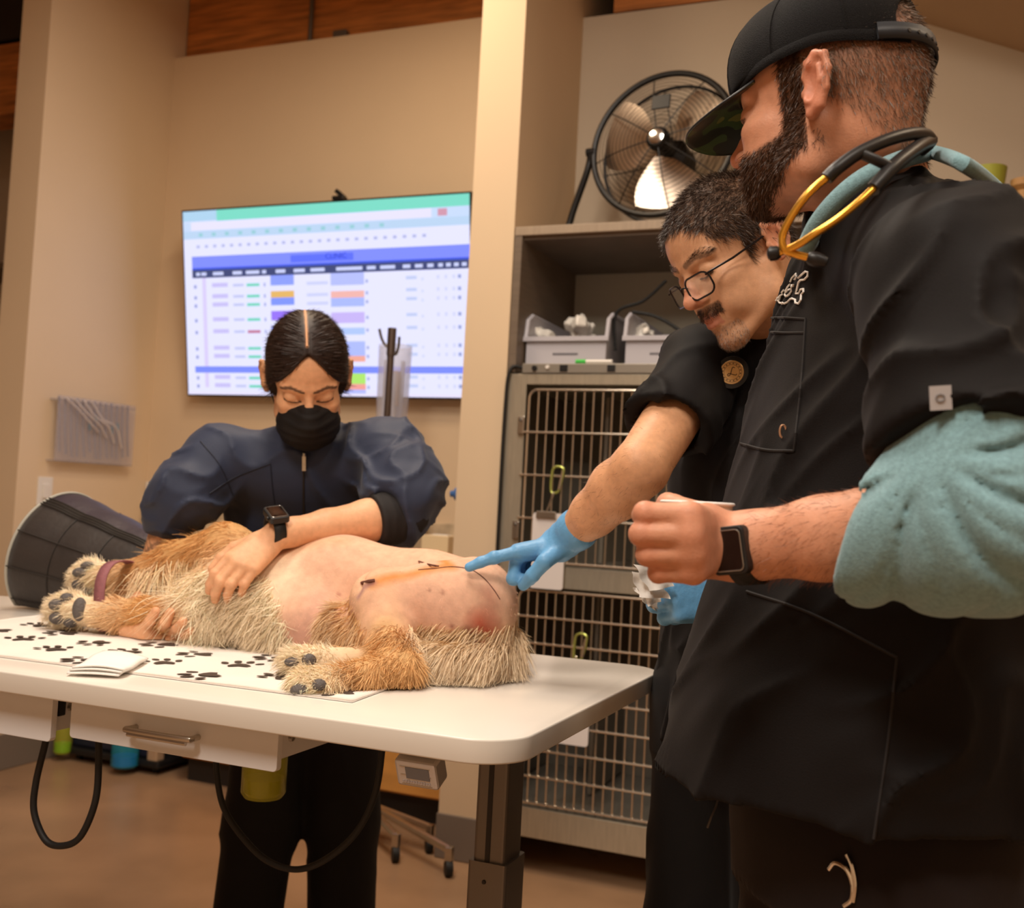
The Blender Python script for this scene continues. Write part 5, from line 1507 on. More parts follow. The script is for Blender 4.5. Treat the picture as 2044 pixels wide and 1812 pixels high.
hair_on('back_hair', Vl, Vw, F, MH1, scalp * (.3 + .7 * fade), 16000, (-.25, 0, -1), .010, .0007, np.array(srgb(96, 80, 66)), m1, .55, .25)
hair_on('beard', Vl, Vw, F, MH1, beard, 15000, (.35, 0, -1), .011, .0008, HAIR1 * .95, m1, .5, .3, 3, .4)
# arms ------------------------------------------------------------------
EL1, WR1 = at(1985, 1040, .87), at(1462, 1092, 1.02)
s = SDF()
forearm(s, EL1, WR1, .0455, .0295)
ax1 = nrm(WR1 - EL1)
ctoc = nrm(CAM - WR1)
xh = nrm(-CR * .45 - CF * .85 + CU * .05); MHa = rot_frame(xh, nrm(CR * .85 - CF * .45 + CU * .02))
g = {'index': (74, 78, 45), 'middle': (78, 80, 45), 'ring': (80, 80, 45), 'pinky': (84, 80, 45)}
# left hand, back towards the camera, thumb side up
Jh1 = hand_sdf(s, at(1434, 1080, 1.03), MHa, False, g, ((-.3, .2, -.7), (-.85, .1, -.45), (-.85, -.1, -.45)), .9, {'index': 5, 'middle': 0, 'ring': -4, 'pinky': -10}, fat=1.14, k2=.003)
s.rc(WR1, at(1424, 1088, 1.01), .029, .026, .015)
Va, Fa = s.surf(.0024)
Ca = np.tile(SK1, (len(Va), 1)); kn = [p for f_ in ('index', 'middle', 'ring', 'pinky') for p in Jh1[f_][:2]]
for p in kn: Ca = paint(Va, Ca, [p], .018, RED1, .5)
Ca = paint(Va, Ca, [WR1, at(1380, 1080, 1.0)], .05, RED1, .35)
core = SDF()
LAT1 = np.array([0.0, 0, 0]); th_ = math.radians(10)
_r = np.array([math.cos(YAW), math.sin(YAW), 0]); _f = np.array([-math.sin(YAW), math.cos(YAW), 0])
FW1 = -math.cos(th_) * _r - math.sin(th_) * _f; LT1 = math.sin(th_) * _r - math.cos(th_) * _f
C1 = np.array([N1[0], N1[1], 0]) + FW1 * .0
SL1 = at(1905, 575, .975); SR1 = N1 - LT1 * .17 - FW1 * .055 + np.array([0, 0, -.075])
PEL1 = np.array([C1[0], C1[1], .92]) - FW1 * .02
FEET1 = [PEL1 + LT1 * .13 + np.array([0, 0, -.92]), PEL1 - LT1 * .12 + FW1 * .03 + np.array([0, 0, -.92])]
body_core(core, N1 + np.array([0, 0, -.06]), PEL1, FEET1, N1 + LT1 * .12 + np.array([0, 0, -.1]), SR1, LT1, SK1)
core.rc(SL1, EL1, .05, .047, .02, SK1); ER1 = SR1 + np.array([0, 0, -.29]) - FW1 * .06; core.rc(SR1, ER1, .05, .045, .02, SK1); 
WRr = ER1 + FW1 * .06 + np.array([0, 0, -.24]); core.rc(ER1, WRr, .042, .03, .02, SK1); core.rc(WRr, WRr + np.array([0, 0, -.09]), .03, .03, .02, SK1)
Vc, Fc = core.surf(.012)
V, F2, CC = join_vf([(Vw, F, C), (Va, Fa, Ca), (Vc, Fc, np.tile(SK1, (len(Vc), 1)))])
put('body', np_mesh('body', V, F2, CC), M['skin1'], m1)
fa_dir = nrm(EL1 - WR1)
keep = ((Va - WR1) @ fa_dir > .03).astype(float)
P, Nn, idx = scatter(Va, Fa, vnormals(Va, Fa), 2600, keep)
D = np.broadcast_to(-fa_dir + np.array([0, 0, -.5]), P.shape) + Nn * .5 + RNG.normal(size=P.shape) * .35
o = put('arm_hair', strand_mesh('arm_hair', P, D, .011 * RNG.uniform(.5, 1.2, len(P)), .00032, np.tile(np.array(srgb(120, 70, 42)), (len(P), 1))), M['hair'], m1); o['kind'] = 'stuff'
# scrub top --------------------------------------------------------------
st1 = SDF(); MT1 = np.stack([FW1, LT1, (0, 0, 1)], 1); OT1 = np.array([C1[0], C1[1], 0])
sl_end = SL1 + (EL1 - SL1) * .7; slax = nrm(EL1 - SL1); cutn1 = nrm(slax + CU * .04)
st1.rc(SL1, sl_end, .074, .088, .03)
st1.fn(sl_end + slax * .12, .16, lambda P: np.maximum(np.linalg.norm((P - sl_end) - ((P - sl_end) @ slax)[:, None] * slax, axis=1) - .14, -((P - sl_end) @ cutn1)), .003, op='s')
st1.rc(sl_end - slax * .06, sl_end + slax * .2, .07, .08, .004, op='s')
st1.stack(OT1, MT1, [.915, 1.0, 1.12, 1.22, 1.32, 1.40, 1.465, 1.52], [.012, .01, .004, 0, -.002, -.006, -.012, -.02], [0] * 8, [.204, .186, .16, .138, .12, .104, .088, .064], [.235, .232, .225, .22, .215, .2, .165, .09], .03)
st1.rc(N1 + np.array([0, 0, -.04]), SL1 + np.array([0, 0, .008]), .06, .07, .05)
st1.rc(N1 + np.array([0, 0, -.035]), N1 - FW1 * .11 + LT1 * .08 + np.array([0, 0, -.085]), .058, .07, .05)
st1.rc(N1 + np.array([0, 0, -.045]), SR1, .06, .075, .05)
st1.rc(SR1, SR1 + np.array([0, 0, -.2]), .08, .085, .03)
# neck opening
nk = at(1748, 358, 1.23)
st1.ell(nk + np.array([0, 0, .02]), (.085, .072, .075), MT1, .012, op='s')
st1.rc(nk + FW1 * .06 + np.array([0, 0, -.015]), nk + FW1 * .135 + np.array([0, 0, -.1]), .045, .012, .012, op='s')
hem = lambda P: np.full(len(P), -1.0)
SLd = slax
def fold1(P):
    d = ridges(P, [((FW1 * .9 + np.array([0, 0, .25])), .12, .011, .4, 1.2), (LT1 * .8 + np.array([0, 0, -.5]), .16, .009, 1.7, 1.1), (FW1 * .5 - LT1 * .4 + np.array([0, 0, .8]), .1, .006, 2.6, 1.4)])
    u = (P - SL1) @ SLd; rad = np.linalg.norm((P - SL1) - u[:, None] * SLd, axis=1)
    w = sstep(-.05, .05, u) * sstep(.13, .1, rad)
    return d + w * ridges(P, [(SLd * .75 + CR * .5, .075, .013, .9, 1.4)])
st1.disp = fold1
V, Fs = st1.surf(.0052, disp=fold1)
put('scrub_top', np_mesh('scrub_top', V, Fs), M['scrub'], m1)
M['teal'] = mat('teal_knit', srgb(122, 158, 166), .85, var=.16, vscale=260, bump=.3, bscale=700, sheen=.25, spec=.2, stretch=(1, 1, 1))
# teal sleeve, bunched round the elbow
s = SDF(); a0 = SL1 + (EL1 - SL1) * .45
cuffc = EL1 + (WR1 - EL1) * .42
s.rc(a0, SL1 + (EL1 - SL1) * .75, .066, .069, .02); s.rc(SL1 + (EL1 - SL1) * .75, EL1, .069, .066, .02); s.rc(EL1, EL1 + (WR1 - EL1) * .2, .067, .065, .025); s.rc(EL1 + (WR1 - EL1) * .2, cuffc, .065, .061, .02)
fax = nrm(WR1 - EL1)
tilt = nrm(fax + CU * .42)
s.fn(cuffc + tilt * .1, .14, lambda P: np.maximum(np.linalg.norm((P - cuffc), axis=1) - .16, -((P - cuffc) @ tilt - .002)), .003, op='s')
pivot = at(1772, 905, .92)
def fold2(P):
    u = (P - EL1); ang = np.arctan2((P - pivot) @ CR, -((P - pivot) @ CU)); rad = np.linalg.norm(np.stack([(P - pivot) @ CR, (P - pivot) @ CU], 1), axis=1)
    f1 = (1 - np.abs(np.sin(ang * 5.5 + .7 * np.sin(rad * 30) + .5 * np.sin(P @ np.array([19., 27, 13]))))) ** 2.4
    f2 = (1 - np.abs(np.sin(ang * 9.5 + 1.1 * np.sin(rad * 44)))) ** 2.6
    wl = sstep(-.015, .05, (P - sl_end) @ slax)
    return wl * sstep(.012, .05, rad) * (.011 * f1 + .004 * f2) - .005 * wl
V, Fs = s.surf(.0038, disp=fold2, smooth=2)
put('undershirt_sleeve', np_mesh('undershirt_sleeve', V, Fs), M['teal'], m1)
# teal collar: band round the neck
cp = [at(*q_) for q_ in ((1606, 497, 1.125), (1632, 445, 1.10), (1668, 400, 1.085), (1712, 362, 1.08), (1760, 335, 1.09), (1810, 315, 1.115), (1852, 303, 1.16), (1830, 300, 1.24), (1750, 340, 1.27), (1660, 430, 1.25), (1612, 490, 1.18))]
MB().tube(bez(cp + [cp[0]], 5)[:-1], .0095, 10, close=True).build('undershirt_collar', M['teal'], m1, smooth=True)
cp = [graze(st1, a_, b_, 1.0, 1.42, .004) for a_, b_ in ((1848, 304), (1870, 306), (1925, 328), (1985, 372), (2040, 430))]
MB().tube(bez(cp, 8), .0075, 10).build('undershirt_edge', M['teal'], m1, smooth=True)
# trousers, shoes
fold3 = lambda P: ridges(P, [(FW1 * .8 + np.array([0, 0, .2]), .13, .006, 1.0, 1.2), (LT1 * .6 + np.array([0, 0, .5]), .2, .005, .4, 1.0)])
tr1 = trousers(PEL1, LT1, FW1, FEET1, .145, .105, .085, .075, mat('brown_black_cloth', srgb(29, 22, 22), .75, bump=.12, bscale=800, sheen=.04, spec=.25), m1, 'trousers', .1, fold3)
shoes(FEET1, FW1, M['shoe'], m1)
# sleeve label, emblem, pocket ------------------------------------------
p = hit(st1, 1877, 794, .6, lift=.002); nn = nrm(CAM - p); ux = nrm(CR * 1 + CU * .06); uy = nrm(np.cross(nn, ux)); uy = uy if uy @ CU > 0 else -uy
lab = MB().prism([(-.0085, -.0095), (.0085, -.0095), (.0085, .0095), (-.0085, .0095)], p, ux, uy, nrm(np.cross(ux, uy)), .0012).build('sleeve_label', mat('grey_label', srgb(176, 174, 176), .5), m1)
MB().tube([p + nn * .002 + ux * a_ + uy * b_ for a_, b_ in [(.0035 * math.cos(k), .0028 * math.sin(k)) for k in np.linspace(0, 6.28, 13)[:-1]]], .0005, 5, close=True).build('label_mark', mat('mark_grey', srgb(120, 118, 120), .5), lab)
def onshirt(pts, sc, ox, oy, lift=.002, sd=None, d0=.6): return [q_ for q_ in [hit(sd or st1, ox + a_ / sc, oy + b_ / sc, d0, 1.6, lift=lift) for a_, b_ in pts] if q_ is not None]
M['thread'] = mat('white_thread', srgb(250, 246, 240), .6)
em = [[(1492, 768), (1512, 722), (1552, 678), (1556, 712), (1536, 740), (1580, 722), (1612, 690), (1652, 655), (1680, 662), (1678, 705), (1645, 742), (1600, 748), (1580, 772), (1562, 850), (1552, 892), (1585, 890), (1602, 850), (1634, 842), (1634, 872), (1610, 902), (1604, 962), (1580, 1000), (1546, 990), (1545, 958), (1512, 945), (1490, 952), (1460, 985), (1428, 1000), (1402, 988)],
      [(1490, 792), (1462, 822), (1440, 868), (1432, 905), (1446, 922), (1478, 905), (1506, 866), (1500, 845), (1470, 852), (1444, 880)], [(1508, 800), (1502, 828)], [(1526, 792), (1522, 820)],
      [(1422, 852), (1400, 882), (1410, 900), (1384, 912), (1360, 938), (1336, 970), (1360, 965), (1376, 990), (1400, 996), (1412, 1006)], [(1350, 940), (1384, 928), (1372, 965)]]
for ln in em:
    MB().tube(onshirt(ln, 5.379, 1300, 420), .0013, 6).build('emblem_line', M['thread'], m1)
seam = mat('scrub_seam', srgb(26, 22, 22), .8)
for ln in ([(1505, 636), (1560, 634), (1608, 637)], [(1608, 637), (1600, 760), (1585, 900)], [(1478, 885), (1530, 898), (1585, 900)], [(1500, 660), (1560, 664), (1605, 664)], [(1490, 1180), (1620, 1225), (1790, 1312)], [(1790, 1312), (1770, 1500), (1740, 1700)]):
    MB().tube([q_ for q_ in [hit(st1, a_, b_, .6, 1.6, lift=.0004) for a_, b_ in bez([(np.array([a_, b_])) for a_, b_ in ln], 8)] if q_ is not None], .0016, 5).build('seam', seam, m1)
p = hit(st1, 1563, 861, .6, lift=.002)
MB().tube([p + (CR * .0035 * math.cos(k) + CU * .007 * math.sin(k)) for k in np.linspace(0, 6.28, 15)[:-1]], .0012, 6, close=True).build('pocket_eyelet', mat('brass_eyelet', srgb(190, 150, 120), .4, metal=.6), m1)
# drawstring and metal key ring at the pocket
MB().tube(bez([at(1437, 1560, 1.17), at(1432, 1600, 1.16), at(1420, 1630, 1.15), at(1412, 1652, 1.15)], 6), .0012, 6).build('drawstring', mat('grey_cord', srgb(78, 74, 72), .6), m1)
kr = thing('key_clip', 'curved silver clip hanging at the capped man\'s trouser pocket', 'clip', tuple(at(1690, 1740, .95)))
MB().tube(bez([hit(tr1, a_, b_, .5, lift=.003) for a_, b_ in ((1655, 1735), (1668, 1722), (1690, 1735), (1702, 1765), (1700, 1795), (1685, 1808))], 8), .0024, 8).build('hook', M['chrome'], kr, smooth=True)
MB().tube(bez([hit(tr1, a_, b_, .5, lift=.003) for a_, b_ in ((1690, 1705), (1700, 1730), (1706, 1765), (1702, 1800))], 8), .0022, 8).build('gate', M['chrome'], kr, smooth=True)

# cap --------------------------------------------------------------------
cap = thing('baseball_cap', 'black mesh snapback cap with dark camouflage under the brim', 'cap', tuple(OH1))
tiltC = math.radians(-5)
RC = np.array([[math.cos(tiltC), 0, -math.sin(tiltC)], [0, 1, 0], [math.sin(tiltC), 0, math.cos(tiltC)]])   # local pitch of the cap
MC = MH1 @ RC
cs = SDF(); cs.ell((-.004, 0, .052), (.107, .086, .104), None, .02); cs.ell((.05, 0, .075), (.058, .062, .066), None, .03)
rim = .046
cs.fn((0, 0, rim - .1), .2, lambda P: P[:, 2] - (rim - .012 * sstep(-.02, -.1, P[:, 0])), .004, op='s')
# hollow inside and the gap over the strap
cs.ell((-.004, 0, .046), (.101, .0805, .098), None, .004, op='s')
cs.ell((-.105, 0, .052), (.04, .042, .042), None, .004, op='s')
Vk, Fk = cs.surf(.0028)
M['capm'] = mat('cap_mesh', srgb(15, 13, 13), .8, var=.5, vscale=900, bump=.8, bscale=1000, spec=.2, detail=0)
put('crown', np_mesh('crown', OH1 + Vk @ MC.T, Fk), M['capm'], cap)
lc = L2W(MC, OH1)
sweat = [lc((-.004 + .108 * math.cos(a), .087 * math.sin(a), .05 - .012 * sstep(-.02, -.1, np.array(-.004 + .108 * math.cos(a))))) for a in np.linspace(-2.75, 2.75, 60)]
MB().tube(sweat, .0018, 8, ry=.0065, up=tuple(MC[:, 1])).build('sweatband', M['capm'], cap, smooth=True)
for a in (-2.2, -1.25, -.42, .42, 1.25, 2.2):
    pts = []
    for e_ in np.linspace(.0, 1.45, 16):
        d_ = np.array([math.cos(a) * math.cos(e_), math.sin(a) * math.cos(e_), math.sin(e_)]); lo_, hi_ = 0.0, .2
        for _ in range(24):
            md = (lo_ + hi_) / 2
            if float(cs.ev((np.array([0, 0, .052]) + d_ * md)[None].astype(np.float32), cs.p[:2])[0]) < 0: lo_ = md
            else: hi_ = md
        pts.append(lc(np.array([0, 0, .052]) + d_ * lo_))
    MB().tube(pts, .0011, 6).build('panel_seam', M['capm'], cap)
V, Fb = [], []
nx, ny = 14, 25
for k in (0, 1):
    for i in range(nx + 1):
        for j in range(ny + 1):
            v = -1 + 2 * j / ny; ang = v * .98
            xb, yb = .098 * math.cos(ang), .083 * math.sin(ang)
            ln_ = .078 * (1 - abs(v) ** 3.2) ** .5
            xx = xb + ln_ * (i / nx); yy = yb * (1 + .06 * (i / nx))
            zz = .048 - .10 * (yy ** 2) / .08 * 1.0 - .02 * (i / nx) * (ln_ / .078) - k * .0035
            V.append(lc((xx, yy, zz)))
S = (nx + 1) * (ny + 1)
for i in range(nx):
    for j in range(ny):
        f_ = (i * (ny + 1) + j, (i + 1) * (ny + 1) + j, (i + 1) * (ny + 1) + j + 1, i * (ny + 1) + j + 1); Fb.append(f_); Fb.append(tuple(S + q_ for q_ in f_[::-1]))
for j in range(ny): a_ = nx * (ny + 1) + j; Fb.append((a_, S + a_, S + a_ + 1, a_ + 1)); Fb.append((j + 1, S + j + 1, S + j, j))
for i in range(nx):
    a_, b_ = i * (ny + 1), (i + 1) * (ny + 1); Fb.append((b_, a_, S + a_, S + b_)); a_, b_ = a_ + ny, b_ + ny; Fb.append((a_, b_, S + b_, S + a_))
me = np_mesh('brim', np.array(V), np.array(Fb))
mC, nt, b_ = new_mat('camo_under')
tc = nt.nodes.new('ShaderNodeTexCoord'); nz = nt.nodes.new('ShaderNodeTexNoise'); nz.inputs['Scale'].default_value = 22; nz.inputs['Detail'].default_value = 1.5
rp = nt.nodes.new('ShaderNodeValToRGB'); rp.color_ramp.interpolation = 'CONSTANT'
for e_, (ps, cl) in zip(rp.color_ramp.elements, ((0, (22, 30, 20)), (.45, (48, 72, 34)))): e_.position = ps; e_.color = (*srgb(*cl), 1)
for ps, cl in ((.56, (96, 104, 46)), (.66, (34, 44, 28))): e_ = rp.color_ramp.elements.new(ps); e_.color = (*srgb(*cl), 1)
nt.links.new(tc.outputs['Object'], nz.inputs['Vector']); nt.links.new(nz.outputs['Fac'], rp.inputs[0]); nt.links.new(rp.outputs[0], b_.inputs['Base Color']); b_.inputs['Roughness'].default_value = .35
me.materials.append(M['black']); me.materials.append(mC)
for p_ in me.polygons: p_.material_index = 1 if (np.array(p_.normal) @ MC[:, 2]) < -.5 else 0
put('brim', me, None, cap)
stp = [lc((-.004 - .111 * math.cos(a), .0905 * math.sin(a), .042)) for a in np.linspace(-.8, .8, 24)]
V, Fb = [], []
for i, p_ in enumerate(stp):
    for w_, t_ in ((-.009, 0), (.009, 0), (.009, .0025), (-.009, .0025)): V.append(p_ + MC[:, 2] * w_ + nrm(p_ - lc((0, 0, .042))) * t_)
for i in range(len(stp) - 1):
    for j in range(4): Fb.append((4 * i + j, 4 * i + (j + 1) % 4, 4 * (i + 1) + (j + 1) % 4, 4 * (i + 1) + j))
sp_ = put('snap_strap', np_mesh('snap_strap', np.array(V), np.array(Fb)), mat('strap_plastic', srgb(30, 33, 38), .5), cap)
for i in range(4, 20, 2): MB().lathe([(.0022, .0), (.0022, .0009)], stp[i] + nrm(stp[i] - lc((0, 0, .042))) * .0025, nrm(stp[i] - lc((0, 0, .042))), 10).build('snap_hole', M['dark'], sp_)
# cup ---------------------------------------------------------------------
cpc = at(1392, 1004, 1.05)
cupt = thing('paper_cup', 'white paper cup held in the capped man\'s hand', 'cup', tuple(cpc + np.array([0, 0, -.085])))
MB().lathe([(.027, -.066), (.0345, 0), (.0335, 0), (.026, -.063)], cpc, n=32, cap1=False).build('cup_wall', mat('cup_paper', srgb(226, 216, 200), .5), cupt, smooth=True)
MB().tube([cpc + np.array([.0347 * math.cos(a), .0347 * math.sin(a), .0]) for a in np.linspace(0, 2 * math.pi, 37)[:-1]], .0016, 8, close=True).build('rolled_rim', M['paper'], cupt, smooth=True)
watch(at(1496, 1092, 1.01), WR1 - EL1, -CF * 1.0 - CR * .05 + CU * .08, .0315, .0325, .98, M['rubber'], 'black rugged smartwatch on the capped man\'s left wrist')
# stethoscope round the neck
ste = thing('stethoscope', 'stethoscope with gold ear tubes and black yoke round the capped man\'s neck', 'stethoscope', tuple(at(1750, 330, .99)))
M['gold'] = mat('gold_tube', srgb(232, 176, 70), .25, metal=.85)
tub = lambda pts, r, nm, m_, n=10: MB().tube(bez([at(*q_) for q_ in pts], 8), r, n).build(nm, m_, ste, smooth=True)
tub(((1840, 300, 1.12), (1858, 282, 1.08), (1845, 268, 1.04), (1815, 268, 1.01), (1770, 280, .985), (1715, 305, .965), (1672, 335, .955), (1650, 356, .955)), .0062, 'yoke', M['black'])
tub(((1858, 280, 1.07), (1838, 290, 1.02), (1808, 312, .985), (1782, 334, .965), (1760, 358, .955), (1742, 378, .95)), .0068, 'yoke', M['black'])
tub(((1715, 305, .965), (1745, 318, .962), (1778, 334, .963)), .005, 'yoke', M['black'])
tub(((1655, 350, .955), (1615, 385, .955), (1583, 428, .96), (1562, 470, .965), (1566, 497, .965), (1590, 508, .965), (1618, 515, .962)), .0036, 'ear_tube', M['gold'])
tub(((1746, 374, .95), (1712, 405, .945), (1672, 437, .945), (1628, 466, .95), (1590, 490, .96), (1556, 504, .97)), .0036, 'ear_tube', M['gold'])
for a_, b_ in (((1612, 513, .962), (1650, 524, .958)), ((1558, 504, .97), (1533, 507, .975))):
    A, B = at(*a_), at(*b_)
    MB().lathe([(.0045, 0), (.0065, .003), (.0068, .009), (.0045, np.linalg.norm(B - A)), (.001, np.linalg.norm(B - A) + .001)], A, B - A, 16).build('ear_tip', M['black'], ste, smooth=True)
# ================================================================== person in glasses
SK2 = np.array(srgb(214, 164, 128)); HAIR2 = np.array(srgb(56, 42, 34))
m2 = thing('person', 'man in black scrubs and glasses pointing with a blue glove', 'person', (-.3, 1.75, 0))
MH2 = face_frame(23, 33, -7); OH2 = at(1474, 520, 1.72)
N2 = at(1515, 668, 1.88)
inv2 = lambda p: MH2.T @ (np.asarray(p) - OH2)
h2_ = head_sdf([((-.035, 0, -.03), .056), (inv2(N2 * .5 + OH2 * .5 - MH2[:, 2] * .02 - MH2[:, 0] * .02), .056), (inv2(N2), .062)], jaw=1.0, nose=1.12)
Vl, Vw, F = mesh_local(h2_, .0026, MH2, OH2)
x_, y_, z_ = Vl.T; ay = np.abs(y_)
C = np.tile(SK2, (len(Vl), 1))
earm = sstep(.078, .086, ay) * sstep(.05, .0, np.abs(x_ + .016)); C = C * (1 - .5 * earm[:, None]) + np.array(srgb(206, 120, 96)) * .5 * earm[:, None]
nosem = sstep(.095, .112, x_) * (ay < .022) * (z_ < .01); C = C * (1 - .5 * nosem[:, None]) + np.array(srgb(214, 136, 112)) * .5 * nosem[:, None]
lipm = sstep(.088, .094, x_) * (np.abs(z_ + .06) < .011) * (ay < .024); C = C * (1 - .6 * lipm[:, None]) + np.array(srgb(184, 108, 94)) * .6 * lipm[:, None]
hl = np.interp(ay, [0, .03, .05, .06, .075], [.088, .086, .07, .05, .03])
scalp = np.where(x_ > .03, sstep(-.004, .006, z_ - hl), sstep(-.01, .012, z_ - np.interp(x_, [-.12, -.07, -.03, 0, .02, .03], [-.06, -.05, -.01, .028, -.012, .03])))
scalp *= (1 - earm)
must = ((x_ > .084) & (z_ < -.036) & (z_ > -.0545) & (ay < .034)).astype(float)
goat = ((x_ > .07) & (z_ < -.074) & (ay < .036)).astype(float) * .8
C = C * (1 - .8 * scalp[:, None]) + HAIR2 * .8 * scalp[:, None]
C = C * (1 - .65 * must[:, None]) + HAIR2 * .65 * must[:, None]
C = C * (1 - .3 * goat[:, None]) + np.array(srgb(120, 104, 92)) * .3 * goat[:, None]
for y in (-1, 1):
    C = draw(Vl, C, [(y * .012, .034), (y * .034, .039), (y * .054, .034)], .0055, HAIR2, .65)
    C = draw(Vl, C, [(y * .018, .005), (y * .032, .0025), (y * .046, .006)], .002, HAIR2 * .5, .9)
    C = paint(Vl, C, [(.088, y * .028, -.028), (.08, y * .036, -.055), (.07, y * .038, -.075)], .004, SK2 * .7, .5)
HEAD2 = (Vl, Vw, F)
hair_on('short_hair', Vl, Vw, F, MH2, scalp, 26000, lambda p: np.stack([np.where(p[:, 2] > .07, .9, -.4), np.sign(p[:, 1]) * .15, np.where(p[:, 2] > .07, -.2, -1.0)], 1), .016, .0008, HAIR2 * 1.1, m2, .45, .25, 3, grey=.04)
hair_on('moustache', Vl, Vw, F, MH2, must, 1300, lambda p: np.stack([np.zeros(len(p)), np.sign(p[:, 1]) * .7, -np.ones(len(p))], 1), .007, .0006, HAIR2 * 1.3, m2, .4, .2)
hair_on('goatee', Vl, Vw, F, MH2, goat, 1500, (.3, 0, -1), .006, .0005, HAIR2 * 1.6, m2, .45, .25, grey=.45)
eb = sum(near(Vl, [(.095, y * .012, .036), (.09, y * .035, .042), (.078, y * .054, .036)], .007) for y in (-1, 1))
hair_on('eyebrows', Vl, Vw, F, MH2, eb, 500, lambda p: np.stack([np.zeros(len(p)) - .3, np.sign(p[:, 1]), np.full(len(p), .15)], 1), .009, .0006, HAIR2, m2, .3, .15)
# pointing arm
th_ = math.radians(34)
FW2 = -math.cos(th_) * _r - math.sin(th_) * _f; LT2 = math.sin(th_) * _r - math.cos(th_) * _f
SR2 = at(1402, 738, 1.84); ER2 = at(1278, 935, 1.68); WR2 = at(1134, 1074, 1.83)
s = SDF(); s.rc(SR2, ER2, .05, .044, .02); forearm(s, ER2, WR2, .0475, .029)
Va, Fa = s.surf(.0032)
Ca = np.tile(SK2 * np.array([1.02, .98, .92]), (len(Va), 1))
core = SDF(); PEL2 = np.array([N2[0] + .02, N2[1] + .06, .92]); 
SL2 = N2 + LT2 * .17 + np.array([0, 0, -.07])
FEET2 = [PEL2 + LT2 * .12 + np.array([0, 0, -.92]), PEL2 - LT2 * .13 + np.array([0, 0, -.92])]
body_core(core, N2 + np.array([0, 0, -.06]), PEL2, FEET2, SL2, N2 - LT2 * .13 + np.array([0, 0, -.08]), LT2, SK2)
HL2 = at(1468, 1198, 1.5); EL2 = at(1640, 1010, 1.62); core.rc(SL2, EL2, .042, .04, .02, SK2); core.rc(EL2, HL2, .04, .029, .02, SK2)
Vc, Fc = core.surf(.012)
V, F2, CC = join_vf([(Vw, F, C), (Va, Fa, Ca), (Vc, Fc, np.tile(SK2, (len(Vc), 1)))])
put('body', np_mesh('body', V, F2, CC), M['skin2'], m2)
P, Nn, idx = scatter(Va, Fa, vnormals(Va, Fa), 1500)
D = np.broadcast_to(nrm(WR2 - ER2), P.shape) + Nn * .4 + RNG.normal(size=P.shape) * .3
o = put('arm_hair', strand_mesh('arm_hair', P, D, .010 * RNG.uniform(.5, 1.2, len(P)), .0003, np.tile(np.array(srgb(90, 60, 40)), (len(P), 1))), M['hair'], m2); o['kind'] = 'stuff'
# pointing glove (right hand, back up and towards the camera)
s = SDF()
WG = WR2 + nrm(WR2 - ER2) * .012 + CR * .010
xg = nrm(-CR * .95 - CU * .2 + CF * .02); MG = rot_frame(xg, nrm(CU * .97 + CF * .12 + CR * .1))
# right hand: thumb on its left = towards the camera side
JG = hand_sdf(s, WG, MG, True, {'index': (2, 5, 5), 'middle': (70, 95, 50), 'ring': (74, 95, 50), 'pinky': (76, 95, 50)}, ((.6, .45, -.3), (.75, -.3, -.55), (.6, -.5, -.4)), .95, {'index': 4, 'middle': 0, 'ring': -3, 'pinky': -8}, fat=1.1, k2=.004)
s.rc(WR2 - nrm(WR2 - ER2) * .03, WG + xg * .02, .0345, .031, .012)
s.chain([WR2 - nrm(WR2 - ER2) * .03 + q_ for q_ in (np.zeros(3), np.zeros(3) + 1e-4)], [.036, .036], .004)
V, Fs = s.surf(.0026, disp=lambda P: ridges(P, [(nrm(WR2 - ER2), .022, .0014, .3, 1.2)]) * sstep(.1, .02, np.linalg.norm(P - WG, axis=1)))
put('glove', np_mesh('glove', V, Fs), M['glove'], m2)
# left glove, closed on gauze
s = SDF(); xg2 = nrm(-CR * .95 + CU * .12 - CF * .15); MG2 = rot_frame(xg2, nrm(-CF * .75 + CU * .2 + CR * .35))
JL = hand_sdf(s, HL2, MG2, False, {'index': (55, 85, 40), 'middle': (60, 88, 40), 'ring': (64, 88, 40), 'pinky': (68, 88, 40)}, ((.7, .5, -.5), (.9, .0, -.4), (.9, -.2, -.2)), .95, {'index': 3, 'middle': 0, 'ring': -3, 'pinky': -7}, fat=1.12, k2=.004)
s.rc(HL2, HL2 - xg2 * .06 + np.array([.01, .01, 0]), .031, .034, .012)
V, Fs = s.surf(.0026); put('glove', np_mesh('glove', V, Fs), M['glove'], m2)
# scrub top
st2 = SDF(); MT2 = np.stack([FW2, LT2, (0, 0, 1)], 1)
lean = nrm(N2 - PEL2); OT2 = np.array([PEL2[0], PEL2[1], 0]); dN = MT2.T @ np.array([N2[0] - PEL2[0], N2[1] - PEL2[1], 0])
zz = np.array([.80, .92, 1.05, 1.18, 1.28, 1.36, 1.42, 1.47]); tt = np.clip((zz - .9) / (N2[2] - .9), 0, 1)
st2.stack(OT2, MT2, zz, tt * dN[0], tt * dN[1], [.155, .15, .142, .135, .128, .112, .09, .06], [.215, .21, .2, .19, .188, .175, .15, .08], .03)
st2.rc(N2 + np.array([0, 0, -.055]), SR2 + np.array([0, 0, .01]), .055, .066, .05); st2.rc(N2 + np.array([0, 0, -.055]), SL2, .055, .068, .05)
se2 = SR2 + (ER2 - SR2) * .62; sx2 = nrm(ER2 - SR2)
st2.rc(SR2, se2, .068, .07, .03); st2.rc(SL2, SL2 + (EL2 - SL2) * .5, .068, .07, .03)
cutn = nrm(sx2 + CR * .15)
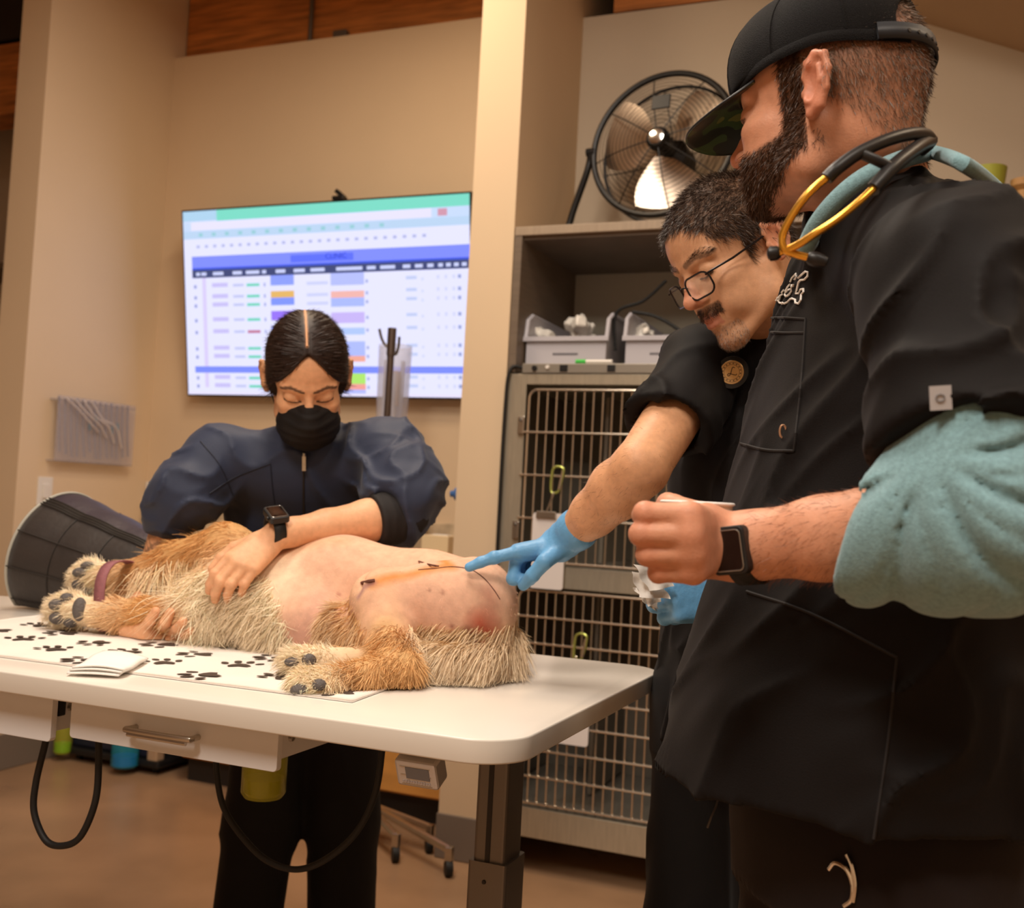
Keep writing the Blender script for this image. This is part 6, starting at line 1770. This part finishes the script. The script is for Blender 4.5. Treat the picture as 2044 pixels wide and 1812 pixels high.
st2.fn(se2 + sx2 * .1, .12, lambda P: np.maximum(np.linalg.norm(P - se2, axis=1) - .12, -((P - se2) @ cutn + .006)), .003, op='s')
st2.rc(se2 - sx2 * .05, se2 + sx2 * .12, .058, .062, .004, op='s')
st2.ell(N2 + FW2 * .02 + np.array([0, 0, .03]), (.085, .075, .06), MT2, .015, op='s')
st2.disp = lambda P: ridges(P, [(FW2 * .9 + np.array([0, 0, .3]), .12, .009, .2, 1.2), (LT2 * .9 + np.array([0, 0, -.3]), .1, .009, .8, 1.1)])
V, Fs = st2.surf(.0058, disp=st2.disp)
put('scrub_top', np_mesh('scrub_top', V, Fs), M['scrub'], m2)
trousers(PEL2, LT2, FW2, FEET2, .155, .12, .108, .102, M['pants'], m2, 'trousers', .06, lambda P: ridges(P, [(LT2 * .8 + np.array([0, 0, .2]), .14, .006, .3, 1.2)]))
shoes(FEET2, FW2, M['shoe'], m2)
# gauze in the left glove
gg = thing('gauze_wad', 'crumpled white gauze held in the lower blue glove', 'gauze', tuple(at(1292, 1180, 1.46)))
for k, pts in enumerate((((1264, 1126), (1318, 1132), (1345, 1170), (1296, 1180)), ((1258, 1140), (1305, 1150), (1340, 1195), (1278, 1192)), ((1268, 1165), (1305, 1160), (1322, 1200), (1296, 1210)), ((1263, 1172), (1300, 1180), (1316, 1215), (1288, 1204)), ((1275, 1150), (1312, 1160), (1312, 1221), (1296, 1212)))):
    V, Fs = [], []; n = 8; dd = 1.445 + .008 * k
    a_, b_, c_, d_ = [at(x0, y0, dd + (.01 if i in (1, 2) else 0)) for i, (x0, y0) in enumerate(pts)]
    for i in range(n + 1):
        for j in range(n + 1):
            u, v = i / n, j / n; p_ = (a_ * (1 - u) + b_ * u) * (1 - v) + (d_ * (1 - u) + c_ * u) * v
            V.append(p_ - CF * .004 * math.sin(u * 7 + v * 5 + k) + CR * .002 * math.sin(v * 9 + k))
    for i in range(n):
        for j in range(n): Fs.append((i * (n + 1) + j, (i + 1) * (n + 1) + j, (i + 1) * (n + 1) + j + 1, i * (n + 1) + j + 1))
    n0 = len(V); V += [p_ + CF * .0012 for p_ in V]; Fs += [tuple(n0 + q_ for q_ in f_[::-1]) for f_ in list(Fs)]
    put('ply', np_mesh('ply', np.array(V), np.array(Fs)), M['paper'], gg)
# glasses
gl = thing('eyeglasses', 'dark metal eyeglasses on the man with the blue gloves', 'glasses', tuple(OH2))
lg_ = L2W(MH2, OH2); M['frame'] = mat('glasses_frame', srgb(36, 30, 30), .3, metal=.5)
M['lens'] = mat('lens', srgb(225, 225, 220), .03, alpha=.16, spec=.8)
for y in (-1, 1):
    rimp = [(.116 - .30 * max(0, abs(b_) - .03) * 1.0 - .1 * abs(b_), y * abs(b_), c_ - .002) for b_, c_ in [(.0335 + a0_, b0_) for a0_, b0_ in rrect(-.0255, .0255, -.019, .017, .013, 5)]]
    r_ = MB().tube([lg_(p_) for p_ in rimp], .0016, 8, close=True).build('rim', M['frame'], gl, smooth=True)
    MB().add([lg_(p_) for p_ in rimp], [tuple(range(len(rimp)))]).build('lens', M['lens'], r_)
    MB().tube([lg_(p_) for p_ in ((.106, y * .058, .008), (.1, y * .066, .009), (.06, y * .074, .009), (0, y * .081, .014), (-.022, y * .082, .012), (-.036, y * .079, -.006))], .0018, 8).build('temple', M['frame'], gl, smooth=True)
MB().tube([lg_(p_) for p_ in ((.1135, -.009, .002), (.1165, -.004, .006), (.1165, .004, .006), (.1135, .009, .002))], .0012, 8).build('bridge', M['frame'], gl, smooth=True)
# stethoscope chest piece
cpx = hit(st2, 1462, 744, 1.0, lift=.008); nC = nrm(nrm(CAM - cpx) + FW2 * .3 + CU * .15)
s2 = thing('stethoscope', 'stethoscope with round bronze chest piece on the glasses wearer\'s chest', 'stethoscope', tuple(cpx))
MB().lathe([(.012, -.008), (.0265, -.006), (.0275, .001), (.0265, .005), (.0195, .006)], cpx, nC, 32, True, False).build('chest_piece', M['black'], s2, smooth=True)
MB().lathe([(.0198, .0058), (.0192, .0066), (.001, .0068)], cpx, nC, 32, False, True).build('bronze_disc', mat('bronze_disc', srgb(202, 164, 112), .35, metal=.6), s2, smooth=True)
ink2 = mat('engraving', srgb(62, 44, 30), .5)
uc = nrm(CR - nC * (CR @ nC)); vc_ = np.cross(nC, uc)
for r_ in (.0165, .0125): MB().tube([cpx + nC * .0068 + (uc * math.cos(a) + vc_ * math.sin(a)) * r_ for a in np.linspace(0, 6.2832, 33)[:-1]], .0003, 5, close=True).build('engraved_ring', ink2, s2)
MB().tube([cpx + nC * .0071 + (uc * a_ + vc_ * b_) * .001 for a_, b_ in [(p_[0], p_[1]) for p_ in bez([np.array(q_) for q_ in ((5, 7), (2, 8), (0, 4), (-2, -3), (-5, -6), (-7, -4), (-4, -2), (2, -4), (7, -5), (8, -3))], 5)]], .0006, 6).build('engraved_script', ink2, s2)
for k in range(16):
    a = k * math.pi / 8 + .2; p_ = cpx + nC * .0069 + (uc * math.cos(a) + vc_ * math.sin(a)) * .0145
    MB().obox(p_, nrm(-uc * math.sin(a) + vc_ * math.cos(a)), nrm(uc * math.cos(a) + vc_ * math.sin(a)), nC, .0009, .0009, .0002).build('engraved_mark', ink2, s2)
MB().tube(bez([graze(st2, a_, b_, 1.3, 2.2, .006) for a_, b_ in ((1475, 714), (1490, 690), (1508, 664), (1530, 640))], 6), .0048, 8).build('tubing', M['black'], s2, smooth=True)
# ================================================================== masked person
SK3 = np.array(srgb(226, 172, 132)); HAIR3 = np.array(srgb(38, 24, 18))
m3 = thing('person', 'woman in a navy jacket and black face mask holding the dog', 'person', (-1.5, 2.3, 0))
MH3 = face_frame(106, 36, -6); OH3 = at(613, 760, 2.25)
N3 = at(605, 905, 2.36)
inv3 = lambda p: MH3.T @ (np.asarray(p) - OH3)
h3 = head_sdf([((-.04, 0, -.03), .052), (inv3(N3 * .5 + OH3 * .5 - MH3[:, 0] * .03), .05), (inv3(N3), .055)], female=True, jaw=.96, nose=.92)
Vl, Vw, F = mesh_local(h3, .0028, MH3, OH3)
x_, y_, z_ = Vl.T; ay = np.abs(y_)
C = np.tile(SK3, (len(Vl), 1))
hl = np.interp(ay, [0, .025, .05, .066, .08], [.1, .09, .062, .03, .0])
scalp = np.where(x_ > .02, sstep(-.004, .004, z_ - hl), sstep(-.01, .008, z_ - np.interp(x_, [-.12, -.05, -.02, .02], [-.06, -.04, .02, .02])))
earm = sstep(.079, .085, ay) * sstep(.05, .0, np.abs(x_ + .016)); scalp *= 1 - earm
C = C * (1 - .95 * scalp[:, None]) + HAIR3 * .95 * scalp[:, None]
for y in (-1, 1):
    C = draw(Vl, C, [(y * .012, .031), (y * .036, .038), (y * .054, .033)], .0042, HAIR3 * 1.6, .85)
    C = draw(Vl, C, [(y * .017, .005), (y * .032, .002), (y * .048, .006)], .0026, HAIR3, .95)
    C = paint(Vl, C, [(.09, y * .032, .018)], .016, SK3 * .78, .5)
part = [(.088, -.004, .105), (.07, -.003, .12), (.04, -.002, .136), (.0, .0, .141)]
# arms
SL3, EL3, WL3 = at(775, 905, 2.32), at(800, 1030, 2.2), at(556, 1066, 2.06)
SR3, ER3, WRr3 = at(440, 915, 2.32), at(350, 1028, 2.28), at(310, 1150, 2.06)
s = SDF(); forearm(s, EL3, WL3, .043, .0265)
xh = nrm(at(455, 1150, 1.97) - at(540, 1078, 2.05)); MW = rot_frame(xh, nrm(-CF * .75 + CU * .6 + CR * .15))
# her left hand, back towards the camera
JW = hand_sdf(s, at(540, 1076, 2.055), MW, False, {'index': (20, 40, 25), 'middle': (24, 42, 25), 'ring': (26, 44, 25), 'pinky': (28, 44, 25)}, ((.7, .55, -.3), (.9, .2, -.35), (.9, 0, -.4)), .9, {'index': 1, 'middle': 0, 'ring': -1, 'pinky': -3}, fat=1.08, k2=.003)
s.rc(WL3, at(540, 1076, 2.055), .0262, .024, .012)
# her right hand, cupped under the lower foreleg
WRh = at(262, 1262, 1.80)
xr = nrm(at(306, 1272, 2.09) - at(258, 1240, 2.18))
MR = rot_frame(xr, nrm(-CU - CF * .25))
s2_ = SDF()
def leg_d(px, py):
    h_ = hit(dg, px, py, 1.4, 2.6); t_ = (onz(px, py, ZM) - CAM) @ CF
    return min(t_, (h_ - CAM) @ CF) if h_ is not None else t_
JR = {}
for nm, pts, r_ in (('index', ((272, 1262), (284, 1258), (299, 1240), (311, 1220)), .0105), ('middle', ((292, 1270), (312, 1264), (330, 1243), (340, 1222)), .0108), ('ring', ((318, 1274), (338, 1270), (354, 1255), (366, 1240)), .0105), ('pinky', ((340, 1277), (356, 1276), (370, 1268), (382, 1258)), .0092)):
    P3 = [at(px, py, leg_d(px, py) - .010) for px, py in pts]
    s2_.chain(P3, [r_ * 1.1, r_ * 1.05, r_ * .95, r_ * .82], .003); JR[nm] = P3
s2_.chain([at(250, 1240, 2.14), at(262, 1255, 2.09), at(292, 1266, 2.06)], [.024, .022, .018], .012)
s2_.rc(at(262, 1250, 2.1), at(340, 1274, leg_d(340, 1274) - .004), .018, .013, .012)
JR['thumb'] = [at(258, 1225, 2.14), at(266, 1205, 2.13), at(276, 1188, 2.14)]
s2_.chain(JR['thumb'], [.014, .0115, .0095], .006)
s2_.rc(at(268, 1205, 2.24), at(252, 1238, 2.15), .026, .024, .012)
s2_.rc(at(305, 1140, 2.29), at(268, 1205, 2.24), .029, .026, .02)
s2_.rc(ER3, at(305, 1140, 2.29), .043, .03, .02)
Va, Fa = s.surf(.0026); Vb, Fb_ = s2_.surf(.0026)
Vb[:, 2] = np.maximum(Vb[:, 2], ZM + .001)
Ca = np.tile(SK3, (len(Va), 1)); Cb = np.tile(SK3, (len(Vb), 1))
for J_, which in ((JW, 0), (JR, 1)):
    for f_ in ('index', 'middle', 'ring', 'pinky'):
        for p in J_[f_][1:]:
            if which == 0: Ca = paint(Va, Ca, [p], .012, np.array(srgb(226, 150, 122)), .45)
            else: Cb = paint(Vb, Cb, [p], .012, np.array(srgb(226, 150, 122)), .45)
# tattoo on the right forearm
tt_ = np.sin(Vb @ np.array([150., 90, 60]) + 2 * np.sin(Vb @ np.array([60., -110, 80]))) * np.sin(Vb @ np.array([-70., 120, 110]))
wt = (np.abs(tt_) < .28) * near(Vb, [at(345, 1075, 2.29), at(305, 1135, 2.28)], .08) * .65
Cb = Cb * (1 - wt[:, None]) + np.array(srgb(70, 64, 62)) * wt[:, None]
core = SDF(); PEL3 = np.array([at(622, 1400, 2.64)[0], at(622, 1400, 2.64)[1], .88])
r3 = -nrm(np.array([MH3[0, 0], MH3[1, 0], 0])); LT3 = nrm(np.array([CR[0], CR[1], 0])); FW3 = np.cross(LT3, (0, 0, 1)); FW3 = FW3 if FW3 @ CF < 0 else -FW3
FEET3 = [PEL3 + LT3 * .11 + np.array([0, 0, -.88]) + FW3 * .02, PEL3 - LT3 * .11 + np.array([0, 0, -.88]) + FW3 * .1]
body_core(core, N3 - np.array([0, 0, .05]), PEL3, FEET3, SL3, SR3, LT3, SK3, .95)
core.rc(SL3, EL3, .045, .042, .02, SK3); core.rc(SR3, ER3, .045, .042, .02, SK3)
Vc, Fc = core.surf(.012)
V, F2, CC = join_vf([(Vw, F, C), (Va, Fa, Ca), (Vb, Fb_, Cb), (Vc, Fc, np.tile(SK3, (len(Vc), 1)))])
put('body', np_mesh('body', V, F2, CC), M['skin3'], m3)
# sleek hair with a centre parting
hs = SDF(); hs.ell((-.006, 0, .054), (.104, .084, .094), None, .02); hs.ell((-.03, 0, .01), (.08, .075, .075), None, .02); hs.ell((.036, 0, .06), (.06, .071, .06), None, .02)
hs.ell((-.115, 0, .04), (.045, .045, .045), None, .02)      # knot at the back
for y in (-1, 1): hs.ell((.012, y * .06, .012), (.03, .02, .035), None, .02)
hs.fn((.08, 0, .0), .16, lambda P: np.maximum(np.abs(P[:, 1]) - .07 * np.clip((.106 - P[:, 2]) / .085, 0, 1.25) ** .8, .028 - P[:, 0] + .25 * np.maximum(0, P[:, 2] - .05)), .006, op='s')
hs.ell((.06, 0, -.1), (.12, .11, .1), None, .008, op='s')
for y in (-1, 1): hs.ell((-.016, y * .088, -.0), (.02, .012, .03), None, .005, op='s')
part = []
for e_ in np.radians(np.linspace(20, 118, 18)):
    d_ = np.array([math.cos(e_), -.03, math.sin(e_)]); lo_, hi_ = 0.0, .2
    for _ in range(24):
        md = (lo_ + hi_) / 2
        if float(hs.ev((np.array([0, 0, .054]) + d_ * md)[None].astype(np.float32))[0]) < 0: lo_ = md
        else: hi_ = md
    if lo_ > .05: part.append(np.array([0, 0, .054]) + d_ * lo_)
Vh, Vhw, Fh = mesh_local(hs, .003, MH3, OH3)
Nh = vnormals(Vh, Fh)
Chh = np.tile(HAIR3, (len(Vh), 1)); Chh = paint(Vh, Chh, part, .004, SK3 * .8, 1.0)
put('hair', np_mesh('hair', Vhw, Fh, Chh), mat('sleek_hair', (1, 1, 1), .5, attr=True, var=.25, vscale=120, spec=.3), m3)
keep = 1 - near(Vh, part, .005)
hair_on('hair_strands', Vh, Vhw, Fh, MH3, keep, 12000, lambda p: np.stack([-.75 * np.ones(len(p)) - .5 * (p[:, 0] < 0), np.sign(p[:, 1]) * .8, -.45 * np.ones(len(p))], 1), .03, .0009, HAIR3 * 1.5, m3, .04, .07, 4, .5)
MB().tube([OH3 + MH3 @ (p * 1.006 + np.array([.0004, 0, .0004])) for p in part], np.interp(np.linspace(0, 1, len(part)), [0, .3, 1], [.002, .0016, .0009]), 6).build('parting', mat('scalp_skin', SK3, .6), m3, smooth=True)
# mask
mk_ = SDF(); mk_.ell((.068, 0, -.058), (.056, .064, .06), None, .02); mk_.rc((.104, 0, -.006), (.112, 0, -.035), .012, .018, .03); mk_.ell((.045, 0, -.075), (.055, .06, .045), None, .02)
mk_.fn((0, 0, .12), .2, lambda P: (.0 + .006 - .35 * np.abs(P[:, 1])) - P[:, 2] + 0 * P[:, 0], .006, op='s') if False else None
mk_.fn((.06, 0, .09), .2, lambda P: -(P[:, 2] - (.002 - .16 * np.abs(P[:, 1]))), .004, op='s')
mk_.fn((-.1, 0, -.05), .2, lambda P: P[:, 0] - .016 - .3 * np.maximum(0, -P[:, 2] - .1), .004, op='s')
def pleat(P): return -.0016 * np.clip(np.sin(P[:, 2] * 2 * math.pi / .02), -.3, 1)
Vm, Vmw, Fm = mesh_local(mk_, .0028, MH3, OH3, disp=pleat)
fm = thing('face_mask', 'black pleated face mask on the woman in the navy jacket', 'mask', tuple(OH3))
M['maskc'] = mat('black_mask_cloth', srgb(26, 23, 23), .65, bump=.15, bscale=900, spec=.3)
put('mask_cloth', np_mesh('mask_cloth', Vmw, Fm), M['maskc'], fm)
l3 = L2W(MH3, OH3)
for y in (-1, 1):
    MB().tube(bez([l3(p_) for p_ in ((.026, y * .062, -.012), (.0, y * .074, .004), (-.02, y * .088, .03), (-.034, y * .086, .0), (-.01, y * .07, -.05), (.02, y * .058, -.085))], 6), .0014, 6).build('ear_loop', M['black'], fm, smooth=True)
# jacket
M['navy'] = mat('navy_jacket_cloth', srgb(44, 52, 74), .6, var=.08, vscale=9, bump=.15, bscale=500, sheen=.1, spec=.35)
M['cuff'] = mat('black_knit_cuff', srgb(30, 26, 26), .8, bump=.3, bscale=500)
jk = SDF(); MT3 = np.stack([FW3, LT3, (0, 0, 1)], 1)
dN3 = MT3.T @ np.array([N3[0] - PEL3[0], N3[1] - PEL3[1], 0]); zz = np.array([.8, .9, 1.0, 1.1, 1.18, 1.24, 1.285]); tt = np.clip((zz - .86) / (N3[2] - .86), 0, 1)
jk.stack(np.array([PEL3[0], PEL3[1], 0]), MT3, zz, tt * dN3[0], tt * dN3[1], [.15, .15, .145, .14, .13, .11, .075], [.2, .2, .195, .19, .19, .175, .11], .03)
jk.rc(N3 + np.array([0, 0, -.04]), SL3, .07, .066, .05); jk.rc(N3 + np.array([0, 0, -.04]), SR3, .07, .066, .05)
# raised collar
jk.rc(N3 + np.array([0, 0, -.02]), N3 + MH3[:, 0] * .03 + np.array([0, 0, .04]), .078, .07, .03)
jk.rc(SL3, at(806, 965, 2.26), .075, .083, .035); jk.rc(at(806, 965, 2.26), at(790, 1020, 2.21), .083, .07, .02); jk.ell(at(812, 985, 2.2), (.06, .05, .045), None, .03)
jk.rc(SR3, at(372, 985, 2.27), .07, .072, .035); jk.rc(at(372, 985, 2.27), at(348, 1018, 2.28), .072, .06, .02)
jk.ell(N3 + np.array([0, 0, .07]) + MH3[:, 0] * .01, (.066, .066, .06), None, .01, op='s')
axL = nrm(EL3 - SL3)
cutL = at(790, 1052, 2.2); nL = nrm(at(700, 1060, 2.12) - at(800, 1000, 2.22))
jk.fn(cutL, .1, lambda P: np.maximum(np.linalg.norm(P - at(728, 1050, 2.12), axis=1) - .085, -1), .01, op='s')
def fold4(P):
    d = ridges(P, [(LT3 * 1.0 + np.array([0, 0, .25]), .11, .012, .3, 1.3), (LT3 * .5 + np.array([0, 0, .9]), .13, .009, 1.2, 1.4)])
    w = np.maximum(sstep(.16, .08, np.linalg.norm(P - at(806, 965, 2.26), axis=1)), sstep(.15, .08, np.linalg.norm(P - at(360, 1000, 2.26), axis=1)))
    return d + w * ridges(P, [(nrm(CU * 1 + CR * .6), .06, .014, .7, 1.5), (nrm(CU * .9 - CR * .5), .07, .013, 2.3, 1.5)])
jk.disp = fold4
V, Fs = jk.surf(.0058, disp=fold4)
put('jacket', np_mesh('jacket', V, Fs), M['navy'], m3)
# black undersleeve cuffs
s = SDF(); s.rc(at(800, 1020, 2.21), at(740, 1044, 2.155), .056, .05, .02); s.rc(EL3, at(770, 1035, 2.19), .052, .053, .02); n_ = nrm(WL3 - EL3)
s.fn(at(752, 1040, 2.165), .1, lambda P: np.maximum(np.linalg.norm(P - at(700, 1050, 2.14), axis=1) - .09, -((P - at(746, 1042, 2.16)) @ n_)), .003, op='s')
V, Fs = s.surf(.004, disp=lambda P: ridges(P, [(n_, .02, .002, .2, .8)])); put('undersleeve', np_mesh('undersleeve', V, Fs), M['cuff'], m3)
s = SDF(); nR = nrm(at(305, 1140, 2.29) - ER3); c_ = ER3 + nR * .03
s.rc(ER3 - nR * .012, c_ - nR * .016, .052, .048, .02)
V, Fs = s.surf(.004, disp=lambda P: ridges(P, [(nR, .02, .002, .2, .8)])); put('undersleeve', np_mesh('undersleeve', V, Fs), M['cuff'], m3)
# zip
zp = [hit(jk, 606, y0, 1.8, lift=.001) for y0 in (900, 925, 950, 980, 1010, 1040)]
MB().tube(zp, .0022, 6).build('zip', M['dark'], m3)
p = hit(jk, 607, 925, 1.8, lift=.004)
MB().obox(p, CR, CU, CF, .0045, .016, .002).tube([p + CU * .014, p + CU * .022], .004, 8).build('zip_pull', M['steel'], m3, bevel=.001)
for ln in ([(418, 985), (470, 952), (540, 925)], [(540, 925), (545, 980), (556, 1050)], [(400, 880), (440, 930), (470, 1000)]):
    MB().tube([q_ for q_ in [hit(jk, a_, b_, 1.8, 2.8, lift=.0005) for a_, b_ in bez([np.array(z0_) for z0_ in ln], 6)] if q_ is not None], .0013, 5).build('jacket_seam', mat('navy_seam', srgb(28, 33, 50), .7), m3)
trousers(PEL3, LT3, FW3, FEET3, .13, .1, .085, .08, M['pants'], m3, 'trousers', .05, lambda P: ridges(P, [(LT3 * .8 + np.array([0, 0, .3]), .13, .006, .3, 1.2)]))
shoes(FEET3, FW3, M['shoe'], m3)
watch(at(549, 1058, 2.055), WL3 - EL3, -CF * .6 + CU * .75 - CR * .2, .0285, .0285, 1.05, M['rubber'], 'black smartwatch on the masked woman\'s left wrist')
